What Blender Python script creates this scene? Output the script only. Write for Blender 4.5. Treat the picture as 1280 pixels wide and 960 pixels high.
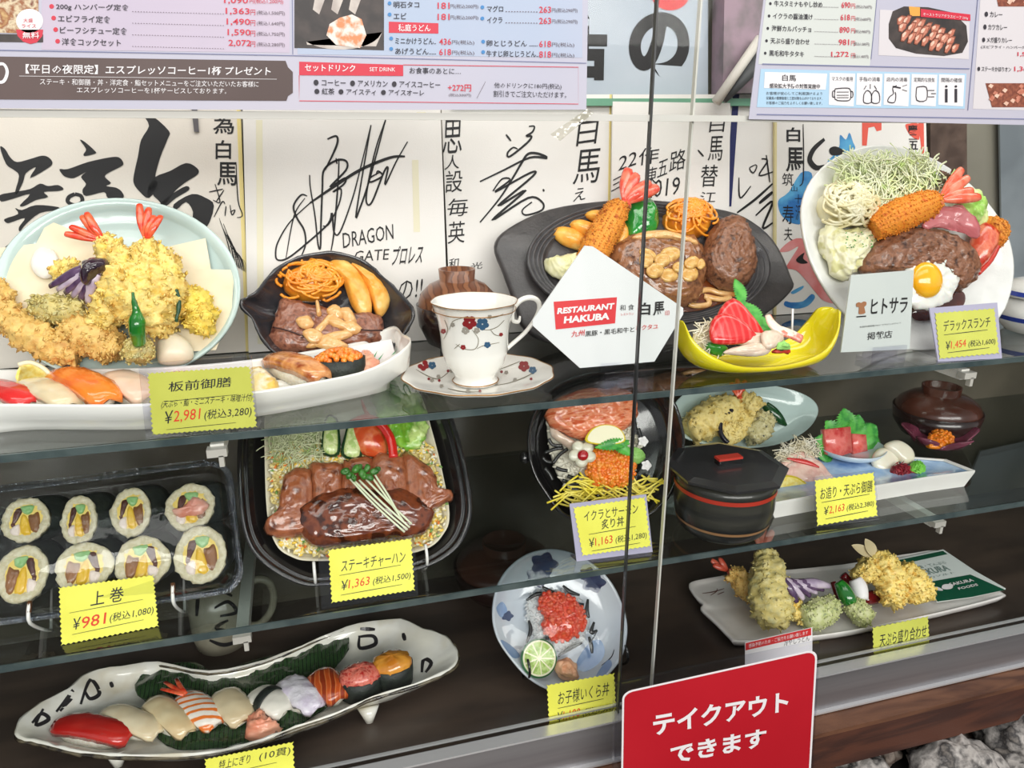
import bpy, bmesh, math, random
from mathutils import Vector, Matrix, noise
from mathutils.bvhtree import BVHTree
for _o in list(bpy.data.objects): bpy.data.objects.remove(_o)
C = bpy.context.scene.collection
sc = bpy.context.scene
# ---------------------------------------------------------------- camera, world, lights, exposure
EYE = 1.40; FPX = 930.0; PITCH = math.radians(18.3); YAW = math.radians(15.8)
cam = bpy.data.cameras.new('camera'); cam.sensor_width = 36; cam.lens = FPX/1280*36; cam.clip_start = .02
co = bpy.data.objects.new('camera', cam); C.objects.link(co); sc.camera = co
co.location = (0, 0, EYE); co.rotation_euler = (math.pi/2-PITCH, 0, -YAW)
w = bpy.data.worlds.new('world'); sc.world = w; w.use_nodes = True
w.node_tree.nodes['Background'].inputs[0].default_value = (.93, .96, 1, 1)
w.node_tree.nodes['Background'].inputs[1].default_value = .5
def area(name, loc, size, power, rot=(0,0,0), col=(1,1,1)):
    l = bpy.data.lights.new(name, 'AREA'); l.shape = 'RECTANGLE'; l.size, l.size_y = size; l.energy = power; l.color = col
    o = bpy.data.objects.new(name, l); o.location = loc; o.rotation_euler = rot; C.objects.link(o); return o
area('case_light', (.3, .66, EYE+.30), (1.9, .12), 2.8, (math.radians(12), 0, 0), (1, .97, .92))
area('hall_light', (.2, -.15, EYE+1.1), (2.2, .5), 9, (math.radians(38), 0, 0), (1, .98, .95))
area('shelf_fill_light', (.2, -1.9, EYE+.75), (3.2, .8), 70, (math.radians(66), 0, 0), (1, .98, .95))  # added soft fill from the front, brightens the lower shelves
sc.view_settings.view_transform = 'Standard'; sc.view_settings.look = 'None'
sc.view_settings.exposure = 0.0; sc.cycles.transparent_max_bounces = 40; sc.cycles.max_bounces = 8; sc.view_settings.gamma = 1; sc.view_settings.use_curve_mapping = False
# ---------------------------------------------------------------- pixel rays and frames
CAM = Vector((0, 0, EYE))
FW = Vector((math.sin(YAW)*math.cos(PITCH), math.cos(YAW)*math.cos(PITCH), -math.sin(PITCH)))
RT = Vector((math.cos(YAW), -math.sin(YAW), 0)); UP = RT.cross(FW)
def ray(px, py): return FW + RT*((px-640)/FPX) + UP*((480-py)/FPX)
X3, Y3, Z3 = Vector((1,0,0)), Vector((0,1,0)), Vector((0,0,1))
class Fr:                                   # a real plane in the case: origin, right, up-in-plane, normal
    def __init__(s, o, x, y):
        x = Vector(x).normalized(); z = x.cross(Vector(y)).normalized(); y = z.cross(x)
        s.M = Matrix(((x.x,y.x,z.x,o[0]),(x.y,y.y,z.y,o[1]),(x.z,y.z,z.z,o[2]),(0,0,0,1))); s.I = s.M.inverted()
    def at(s, px, py, h=0.):
        c = s.I @ CAM; d = s.I.to_3x3() @ ray(px, py)
        return c + d*((h-c.z)/d.z)
    def poly(s, pts, h=0.): return [s.at(p[0], p[1], h) for p in pts]
def flat(z): return Fr((0, 0, EYE+z), X3, Y3)
def lean(y0, z0, beta, yaw=0., x0=0.):      # plane standing at (x0,y0,z0), leaned back by beta degrees
    b = math.radians(beta); a = math.radians(yaw); x = Vector((math.cos(a), math.sin(a), 0)); n = Vector((-math.sin(a), math.cos(a), 0))
    return Fr((x0, y0, EYE+z0), x, Z3*math.cos(b)+n*math.sin(b))
def ell(cx, cy, rx, ry, rot=0, n=40):
    r = math.radians(rot); return [(cx+rx*math.cos(t)*math.cos(r)-ry*math.sin(t)*math.sin(r), cy-rx*math.cos(t)*math.sin(r)-ry*math.sin(t)*math.cos(r)) for t in [2*math.pi*i/n for i in range(n)]]
def cr(pts, n=6, closed=False, tension=.5):  # Catmull-Rom smoothing of any tuple points
    P = [Vector([*p]) for p in pts]; N = len(P); out = []
    for i in range(N if closed else N-1):
        a, b, c, d = (P[(i-1)%N], P[i], P[(i+1)%N], P[(i+2)%N]) if closed else (P[max(i-1,0)], P[i], P[i+1], P[min(i+2,N-1)])
        for k in range(n):
            t = k/n; out.append(.5*((2*b)+(c-a)*t+(2*a-5*b+4*c-d)*t*t+(3*b-a-3*c+d)*t**3))
    if not closed: out.append(P[-1])
    return out
def crop(ox, oy, s, pts): return [(ox+p[0]/s, oy+p[1]/s) for p in pts]
# ---------------------------------------------------------------- mesh builder
def nz(v, f, s=0, o=3): return noise.fractal(Vector((v[0]*f+s*7.3, v[1]*f-s*3.1, v[2]*f+s*1.7)), .6, 2.1, o)
class MB:
    def __init__(s): s.v = []; s.f = []; s.m = []; s.i = 0
    def add(s, vs, fs, m=None):
        b = len(s.v); s.v += [Vector((q[0], q[1], q[2])) for q in vs]; s.f += [tuple(b+i for i in f) for f in fs]; s.m += [s.i if m is None else m]*len(fs); return s
    def box(s, c, d, rot=0, m=None, M=None):
        vs = [Vector((x*d[0]/2, y*d[1]/2, z*d[2]/2)) for z in (-1,1) for y in (-1,1) for x in (-1,1)]
        R = M or Matrix.Rotation(rot, 3, 'Z'); vs = [R @ v+Vector(c) for v in vs]
        return s.add(vs, [(0,2,3,1),(4,5,7,6),(0,1,5,4),(2,6,7,3),(0,4,6,2),(1,3,7,5)], m)
    def rings(s, R, close0=True, close1=True, m=None):
        n = len(R[0]); vs = [p for r in R for p in r]; fs = []
        for k in range(len(R)-1):
            for i in range(n): j = (i+1)%n; fs.append((k*n+i, k*n+j, (k+1)*n+j, (k+1)*n+i))
        for e, cl in ((0, close0), (len(R)-1, close1)):
            if cl:
                c = sum((Vector(p) for p in R[e]), Vector((0,0,0)))/n; vs.append(c); ci = len(vs)-1
                for i in range(n): j = (i+1)%n; fs.append((e*n+j, e*n+i, ci) if e == 0 else (e*n+i, e*n+j, ci))
        return s.add(vs, fs, m)
    def loft(s, out, levels, cap=(True, True), m=None, cen=None):
        c = cen or sum((Vector((p[0],p[1])) for p in out), Vector((0,0)))/len(out)
        R = [[Vector((c[0]+(p[0]-c[0])*L[0], c[1]+(p[1]-c[1])*L[0], L[1])) for p in out] for L in levels]
        return s.rings(R, cap[0], cap[1], m)
    def prism(s, out, z0, z1, m=None, inset=0.):
        L = [(1,z0),(1,z1)] if not inset else [(1-inset,z0),(1,z0+(z1-z0)*.25),(1,z0+(z1-z0)*.75),(1-inset,z1)]
        if inset: return s.loft(out, L, m=m)
        n = len(out); vs = [(p[0],p[1],z) for z in (z0,z1) for p in out]
        return s.add(vs, [tuple(range(n))[::-1], tuple(range(n,2*n))]+[(i,(i+1)%n,n+(i+1)%n,n+i) for i in range(n)], m)
    def pillow(s, out, z0, h, rings=7, p=.7, m=None, cen=None):
        q_ = 2+(.7-p)*9; S = [1,.985,.95]+[.95*(1-k/rings) for k in range(1,rings)]+[.02]
        L = [(.93,z0)]+[(s_, z0+h*(.18+.82*math.sqrt(max(0,1-s_**q_)))) for s_ in S]
        return s.loft(out, L, m=m, cen=cen)
    def tube(s, pts, r, seg=8, flatten=1., m=None, n=0, up=None):
        P = [Vector(p) for p in pts]; rr = list(r) if hasattr(r, '__len__') else [r]*len(P)
        if n:
            Q = cr([(*p, q) for p, q in zip(P, rr)], n); P = [Vector(q[:3]) for q in Q]; rr = [max(q[3], 1e-5) for q in Q]
        R = []; prev = Vector(up) if up else None
        for i, p in enumerate(P):
            t = (P[min(i+1,len(P)-1)]-P[max(i-1,0)]); t = t.normalized() if t.length > 1e-9 else Vector((0,0,1))
            if prev is None: prev = Vector((0,0,1)) if abs(t.z) < .9 else Vector((1,0,0))
            a = (prev-t*prev.dot(t)); a = a.normalized() if a.length > 1e-6 else t.orthogonal().normalized(); prev = a; b = t.cross(a)
            R.append([p+a*(math.cos(q)*rr[i]*flatten)+b*(math.sin(q)*rr[i]) for q in [2*math.pi*k/seg for k in range(seg)]])
        return s.rings(R, m=m)
    def lathe(s, c, prof, seg=48, sx=1., sy=1., cap=(False, False), m=None, wav=0., nw=0, rot=0.):
        mr = max(p[0] for p in prof)
        return s.rings([[Vector((c[0]+r*sx*math.cos(t+rot)*(1+wav*math.cos(nw*t)*r/mr), c[1]+r*sy*math.sin(t+rot)*(1+wav*math.cos(nw*t)*r/mr), c[2]+z)) for t in [2*math.pi*i/seg for i in range(seg)]] for r, z in prof], cap[0], cap[1], m)
    def blob(s, c, r, seg=20, rot=0., m=None, sq=1.):
        R = []; k = seg//2
        for i in range(1, k):
            a = math.pi*i/k-math.pi/2; ca, sa = math.cos(a)**sq, math.sin(a); R.append([Vector((r[0]*ca*math.cos(t), r[1]*ca*math.sin(t), r[2]*sa)) for t in [2*math.pi*j/seg for j in range(seg)]])
        M = Matrix.Rotation(rot, 3, 'Z'); R = [[M @ p+Vector(c) for p in q] for q in R]
        vs = [p for q in R for p in q]; n = seg; fs = [(a*n+i, a*n+(i+1)%n, (a+1)*n+(i+1)%n, (a+1)*n+i) for a in range(len(R)-1) for i in range(n)]
        vs += [Vector(c)-Vector((0,0,r[2])), Vector(c)+Vector((0,0,r[2]))]; e = len(R)-1
        fs += [((i+1)%n, i, len(vs)-2) for i in range(n)]+[(e*n+i, e*n+(i+1)%n, len(vs)-1) for i in range(n)]
        return s.add(vs, fs, m)
    def ico(s, c, r, rnd=None, m=None):
        g = (1+5**.5)/2; V = [(-1,g,0),(1,g,0),(-1,-g,0),(1,-g,0),(0,-1,g),(0,1,g),(0,-1,-g),(0,1,-g),(g,0,-1),(g,0,1),(-g,0,-1),(-g,0,1)]
        F = [(0,11,5),(0,5,1),(0,1,7),(0,7,10),(0,10,11),(1,5,9),(5,11,4),(11,10,2),(10,7,6),(7,1,8),(3,9,4),(3,4,2),(3,2,6),(3,6,8),(3,8,9),(4,9,5),(2,4,11),(6,2,10),(8,6,7),(9,8,1)]
        q = r/1.902; return s.add([(c[0]+x*q, c[1]+y*q, c[2]+z*q) for x, y, z in V], F, m)
    def strip(s, pts, wd, h=0., m=None):          # flat stroke with varying width; 2-D points
        P = [Vector((p[0], p[1])) for p in pts]; L = []; Rr = []
        for i, p in enumerate(P):
            t = P[min(i+1,len(P)-1)]-P[max(i-1,0)]; t = t.normalized() if t.length > 1e-9 else Vector((1,0)); n = Vector((-t.y, t.x))*(wd[i] if hasattr(wd,'__len__') else wd)/2
            L.append((*(p+n), h)); Rr.append((*(p-n), h))
        k = len(P); return s.add(L+Rr, [(i, k+i, k+i+1, i+1) for i in range(k-1)], m)
def new_mesh(name, mb, mats, o=Vector((0,0,0)), smooth=True, disp=None, crumbs=None):
    me = bpy.data.meshes.new(name); vs = [v-o for v in mb.v]
    me.from_pydata(vs, [], mb.f)
    for m in (mats if isinstance(mats, (list, tuple)) else [mats]): me.materials.append(m)
    me.polygons.foreach_set('material_index', mb.m); me.polygons.foreach_set('use_smooth', [bool(smooth)]*len(mb.f)); me.update()
    if disp or crumbs:
        bm = bmesh.new(); bm.from_mesh(me); bmesh.ops.recalc_face_normals(bm, faces=bm.faces); bm.to_mesh(me); bm.free()
    if disp:
        nn = [v.normal.copy() for v in me.vertices]; amp, fq, sd = disp[:3]
        for v, n in zip(me.vertices, nn):
            d = amp*nz(v.co, fq, sd, 4)
            if len(disp) > 3: d += disp[3]*nz(v.co, disp[4], sd+5, 2)
            v.co = v.co+n*d
        me.update()
    if crumbs:
        rnd = random.Random(crumbs[2]); N = len(me.vertices); nn = [(v.co.copy(), v.normal.copy()) for v in me.vertices]; b = MB()
        for _ in range(crumbs[0]):
            c, n = nn[rnd.randrange(N)]; sz = crumbs[1]*rnd.uniform(.5, 1.5); c = c+n*sz*.2
            d = Vector((rnd.gauss(0,1), rnd.gauss(0,1), rnd.gauss(0,1))).normalized(); d = (d-n*d.dot(n)*.55+n*.12).normalized(); a = d.orthogonal().normalized(); q = d.cross(a)
            el = rnd.uniform(.6, 1.3) if len(crumbs) < 4 else crumbs[3]*rnd.uniform(.6, 1.4)
            b.add([c-d*sz*el, c+a*sz*.5, c+q*sz*.5, c-(a+q)*sz*.35, c+d*sz*el], [(0,2,1),(0,3,2),(0,1,3),(4,1,2),(4,2,3),(4,3,1)])
        me2 = me; vs = [v.co.copy() for v in me2.vertices]; fs = [tuple(p.vertices) for p in me2.polygons]; mi = [p.material_index for p in me2.polygons]; k = len(vs)
        me = bpy.data.meshes.new(name); me.from_pydata(vs+b.v, [], fs+[tuple(i+k for i in f) for f in b.f])
        for m in me2.materials: me.materials.append(m)
        me.polygons.foreach_set('material_index', mi+[0]*len(b.f)); me.polygons.foreach_set('use_smooth', [bool(smooth)]*len(me.polygons)); me.update(); bpy.data.meshes.remove(me2)
    return me
def islands(mb):                                                                # connected pieces of a builder
    p = list(range(len(mb.v)))
    def f(x):
        while p[x] != x: p[x] = p[p[x]]; x = p[x]
        return x
    for fc in mb.f:
        a = f(fc[0])
        for b in fc[1:]: p[f(b)] = a
    G = {}
    for fc, mi in zip(mb.f, mb.m): G.setdefault(f(fc[0]), []).append((fc, mi))
    return list(G.values())
def pieces(mb, lo=2, hi=10):
    G = islands(mb)
    if not lo <= len(G) <= hi: return [mb], len(G)
    out = []
    for g_ in G:
        n = MB(); ix = {}
        for fc, mi in g_:
            for i in fc:
                if i not in ix: ix[i] = len(n.v); n.v.append(mb.v[i])
            n.f.append(tuple(ix[i] for i in fc)); n.m.append(mi)
        out.append(n)
    return out, len(G)
def tag(o, label=None, cat=None, group=None, kind=None):
    for k, v in (('label', label), ('category', cat), ('group', group), ('kind', kind)):
        if v: o[k] = v
    return o
def one(name, label, cat, fr, mb, mat, group=None, kind=None, o=None, **kw):   # a thing that is a single mesh
    if o is None:
        n = len(mb.v); o = Vector((sum(v.x for v in mb.v)/n, sum(v.y for v in mb.v)/n, min(v.z for v in mb.v)))
    L, k = ([mb], 1) if kind == 'stuff' else pieces(mb)
    if k > 1 and len(L) > 1:
        t = T(name, label, cat, fr, o, group); pn = {'shiso_leaf':'leaf','red_leaf_lettuce':'leaf','red_leaf_cup':'leaf','blossom':'petal'}.get(name, 'piece')
        for q in L: c = bpy.data.objects.new(pn, new_mesh(pn, q, mat, t.o, **kw)); C.objects.link(c); c.parent = t.e
        return t.e
    ob = bpy.data.objects.new(name, new_mesh(name, mb, mat, o, **kw)); C.objects.link(ob); ob.matrix_world = fr.M @ Matrix.Translation(o)
    ob_o[ob.name] = (o, fr)
    return tag(ob, label, cat, group, kind)
ob_o = {}
class T:                                                                        # an Empty with parts
    def __init__(s, name, label, cat, fr, o, group=None):
        s.fr = fr; s.o = Vector((o[0], o[1], o[2] if len(o) > 2 else 0)); s.e = bpy.data.objects.new(name, None); s.e.empty_display_size = .01; C.objects.link(s.e)
        s.e.matrix_world = fr.M @ Matrix.Translation(s.o); tag(s.e, label, cat, group)
    def part(s, name, mb, mat, label=None, parent=None, kind=None, fr=None, **kw):
        if fr is not None:                                                     # geometry given in another frame
            K = s.fr.I @ fr.M; mb.v = [K @ v for v in mb.v]
        L, n = pieces(mb); first = None
        if n > 10 and 'lettering' not in name: kind = kind or 'stuff'
        for q in L:
            ob = bpy.data.objects.new(name, new_mesh(name, q, mat, s.o, **kw)); C.objects.link(ob); ob.parent = parent or s.e; tag(ob, label, None, None, kind); first = first or ob
        return first
def part_of(ob, name, mb, mat, label=None, **kw):                               # part of a one()-thing, same frame
    o, fr = ob_o[ob.name]
    for q in pieces(mb)[0]: c = bpy.data.objects.new(name, new_mesh(name, q, mat, o, **kw)); C.objects.link(c); c.parent = ob; tag(c, label)
    return c
def struct(name, mb, mat, parent=None, fr=None, **kw):
    ob = bpy.data.objects.new(name, new_mesh(name, mb, mat, smooth=kw.pop('smooth', False), **kw)); C.objects.link(ob)
    if parent: ob.parent = parent
    else: ob['kind'] = 'structure'
    if fr: ob.matrix_world = fr.M
    return ob
W0 = Fr((0,0,EYE), X3, Y3)
# ---------------------------------------------------------------- materials
def mat(name, col, col2=None, sc_=60, rough=.5, bump=0., bs=200, metal=0., sss=0., coat=0., trans=0., ramp=(.4,.6), spec=.5, kind='noise', detail=4, distort=0., stretch=None, ior=None, emit=None):
    m = bpy.data.materials.new(name); m.use_nodes = True; nt = m.node_tree; b = nt.nodes['Principled BSDF']; N = nt.nodes.new; L = nt.links.new
    def lin(c): return tuple(((x/255)/12.92 if x/255 < .04045 else ((x/255+.055)/1.055)**2.4) for x in c)+(1,)
    b.inputs['Base Color'].default_value = lin(col); b.inputs['Roughness'].default_value = rough; b.inputs['Metallic'].default_value = metal
    b.inputs['Specular IOR Level'].default_value = spec; b.inputs['Coat Weight'].default_value = coat; b.inputs['Coat Roughness'].default_value = .08
    b.inputs['Transmission Weight'].default_value = trans
    if ior: b.inputs['IOR'].default_value = ior
    if sss: b.inputs['Subsurface Weight'].default_value = sss; b.inputs['Subsurface Radius'].default_value = (.006, .003, .002); b.inputs['Subsurface Scale'].default_value = 1
    tc = N('ShaderNodeTexCoord'); src = tc.outputs['Object']
    if stretch:
        mp = N('ShaderNodeMapping'); mp.inputs['Scale'].default_value = stretch; L(src, mp.inputs[0]); src = mp.outputs[0]
    if col2:
        cols = [col, col2] if not isinstance(col2, list) else [col]+col2
        if kind in ('wave', 'wave_y'):
            n = N('ShaderNodeTexWave'); n.bands_direction = 'Y' if kind == 'wave_y' else 'X'; n.inputs['Distortion'].default_value = distort; n.inputs['Detail'].default_value = 2
        elif kind == 'voro': n = N('ShaderNodeTexVoronoi')
        else: n = N('ShaderNodeTexNoise'); n.inputs['Detail'].default_value = detail; n.inputs['Distortion'].default_value = distort
        n.inputs['Scale'].default_value = sc_; L(src, n.inputs['Vector']); r = N('ShaderNodeValToRGB'); L(n.outputs[0], r.inputs[0])
        e = r.color_ramp.elements; e[0].position = ramp[0]; e[1].position = ramp[1]; e[0].color = lin(cols[0]); e[1].color = lin(cols[-1])
        for i, c in enumerate(cols[1:-1]): x = e.new(ramp[0]+(ramp[1]-ramp[0])*(i+1)/(len(cols)-1)); x.color = lin(c)
        L(r.outputs[0], b.inputs['Base Color'])
    if bump:
        n2 = N('ShaderNodeTexNoise'); n2.inputs['Scale'].default_value = bs; n2.inputs['Detail'].default_value = 3; L(src, n2.inputs['Vector'])
        bp = N('ShaderNodeBump'); bp.inputs['Strength'].default_value = bump; bp.inputs['Distance'].default_value = .001; L(n2.outputs[0], bp.inputs['Height']); L(bp.outputs[0], b.inputs['Normal'])
    if emit: b.inputs['Emission Color'].default_value = lin(col); b.inputs['Emission Strength'].default_value = emit
    return m
def clear(name, tint=(1,1,1), refl=1., rough=.02, ior=1.45, bump=0., bs=60):
    m = bpy.data.materials.new(name); m.use_nodes = True; nt = m.node_tree; nt.nodes.clear(); N = nt.nodes.new; L = nt.links.new
    o = N('ShaderNodeOutputMaterial'); mx = N('ShaderNodeMixShader'); t = N('ShaderNodeBsdfTransparent'); g = N('ShaderNodeBsdfGlossy'); f = N('ShaderNodeFresnel'); k = N('ShaderNodeMath'); k.operation = 'MULTIPLY'
    t.inputs[0].default_value = (*tint, 1); g.inputs['Roughness'].default_value = rough; gm = N('ShaderNodeNewGeometry'); io = N('ShaderNodeMix'); io.inputs[2].default_value = ior; io.inputs[3].default_value = 1/ior; L(gm.outputs['Backfacing'], io.inputs[0]); L(io.outputs[0], f.inputs[0]); k.inputs[1].default_value = refl; k.use_clamp = True
    L(f.outputs[0], k.inputs[0]); L(k.outputs[0], mx.inputs[0]); L(t.outputs[0], mx.inputs[1]); L(g.outputs[0], mx.inputs[2]); L(mx.outputs[0], o.inputs[0])
    if bump:
        tc = N('ShaderNodeTexCoord'); n = N('ShaderNodeTexNoise'); n.inputs['Scale'].default_value = bs; n.inputs['Detail'].default_value = 1.5; b = N('ShaderNodeBump'); b.inputs['Strength'].default_value = bump; b.inputs['Distance'].default_value = .002
        L(tc.outputs['Object'], n.inputs['Vector']); L(n.outputs[0], b.inputs['Height']); L(b.outputs[0], g.inputs['Normal']); L(b.outputs[0], f.inputs['Normal'])
    return m
# ---------------------------------------------------------------- text
_tc = {}
def glyphs(s, bold=0.):
    if (s, bold) not in _tc:
        cu = bpy.data.curves.new('t', 'FONT'); cu.body = s; cu.resolution_u = 6 if len(s) < 3 else 1 if len(s) > 14 else 2; cu.offset = bold
        o = bpy.data.objects.new('t', cu); C.objects.link(o); dg = bpy.context.evaluated_depsgraph_get(); me = bpy.data.meshes.new_from_object(o.evaluated_get(dg))
        vs = [v.co.copy() for v in me.vertices]; fs = [tuple(p.vertices) for p in me.polygons]; bpy.data.objects.remove(o); bpy.data.curves.remove(cu); bpy.data.meshes.remove(me)
        x0 = min((v.x for v in vs), default=0); x1 = max((v.x for v in vs), default=1); y0 = min((v.y for v in vs), default=0); y1 = max((v.y for v in vs), default=1)
        _tc[(s, bold)] = ([((v.x-x0)/max(x1-x0,1e-6), (v.y-y0)/max(y1-y0,1e-6)) for v in vs], fs)
    return _tc[(s, bold)]
def txt(mb, s, fr, bl, br, tl, h=.0005, bold=.0, m=None):     # fit text into a parallelogram given by bottom-left, bottom-right, top-left pixels
    A, B, D = (fr.at(p[0], p[1], h) for p in (bl, br, tl)); vs, fs = glyphs(s, bold)
    mb.add([A+(B-A)*u+(D-A)*v for u, v in vs], fs, m)
def tbox(mb, s, fr, x0, y0, x1, y1, sk=0., sl=0., **k):        # box text: sk = rise over the width, sl = slant in px
    txt(mb, s, fr, (x0, y1), (x1, y1-sk), (x0+sl, y0), **k)
def brush(mb, fr, pts, wpx, h=.0006, n=5, m=None, taper=True):  # pixel poly-line as a pen stroke in a plane
    q = cr(pts, n); k = len(q); u = (fr.at(q[0][0]+1, q[0][1], h)-fr.at(q[0][0], q[0][1], h)).length
    wd = [wpx*u*((.45+.55*math.sin(math.pi*min(max(i/(k-1),.04),.96))**.6) if taper else 1) for i in range(k)]
    mb.strip([fr.at(p[0], p[1], h) for p in q], wd, h, m)
def ink(mb, fr, pts, h=.0006, smooth=3, m=None):                # filled pixel polygon in a plane
    P = [fr.at(p[0], p[1], h) for p in (cr(pts, smooth, True) if smooth else pts)]
    mb.add([(p.x, p.y, h) for p in P], [tuple(range(len(P)))], m)
def surf(ob):
    bpy.context.view_layer.update(); M = ob.matrix_world; me = ob.data
    return BVHTree.FromPolygons([M @ v.co for v in me.vertices], [tuple(p.vertices) for p in me.polygons])
def onto(bvh, px, py, off=.0004):                               # where the sight line through a pixel meets a real surface
    d = ray(px, py).normalized(); h = bvh.ray_cast(CAM, d)
    if h[0] is None: return None
    n = h[1] if h[1].dot(d) < 0 else -h[1]
    return h[0]+n*off
def decal_line(mb, bvh, fr, pts, wpx, n=5):
    q = cr(pts, n); L = []; k = len(q)
    for i, p in enumerate(q):
        t = q[min(i+1,k-1)]-q[max(i-1,0)]; t = t.normalized() if t.length > 0 else Vector((1,0)); nn = Vector((-t.y, t.x))*wpx/2*(.5+.5*math.sin(math.pi*max(.05,min(.95,i/(k-1)))))
        a, b = onto(bvh, *(p+nn)), onto(bvh, *(p-nn)); L.append((a, b) if a and b else None)
    for a, b in zip(L, L[1:]):
        if a and b and (a[0]-b[0]).length < .02: mb.add([fr.I @ v for v in (a[0], a[1], b[1], b[0])], [(0,1,2,3)])
def decal_poly(mb, bvh, fr, cx, cy, pts):
    P = [onto(bvh, *p) for p in pts]; c = onto(bvh, cx, cy, .0006)
    if c is None or any(p is None for p in P): return
    k = len(P); mb.add([fr.I @ p for p in P]+[fr.I @ c], [(i, (i+1)%k, k) for i in range(k)])
# ================================================================ SETTING
S1, S2, S3 = -.233, -.419, -.605
F1, F2, F3 = flat(S1), flat(S2), flat(S3)
m_dark = mat('dark_panel', (46,39,36), (60,50,45), 9, .35, spec=.4)
m_back = mat('back_panel', (70,66,56), (92,86,74), 6, .2, spec=.5)
m_greyw = mat('grey_wall', (150,146,130), (128,124,112), 4, .3)
m_alu = mat('aluminium', (168,166,168), (150,148,150), 8, .38, metal=.75, stretch=(.2,1,6))
m_alu2 = mat('aluminium_bright', (225,225,225), rough=.25, metal=.6)
m_wood = mat('ledge_wood', (116,78,56), (80,50,36), 14, .5, stretch=(.35,2,2), distort=1.5, bump=.2)
m_woodf = mat('ledge_front_wood', (84,48,34), (60,34,26), 14, .6, stretch=(.35,2,2), distort=1.5, bump=.2)
m_glass = clear('pane_glass', (.985,.99,.985), .14)
m_shelf = clear('shelf_glass', (.82,.86,.85), 1.5, ior=1.6)
m_acr = clear('acrylic', (.93,.93,.96), 1.0)
m_plas = clear('thin_plastic', (.94,.95,.96), 1.4, .06, bump=.25, bs=90)
m_edge = mat('glass_edge', (56,70,72), (80,92,92), 30, .2, spec=.8)
m_edged = mat('glass_edge_dark', (45,46,46), rough=.3)
m_edgel = mat('glass_edge_light', (205,203,195), rough=.25)
m_tile = mat('floor_tile', (120,112,104), (98,92,86), 3, .5)
m_white = mat('white_enamel', (235,232,225), rough=.35)
m_black = mat('black_plastic', (22,21,22), rough=.35)
m_ink = mat('black_ink', (22,20,22), rough=.6)
m_red = mat('red_ink', (205,38,40), rough=.6)
XL, XR, YG, YB = -.75, 1.45, .596, .93
fl = struct('floor', MB().box((.3,-1,0), (30,30,.02)), m_tile)
struct('wall_back', MB().box((.35,YB+.012,EYE+.15), (XR-XL,.02,.77)), m_greyw)
struct('wall_left', MB().box((XL-.01,.76,EYE-.1), (.02,.36,1.3)), m_dark)
struct('wall_right', MB().box((XR+.01,.76,EYE-.1), (.02,.36,1.3)), m_dark)
struct('trim_1', MB().box((.35,YB+.01,EYE+(S1+S3)/2-.01), (XR-XL,.022,S1-S3-.0)), m_back)
struct('ceiling', MB().box((.35,.77,EYE+.42), (XR-XL,.36,.02)), m_white)
struct('trim_2', MB().box((.35,.77,EYE+S3-.012), (XR-XL,.36,.024)), mat('deck_laminate', (58,49,44), (74,62,54), 12, .28, stretch=(.5,2,2)))
tr = struct('trim_3', MB().box((.35,YG-.004,EYE-.614), (XR-XL,.012,.052)), m_alu)
struct('track', MB().box((.35,YG-.006,EYE-.5885), (XR-XL,.014,.0022)), m_alu2, tr)
struct('track', MB().box((.35,YG+.008,EYE-.5865), (XR-XL,.003,.0022)), m_alu2, tr)
struct('track', MB().box((.35,YG-.012,EYE-.6405), (XR-XL,.006,.0022)), m_alu2, tr)
g = W0.at; Fv = lean(.575, -1.4, 0)
lg = struct('trim_4', MB().box((.35,YG-.014,EYE-.649), (XR-XL,.05,.012)), m_wood)
struct('ledge_front', MB().box((.35,YG-.034,EYE-.674), (XR-XL,.010,.050)), m_woodf, lg)
struct('wall_front', MB().box((.35,.80,(EYE-.63)/2), (XR-XL,.22,EYE-.63)), m_dark)
struct('trim_5', MB().box((.35,.595,EYE+.0155), (XR-XL,.006,.005)), m_edgel)
def shelf(name, z, y0, y1, label):
    t = T(name, label, 'shelf', W0, (.35,(y0+y1)/2,z-.003))
    t.part('glass_sheet', MB().box((.35,(y0+y1)/2+.002,z-.003), (XR-XL-.01,y1-y0-.004,.006)), m_shelf, smooth=False)
    t.part('front_edge', MB().box((.35,y0+.001,z-.003), (XR-XL-.01,.002,.0062)), m_edge, smooth=False)
    return t
W0 = Fr((0,0,EYE), X3, Y3)
shelf('glass_shelf', S1, .616, YB-.002, 'upper glass shelf carrying the teacup, the sizzling plate and the signs')
shelf('glass_shelf', S2, .612, YB-.002, 'lower glass shelf carrying the black bento box and the rolls in a clear pack')
# brackets under the shelves
def bracket(x, z, y0, label):
    t = T('shelf_bracket', label, 'bracket', W0, (x, YB-.01, z), 'white shelf brackets')
    t.part('arm', MB().box((x,(y0+YB)/2,z-.013), (.011,YB-y0,.012)), m_white, smooth=False)
    t.part('end_clip', MB().box((x,y0-.003,z-.0125), (.016,.010,.007)).box((x+.003,y0-.005,z-.020), (.004,.006,.010)), mat('clip', (190,186,178), rough=.3), smooth=False)
for x, z, y0, lb in ((-.082,S2-.006,.628,'white bracket under the lower shelf, right of the roll pack'), (.706,S2-.006,.628,'white bracket under the lower shelf, below the long sashimi plate'),
                     (-.082,S1-.006,.628,'white bracket under the upper shelf, behind the front set meal price card'), (.706,S1-.006,.628,'white bracket under the upper shelf, right of the paper guide sign')):
    bracket(x, z, y0, lb)
# sliding glass panes
for nm, x0, x1, y, ex, em in (('window_1', XL, .327, .600, .3275, m_edgel), ('window_2', .286, XR, .5925, .2855, m_edged)):
    p = struct(nm, MB().box(((x0+x1)/2,y,EYE-.085), (x1-x0,.004,1.0)), m_glass)
    struct('pane_edge', MB().box((ex,y,EYE-.085), (.0015,.005,1.0)), em, p)
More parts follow.
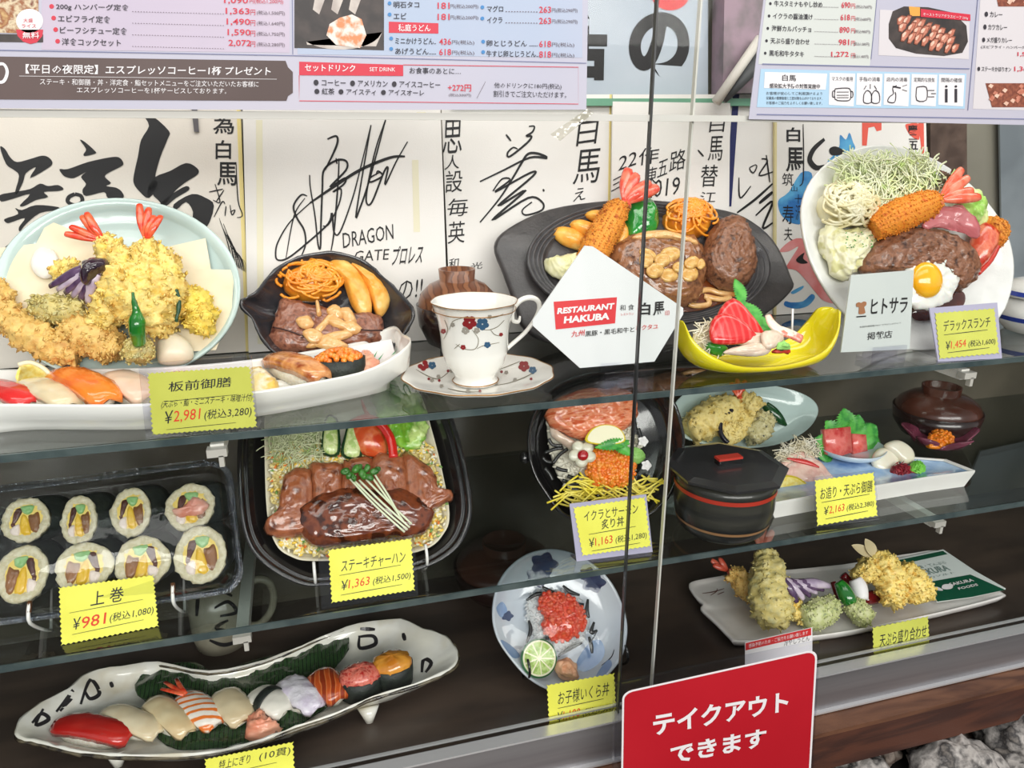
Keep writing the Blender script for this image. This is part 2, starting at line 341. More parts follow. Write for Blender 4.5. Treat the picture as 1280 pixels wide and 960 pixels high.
# ---------------------------------------------------------------- backdrop boards
m_paper = mat('board_paper', (236,232,228), (226,222,217), 5, .8, bump=.15, bs=500)
m_paper2 = mat('board_paper_warm', (230,222,212), (218,210,200), 5, .8, bump=.15, bs=500)
m_gold = mat('board_gold_edge', (232,212,140), rough=.5)
m_navy = mat('board_navy_edge', (30,36,92), rough=.6)
def board(label, pts, yb, matl, edge=None, edgep=None, lean_=5):
    fr = lean(yb, S1+.0005, lean_); P = fr.poly(pts); t = T('autograph_board', label, 'autograph board', fr, sum(P, Vector())/len(P), 'autograph boards along the back')
    t.part('board', MB().prism([(p.x,max(p.y,.0005)) for p in P], -.003, 0), matl, smooth=False)
    if edge: t.part('border', MB().prism([(p.x,max(p.y,.0005)) for p in fr.poly(edgep)], -.0028, .0004), edge, smooth=False)
    return t, fr
TOPY = 118
b1, f1_ = board('cream board with huge brushed black characters at the far left', [(-70,TOPY),(298,TOPY),(312,455),(-70,470)], .872, m_paper2, m_gold, [(295,TOPY),(300,TOPY),(314,455),(309,455)])
q = lambda L, s=4, ox=0, oy=130: [(ox+a/s, oy+b/s) for a, b in L]
mb = MB()
for L in ([(722,60),(765,62),(845,135),(838,175),(800,270),(775,370),(790,400),(745,470),(700,440),(668,395),(672,340),(690,260),(705,180),(745,110)],
          [(775,365),(850,335),(930,295),(985,320),(990,350),(930,390),(880,430),(850,470),(820,505),(790,480),(765,450),(800,410),(745,470),(740,420)],
          [(870,500),(960,450),(1030,470),(1070,510),(1030,620),(960,600),(965,540),(930,490),(880,530)], [(800,500),(860,450),(930,410),(945,430),(880,470),(830,510)],
          [(400,180),(425,190),(475,235),(475,248),(425,260),(418,250),(430,225)],
          [(298,325),(340,325),(440,290),(560,265),(600,270),(617,298),(600,315),(540,345),(525,365),(555,395),(530,410),(580,418),(610,440),(615,470),(540,470),(520,440),(430,460),(412,430),(430,400),(405,365),(430,340),(370,370),(330,365),(310,350)],
          [(0,215),(25,225),(50,265),(85,290),(150,275),(210,258),(245,268),(262,295),(240,320),(150,370),(180,315),(130,345),(115,390),(85,450),(75,440),(95,360),(70,330),(30,300)],
          [(0,455),(70,440),(150,425),(200,398),(240,410),(290,405),(318,425),(290,435),(220,440),(240,465),(180,480),(120,510),(100,505),(150,450),(60,475),(5,487)],
          [(22,575),(90,550),(75,520),(110,530),(180,505),(290,515),(285,530),(200,545),(130,600),(100,637),(95,615),(125,570),(60,590),(35,595)], [(25,715),(60,690),(90,670),(70,700),(25,730)]):
    ink(mb, f1_, q(L))
brush(mb, f1_, q([(375,450),(345,465),(340,490),(375,505),(410,490),(405,460),(375,450)]), 5, taper=False)
for s, x0, y0, x1, y1 in (('為',1065,60,1170,150),('白',1078,180,1155,275),('馬',1085,290,1185,408)): tbox(mb, s, f1_, *q([(x0,y0)])[0], *q([(x1,y1)])[0], bold=.012)
for L in ([(1045,440),(1115,425)],[(1075,400),(1100,490),(1065,480)],[(1120,430),(1080,490)],[(1070,565),(1110,490),(1125,500)],[(1130,510),(1125,560)],[(1150,505),(1160,555),(1175,530),(1150,540)],[(1180,290),(1190,480),(1212,555),(1185,568)]): brush(mb, f1_, q(L), 1.6)
rnd = random.Random(4)
for k in range(16): x = 1100+k*5; brush(mb, f1_, q([(x+rnd.uniform(-8,8),570+k*14),(x+40+rnd.uniform(-5,5),690+k*6),(x+60,800+k*3)]), rnd.uniform(.4,1.3))
b1.part('lettering', mb, m_ink, smooth=False)
b2, f2_ = board('white board signed in black with DRAGON GATE below', [(303,TOPY),(550,TOPY),(562,455),(313,462)], .866, m_paper)
mb = MB(); q5 = lambda L: q(L, 4, 300, 130)
for L, wd in (([(348,355),(352,420),(375,560),(390,700),(402,718),(405,600),(412,420),(420,330),(480,282),(530,285),(530,330),(450,415),(525,370),(520,400),(465,440),(505,425),(495,500),(445,600),(415,610)],2.6),
              ([(437,175),(480,160),(488,190),(465,250),(425,330)],2.8), ([(825,262),(750,268),(600,330),(460,420),(350,495)],3.6), ([(350,495),(250,590),(190,690),(178,750),(190,780),(240,770),(330,700),(440,600),(460,545),(470,640),(500,640),(560,480),(600,330),(655,105)],2.4),
              ([(335,460),(305,455),(268,510),(285,570),(320,630),(328,700),(305,765)],2.6), ([(655,105),(582,540),(600,520),(650,370),(730,72)],2.4), ([(730,72),(680,220),(640,400),(632,490),(660,490),(720,340),(740,320),(725,405),(780,290),(838,188)],2.4),
              ([(700,340),(650,370),(655,390),(712,360),(690,335),(680,355)],2.4), ([(455,735),(470,640),(490,400),(495,272)],2.2), ([(325,470),(270,560),(230,770)],1.6), ([(480,270),(485,300)],2)): brush(mb, f2_, q5(L), wd)
txt(mb, 'DRAGON', f2_, *q5([(516,722),(768,675),(512,645)])); txt(mb, 'GATE', f2_, *q5([(570,790),(742,778),(575,735)])); txt(mb, 'プロレス', f2_, *q5([(755,808),(908,795),(770,712)]), bold=.01)
txt(mb, 'の!!', f2_, (497,376), (527,371), (499,352))
b2.part('lettering', mb, m_ink, smooth=False)
t_ = MB()
for x0, y0, x1, y1 in ((320,150,328,430),(521,140,532,150),(515,200,523,290)): ink(t_, f2_, [(x0,y0),(x1,y0),(x1+2,y1),(x0+2,y1)], .0002, 0)
b2.part('stain', t_, mat('old_tape', (228,222,196), rough=.6), smooth=False)
b3, f3_ = board('white board with a looping signature and tall column at its left', [(551,TOPY),(764,TOPY),(758,470),(566,470)], .874, m_paper, m_gold, [(762,TOPY),(766,TOPY),(761,470),(757,470)])
mb = MB(); q6 = lambda L: q(L, 4, 600, 130)
for L, wd in (([(130,152),(155,185)],2.4),([(245,112),(272,112),(262,140),(232,160),(258,162),(235,195),(150,262),(138,245),(165,218),(188,225)],2.6),([(0,388),(120,330),(250,268),(335,270),(290,248),(240,250),(205,300),(170,360),(100,470),(0,592)],3),
              ([(65,435),(110,375),(150,380),(75,440),(250,345),(265,360),(90,510),(230,430),(60,582),(240,470),(310,490),(310,530),(230,555),(212,530),(260,490)],2.8),([(316,425),(320,438)],2.4)): brush(mb, f3_, q6(L), wd)
for s, x0, y0, x1, y1, sl in (('白',480,65,590,212,6),('馬',462,232,600,405,7),('え',465,425,535,490,3)): txt(mb, s, f3_, *q6([(x0,y1),(x1-10,y1-14),(x0+sl*3,y0)]))
for s, x0, y0, x1, y1 in (('思',1012,80,1108,250),('人',1022,258,1095,330),('設',1025,335,1110,445),('毎',1035,475,1138,565),('英',1038,590,1122,700),('和',1040,775,1090,830),('光',1150,795,1210,830)): txt(mb, s, f3_, *q5([(x0,y1),(x1,y1-8),(x0+6,y0)]))
b3.part('lettering', mb, m_ink, smooth=False)
b4, f4_ = board('white board dated 2019 behind the green pepper', [(766,TOPY),(913,TOPY),(908,440),(762,445)], .866, m_paper)
mb = MB()
for s, x0, y0, x1, y1, sk in (('22',690,265,780,335,8),('作',790,225,890,310,4),('東',830,320,880,410,3),('五',885,290,935,370,5),('路',945,240,1025,345,6),('2019',820,385,995,475,6),('三',655,380,700,440,6)): x0,y0,x1,y1 = *q6([(x0,y0)])[0], *q6([(x1,y1)])[0]; tbox(mb, s, f4_, x0, y0, x1, y1, sk, 2)
for s, x0, y0, x1, y1 in (('白',1145,62,1225,142),('馬',1138,162,1215,285),('替',1100,305,1190,415),('江',1095,440,1180,495)): txt(mb, s, f4_, *q6([(x0,y1),(x1-6,y1-3),(x0+10,y0)]))
brush(mb, f4_, q6([(1090,230),(1118,262)]), 2)
b4.part('lettering', mb, m_ink, smooth=False)
b5, f5_ = board('white board with a navy edge and slanting signature beside the patty', [(913,TOPY),(972,TOPY),(968,430),(906,430)], .873, m_paper, m_navy, [(916,TOPY),(924,TOPY),(914,258),(907,258)])
mb = MB(); q7 = lambda L: q(L, 3.368, 900, 130)
for L, wd in (([(80,310),(85,395),(130,345)],2),([(150,255),(125,270),(140,290),(155,265),(150,255)],1.6),([(175,230),(200,240),(165,300),(225,285)],2),([(195,215),(210,330)],2),([(72,458),(150,400),(222,335)],3),([(165,418),(222,370)],4),([(150,470),(222,410),(180,520),(222,500)],3)): brush(mb, f5_, q7(L), wd)
b5.part('lettering', mb, m_ink, smooth=False)
b6, f6_ = board('colourful board with blue and pink paint and a bold black column', [(970,TOPY),(1157,TOPY),(1160,400),(968,402)], .868, m_paper, mat('board_side', (214,200,150), rough=.6), [(968,TOPY),(971,TOPY),(970,400),(967,400)])
m_blue = mat('blue_paint', (88,168,214), (40,110,180), 25, .6); m_pink = mat('pink_paint', (226,150,150), (216,112,110), 25, .6); m_redp = mat('red_paint', (225,90,74), rough=.6)
mb = MB()
for L in ([(250,400),(290,370),(340,290),(385,290),(385,340),(360,380),(350,420),(345,500),(300,500),(260,470),(245,430)],[(450,245),(500,190),(505,130),(530,150),(545,120),(560,160),(568,190),(520,215)],[(272,850),(320,862),(370,850),(400,815),(385,800),(350,830),(300,835),(275,830)],[(300,790),(350,765),(345,780),(310,800)]): ink(mb, f6_, q7(L), .0003)
b6.part('blue_paint', mb, m_blue, smooth=False)
mb = MB(); ink(mb, f6_, q7([(250,620),(290,580),(340,565),(400,600),(480,700),(500,830),(440,830),(400,790),(360,740),(320,700),(280,690),(300,650),(330,600),(290,620)]), .0003); b6.part('pink_paint', mb, m_pink, smooth=False)
mb = MB(); ink(mb, f6_, q7([(598,78),(680,78),(680,110),(660,115),(650,95),(625,100),(618,175),(598,175)]), .0003, 0); ink(mb, f6_, q7([(835,80),(858,80),(860,210),(850,210)]), .0003, 0); ink(mb, f6_, q7([(780,90),(800,82),(835,84),(838,150),(800,130)]), .0003); b6.part('red_paint', mb, m_redp, smooth=False)
mb = MB()
for s, x0, y0, x1, y1, bo in (('白',280,98,338,160,.02),('馬',278,182,352,285,.02),('筑',262,290,310,345,0),('山',300,345,325,368,0),('寿',262,425,310,505,0),('夫',270,520,305,575,0),('十',315,380,345,420,0),('沢',318,425,345,490,0),('慶',790,88,832,125,.02),('二',795,128,830,150,.02),('五',795,155,834,192,.02)): x0,y0,x1,y1 = *q7([(x0,y0)])[0], *q7([(x1,y1)])[0]; tbox(mb, s, f6_, x0, y0, x1, y1, bold=bo)
brush(mb, f6_, q7([(440,148),(395,190),(378,235),(405,268),(440,262)]), 6); ink(mb, f6_, q7([(460,190),(485,178),(520,195),(515,212),(470,215)])); ink(mb, f6_, q7([(320,655),(355,625),(350,650),(370,668),(340,672)]))
brush(mb, f6_, q7([(350,85),(352,200),(350,320),(335,345)]), 1.6)
b6.part('lettering', mb, m_ink, smooth=False)
# brown post, brushed panel and what shows over the boards
Fb = lean(YB-.006, S1, 0)
def slabpx(fr, pts, z0, z1): return MB().prism([(p.x,p.y) for p in fr.poly(pts)], z0, z1)
struct('trim_6', slabpx(Fb, [(1158,-60),(1203,-60),(1206,430),(1160,430)], 0, .006), mat('post_brown', (74,58,50), (96,78,68), 10, .3, stretch=(4,4,.6)), fr=Fb)
p_ = one('steel_panel', 'brushed steel sheet leaning at the back right behind the white plate', 'panel', Fb, slabpx(Fb, [(1245,60),(1420,60),(1420,430),(1252,430)], .001, .004), mat('brushed_steel', (172,180,186), (140,148,154), 5, .35, metal=.5, stretch=(1,1,8)), smooth=False)
Fn = lean(YB-.02, 0, 0)
bn = T('hanging_banner', 'pale blue-grey banner with a bold black character above the boards', 'banner', Fn, Fn.at(810,60))
bn.part('cloth', slabpx(Fn, [(690,-70),(884,-70),(884,122),(690,122)], 0, .002), mat('banner_cloth', (168,178,190), (182,190,200), 6, .7), smooth=False)
mb = MB(); txt(mb, 'の', Fn, (786,96), (861,96), (786,14), h=.0026, bold=.05); txt(mb, '店', Fn, (688,104), (760,104), (688,10), h=.0026, bold=.05); bn.part('lettering', mb, m_ink, smooth=False)
mb = MB(); ink(mb, Fn, ell(838,-8,24,21), .003, 0); bn.part('red_disc', mb, m_red, smooth=False)
one('green_glass_strip', 'green glass edge running above the boards between the two menus', 'strip', Fn, slabpx(Fn, [(560,124),(1000,124),(1000,133),(560,133)], .004, .02), mat('green_edge', (112,166,138), rough=.3, spec=.8), smooth=False)
one('storage_box', 'mauve carton above the boards left of the right menu', 'box', Fn, slabpx(Fn, [(890,-60),(950,-60),(950,118),(888,118)], .002, .03), mat('carton', (150,128,140), (118,108,112), 30, .6), smooth=False)
one('rolled_poster', 'pale rolled sheet slanting above the boards', 'poster', Fn, MB().tube([Fn.at(895,128,.045), Fn.at(950,48,.045)], .006, 12), mat('roll_paper', (205,200,192), rough=.6))
one('rolled_poster', 'dark folded umbrella-like roll slanting beside the pale roll', 'poster', Fn, MB().tube([Fn.at(905,126,.04), Fn.at(948,75,.04)], [.004,.011], 12), mat('roll_dark', (70,72,74), rough=.6))
one('hanging_clip', 'small grey clip hanging at the top of the brushed board', 'clip', f1_, MB().prism([(p.x,p.y) for p in f1_.poly([(239,128),(246,128),(249,165),(243,165)])], .001, .003), mat('clip_grey', (88,84,88), rough=.5), smooth=False)
# ================================================================ PRINTED MENUS, CARDS AND SIGNS
Fp = lean(.5885, 0, 0)
m_pap = mat('menu_paper', (184,184,200), (192,188,200), 3, .45); m_papl = mat('menu_paper_pink', (198,184,200), (190,178,196), 6, .45); m_papb = mat('menu_paper_blue', (170,184,206), (178,186,206), 6, .45)
m_band = mat('brown_band', (92,74,70), (80,62,58), 9, .5); m_line = mat('rule_line', (120,124,158), rough=.5); m_wt = mat('white_print', (236,232,232), rough=.5); m_redp2 = mat('menu_red', (208,44,66), rough=.5)
m_gry = mat('grey_print', (110,96,104), rough=.6); m_txt = mat('menu_text', (48,44,52), rough=.6); m_lb = mat('light_blue_print', (172,204,226), rough=.5)
def ph(mb, pts, h=.0004): ink(mb, Fp, pts, h, 0)
def rect(x0, y0, x1, y1, sk=0): return [(x0,y0),(x1,y0+sk),(x1,y1+sk),(x0,y1)]
M1 = T('menu_poster', 'wide lavender menu sheet with price lists taped at the upper left', 'menu', Fp, Fp.at(350,60))
sh1 = M1.part('sheet', MB().prism([(p.x,p.y) for p in Fp.poly([(-80,-60),(736,-60),(733,137),(365,137.5),(-80,135)])], -.0008, 0), m_pap, smooth=False)
a = MB(); ph(a, rect(52,-40,362,62,4), .0002); M1.part('pink_panel', a, m_papl, smooth=False, parent=sh1)
a = MB(); ph(a, rect(372,-40,728,68,4), .0002); M1.part('blue_panel', a, m_papb, smooth=False, parent=sh1)
a = MB(); ph(a, [(-40,70),(357,76),(360,84),(366,90),(366,116),(360,120),(358,126),(-40,124)]); M1.part('brown_band', a, m_band, smooth=False, parent=sh1)
a = MB(); ph(a, [(374,77),(504,81),(504,95),(374,94)]); ph(a, [(486,27),(548,29),(548,42),(486,41)])
for L in ([(374,94),(374,126),(723,130),(723,84),(504,81)],): brush(a, Fp, L, .9, .0004, 1, taper=False)
M1.part('red_print', a, m_redp2, smooth=False, parent=sh1)
a = MB(); brush(a, Fp, [(-40,62),(180,66),(366,69.5),(540,74),(733,79)], 1.4, .0004, 1, taper=False); brush(a, Fp, [(365,-40),(366,68)], 1, .0004, 1, taper=False); M1.part('rule_line', a, m_line, smooth=False, parent=sh1)
K = MB(); Rd = MB(); G = MB(); Wt = MB()
def line(s, x0, y, x1, h=9, sk=1, m=None, b=.0): txt(m or K, s, Fp, (x0,y), (x1,y+sk), (x0,y-h), .0007, b)
for i, (s, p, t, x) in enumerate((('200g ハンバーグ定食','1,363','(税込1,500円)',161), ('エビフライ定食','1,490','(税込1,640円)',138), ('ビーフシチュー定食','1,590','(税込1,750円)',159), ('洋食コックセット','2,072','(税込2,280円)',151))):
    y = 13+i*14.5; line(s, 70+i*2.4, y, x, 9, 1.5, b=.01); line(p, 282+i*1.2, y+5.5-i*1.2, 312+i*.6, 9, .6, Rd, .012); line('円', 313, y+6-i*1.3, 319, 7, 0, Rd); line(t, 321, y+6-i*1.3, 356, 6, .8, G)
    line('.'*34, 165, y+2, 280, 1.2, 3, G); ph(Rd, ell(64.5+i*2.5, y-5, 3, 3, 0, 12))
line('1,090', 280, 5, 310, 9, .6, Rd, .012); line('円(税込1,200円)', 312, 5, 354, 7, .8, Rd)
for i, (s, p, x, pb) in enumerate((('明石タコ','181',524,547),('エビ','181',508,547))): y = 10+i*14; line(s, 492, y, x, 8, 0, b=.01); line(p, 547, y+1, 562, 8, 0, Rd, .012); line('円(税込200円)', 563, y+1, 598, 6, .5, G); ph(Rd, [(0,0)]*3) if 0 else None
for i, (s, x) in enumerate((('マグロ',629),('イクラ',628))): y = 15+i*14; line(s, 609, y, x, 8, 0, b=.01); line('263', 674, y+1, 689, 8, 0, Rd, .012); line('円(税込290円)', 690, y+1, 722, 6, .5, G); line('.'*12, 632, y, 672, 1.2, .5, G)
line('穂庭うどん', 498, 39, 538, 9, .6, Wt, .01)
for s, x0, y, x1, p, px_ in (('ミニかけうどん..',494,55,545,'436',549),('あげうどん.....',494,68,545,'618',549),('卵とじうどん ......',608,58,672,'618',674),('牛すじ卵とじうどん..',608,71,673,'818',674)): line(s, x0, y, x1, 8, .6, b=.01); line(p, px_, y+1, px_+15, 8, 0, Rd, .012); line('円(税込)', px_+16, y+1, px_+44, 6, .5, G)
line('【平日の夜限定】エスプレッソコーヒー1杯 プレゼント', 32, 92, 338, 12, 2.6, Wt, .012); brush(Wt, Fp, [(24,95),(346,99)], .5, .0007, 1, taper=False)
line('ステーキ・和御膳・丼・洋定食・鮨セットメニューをご注文いただいたお客様に', 50, 106, 323, 8, 3, Wt); line('エスプレッソコーヒーを1杯サービスしております。', 96, 116, 283, 7.5, 1.5, Wt)
brush(Wt, Fp, [(-8,82),(4,80),(9,90),(4,102),(-8,102)], 4, .0007, taper=False)
line('セットドリンク', 381, 89, 444, 9, 1, Wt, .01); line('SET DRINK', 462, 89, 494, 5, .3, Wt); line('お食事のあとに…', 512, 92, 576, 8, 1, b=.005)
line('● コーヒー  ● アメリカン  ● アイスコーヒー', 392, 107, 550, 8, 3, b=.01); line('● 紅茶  ● アイスティ  ● アイスオーレ', 393, 118, 530, 8, 2, b=.01)
line('+272円', 560, 114, 589, 9, .5, Rd, .012); line('(税込300円)', 561, 121, 589, 4.5, .5, G); brush(G, Fp, [(596,123),(607,102)], .7, .0007, 1); line('他のドリンクに180円(税込)', 618, 111, 702, 8, 1.5); line('割引きでご注文いただけます。', 617, 121, 708, 8, 1.5)
ph(Wt, ell(37,26,17,15,0,24)); ph(Rd, [(20,37),(54,37),(53,45),(46,53),(38,55),(29,52),(22,45)], ); line('大盛', 29, 28, 41, 5, 0, Rd); line('ライス', 27, 35, 45, 5, 0, Rd)
txt(Wt, '無料', Fp, (28,48), (49,48), (28,40), .0012, .01)
M1.part('lettering', K, m_txt, smooth=False, parent=sh1); M1.part('price_print', Rd, m_redp2, smooth=False, parent=sh1); M1.part('small_print', G, m_gry, smooth=False, parent=sh1); M1.part('white_print', Wt, m_wt, smooth=False, parent=sh1)
a = MB()
for i, (cx, cy) in enumerate(((407,19),(424,12),(436,18),(471,17),(484,12),(611,15))[:0]): pass
for x, y in ((487,4),(487,18),(489,48),(489,61),(603,9),(603,23),(604,52),(604,65)): ph(a, ell(x, y, 2.4, 2.4, 0, 12), .0007)
M1.part('bullets', a, mat('bullet_blue', (60,130,190), rough=.5), smooth=False, parent=sh1)
m_pic = mat('picture_food', (205,168,110), [(150,86,44),(222,205,170),(120,60,36)], 160, .5, ramp=(.3,.7)); m_picd = mat('picture_dark', (46,40,38), (70,60,56), 60, .5); m_pics = mat('picture_shrimp', (236,226,214), (226,140,90), 200, .5)
a = MB(); ph(a, rect(-40,-40,48,40,2), .0003); M1.part('picture', a, m_pic, smooth=False, parent=sh1)
a = MB(); ph(a, rect(-40,42,54,52,1), .0003); ph(a, rect(368,-40,480,60,3), .0003); M1.part('picture_background', a, m_picd, smooth=False, parent=sh1)
a = MB(); ph(a, ell(425,38,52,24,0,30)[18:]+[(478,40),(470,58),(384,56)], .0004)
for x in (395,418,440): ph(a, [(x,-10),(x+16,-14),(x+4,18),(x-4,12)], .0005)
M1.part('picture_bowl', a, mat('picture_bowl', (208,198,188), (180,168,160), 60, .5), smooth=False, parent=sh1)
a = MB(); ph(a, [(412,30),(425,22),(440,18),(452,24),(458,44),(450,60),(420,56),(408,44)], .0006); M1.part('picture_food', a, m_pics, smooth=False, parent=sh1)
# right menu
Mr = T('menu_poster', 'menu sheet with a beef platter picture at the upper right', 'menu', Fp, Fp.at(1150,60))
sh2 = Mr.part('sheet', MB().prism([(p.x,p.y) for p in Fp.poly([(962,-60),(1360,-60),(1360,158),(1140,153),(936,149)])], -.0008, 0), m_pap, smooth=False)
a = MB(); ph(a, [(962,-40),(1100,-40),(1087,84),(948,80)], .0002); Mr.part('grey_panel', a, mat('menu_paper_grey', (206,210,204), rough=.5), smooth=False, parent=sh2)
a = MB(); ph(a, [(1100,12),(1212,18),(1211,74),(1098,69)], .0002); ph(a, [(1228,-40),(1360,-40),(1360,140),(1216,136)], .0002); Mr.part('cream_panel', a, mat('menu_paper_cream', (214,208,210), rough=.5), smooth=False, parent=sh2)
a = MB(); ph(a, [(951,86),(1208,92),(1206,136),(946,134)], .0003); Mr.part('blue_panel', a, m_lb, smooth=False, parent=sh2)
a = MB(); ph(a, [(956,90),(1034,92),(1032,112),(955,110)], .0005)
for i in range(5): x = 1037+i*34.2; ph(a, [(x,91+i*.5),(x+32,92+i*.5),(x+30,133),(x-1,131)], .0005)
Mr.part('white_print', a, m_wt, smooth=False, parent=sh2)
K = MB(); Rd = MB(); G = MB()
for i, (s, p, t) in enumerate((('牛スタミナもやし炒め','690','(税込760円)'),('イクラの醤油漬け','618','(税込680円)'),('海鮮カルパッチョ','890','(税込980円)'),('天ぷら盛り合わせ','981','(税込1,080円)'),('黒毛和牛タタキ','1,272','(税込1,400円)'))):
    y = 8+i*15.5; x = 966-i*1.6; line(s, x+2, y, (1028,1016,1014,1012,1005)[i], 7.5, 1.5, b=.01); line(p, 1052-i*1.2-(8 if i == 4 else 0), y+2, 1063-i*.5, 7.5, 0, Rd, .012); line('円', 1064, y+2.5, 1069, 6, 0, Rd); line(t, 1070-i, y+3, 1090-i, 5, .6, G); line('.'*22, 1018, y+1, 1048, 1.2, .8, G); ph(K, ell(x-3, y-3.5, 1.7, 2, 0, 10))
txt(K, '白馬', Fp, (978,101), (995,101.5), (978,93), .0009, .01); txt(K, '感染拡大予防の対策実施中', Fp, (962,110), (1025,111), (962,104), .0009, .01)
for i, s in enumerate(('お客様が安心してご利用頂けるよう','従業員の健康管理と三密対策を心がけております。','お客様のご協力をよろしくお願い致します。')): line(s, 958, 118.5+i*6, 1028, 4, .6)
for i, s in enumerate(('マスクの着用','手指の消毒','店内の消毒','定期的な換気','間隔の確保')): x = 1040+i*34.2; txt(K, s, Fp, (x,101+i*.4), (x+26,101.5+i*.4), (x,95.5+i*.4), .0009)
o = lambda L, wd=1.: brush(K, Fp, L, wd, .0009, 3, taper=False)
o([(1044,111),(1056,110),(1063,112),(1063,124),(1056,126),(1044,124),(1044,111)]); o([(1044,114),(1041,114),(1041,121),(1044,121)]); o([(1063,114),(1066,115),(1066,121),(1063,122)]); o([(1046,115),(1061,115)], .7); o([(1046,119),(1061,119)], .7); o([(1046,122),(1061,122)], .7)
for dx in (0,10): o([(1080+dx,118),(1084+dx,113),(1089+dx,117),(1089+dx,128),(1080+dx,128),(1080+dx,118)])
o([(1088,105),(1088,111)], .8); o([(1083,107),(1080,112)], .8); o([(1093,107),(1096,112)], .8)
o([(1121,107),(1116,110),(1117,117),(1112,121),(1110,127),(1118,128),(1120,120),(1119,115)]); o([(1116,108),(1126,110)], 1.4); o([(1128,108),(1134,106)], .6); o([(1128,112),(1134,114)], .6)
o([(1146,109),(1158,109),(1158,125),(1146,125),(1146,109)]); o([(1160,113),(1168,113)], .8); o([(1160,121),(1168,121)], .8); o([(1164,117),(1170,117)], .8)
for x in (1183,1195): ph(K, rect(x-1.6,111,x+1.6,128), .0009); ph(K, ell(x,108,1.6,1.6,0,8), .0009)
for i, (s, x1) in enumerate((('カレー',1250),('カツカレー',1256),('メガ盛りカレー',1262),('(エビフライ・ハンバーグ)',1280))): line('● '+s if i < 3 else s, 1231-i*1.5, 21+i*16-(8 if i == 3 else 0), x1+3, 7 if i < 3 else 4.5, .8, b=.008)
line('● ステーキかほりオン', 1222, 89, 1264, 6, .8, b=.008); line('1,364', 1268, 90, 1290, 7, 0, Rd, .01); line('1,545', 1272, 71, 1292, 6, 0, Rd, .01)
Mr.part('lettering', K, m_txt, smooth=False, parent=sh2); Mr.part('price_print', Rd, m_redp2, smooth=False, parent=sh2); Mr.part('small_print', G, m_gry, smooth=False, parent=sh2)
a = MB(); brush(a, Fp, [(953,80),(1212,86)], 1.2, .0005, 1, taper=False); brush(a, Fp, [(946,143),(1350,150)], 1.2, .0005, 1, taper=False); brush(a, Fp, [(1097,-10),(1089,74)], .8, .0005, 1, taper=False); brush(a, Fp, [(1224,-20),(1210,138)], .9, .0005, 1, taper=False); Mr.part('rule_line', a, m_line, smooth=False, parent=sh2)
a = MB(); ph(a, [(1111,30),(1116,14),(1130,8),(1160,9),(1192,16),(1208,32),(1210,52),(1203,66),(1180,70),(1145,67),(1120,60),(1111,48)], .0004); Mr.part('picture_plate', a, m_picd, smooth=False, parent=sh2)
m_pb = [mat('picture_beef', (206,136,112), (186,108,84), 300, .5), mat('picture_beef_pale', (236,200,178), (224,180,156), 300, .5), mat('picture_beef_dark', (122,62,44), (150,84,60), 300, .5)]
rnd = random.Random(12); a = MB()
for r_ in range(3):
    for k in range(8):
        x = 1126+k*8.6+r_*3+rnd.uniform(-2,2); y = 25+r_*10+k*2.3+rnd.uniform(-2,2); w_ = rnd.uniform(3,4.5); l_ = rnd.uniform(6,9); z_ = .0005+.00002*(r_*8+k)
        for ii, g_ in ((2,1.25),(0,1.0),(1,.5)): a.i = ii; ph(a, [(x+(u*math.cos(.5)-v*math.sin(.5))*g_-(1 if ii == 1 else 0), y+(u*math.sin(.5)+v*math.cos(.5))*g_-(1.5 if ii == 1 else 0)) for u, v in ((-w_*.4,-l_*.8),(w_*.7,-l_),(w_,-l_*.2),(w_*.6,l_*.7),(-w_*.3,l_*.8),(-w_,0))], z_+.000005*(1.3-g_)*4)
for x0, y0, x1, y1 in ((1232,104,1300,134),(1240,-30,1300,8)):
    a.i = 2; ph(a, [(x0,y0),(x1,y0),(x1,y1),(x0+8,y1)], .0005)
    for k in range(26): x = rnd.uniform(x0+6,x1); y = rnd.uniform(y0+3,y1-3); a.i = rnd.choice((0,0,1)); ph(a, [(x-3,y),(x,y-3),(x+4,y-1),(x+1,y+3)], .0006+.00002*k)
Mr.part('picture_beef', a, m_pb, smooth=False, parent=sh2)
a = MB(); ph(a, [(1136,8),(1150,9),(1150,20),(1138,20)], .00045); Mr.part('picture_potato', a, mat('picture_potato', (232,164,70), rough=.5), smooth=False, parent=sh2)
a = MB(); ph(a, [(1151,11),(1213,18),(1213,26),(1151,21)], .0008); Mr.part('picture_caption', a, m_redp2, smooth=False, parent=sh2)
a = MB(); txt(a, 'オーストラリアグラスビーフ 200g', Fp, (1154,20), (1210,25), (1154,15.5), .001); Mr.part('caption_print', a, m_wt, smooth=False, parent=sh2)
# clear tape at the poster corner
one('clear_tape', 'strip of clear tape holding the corner of the left menu', 'tape', Fp, slabpx(Fp, [(734,136),(742,141),(700,176),(688,168)], -.0002, .0004), clear('tape_film', (.93,.92,.88), 2, .15, bump=.6, bs=200), smooth=False)
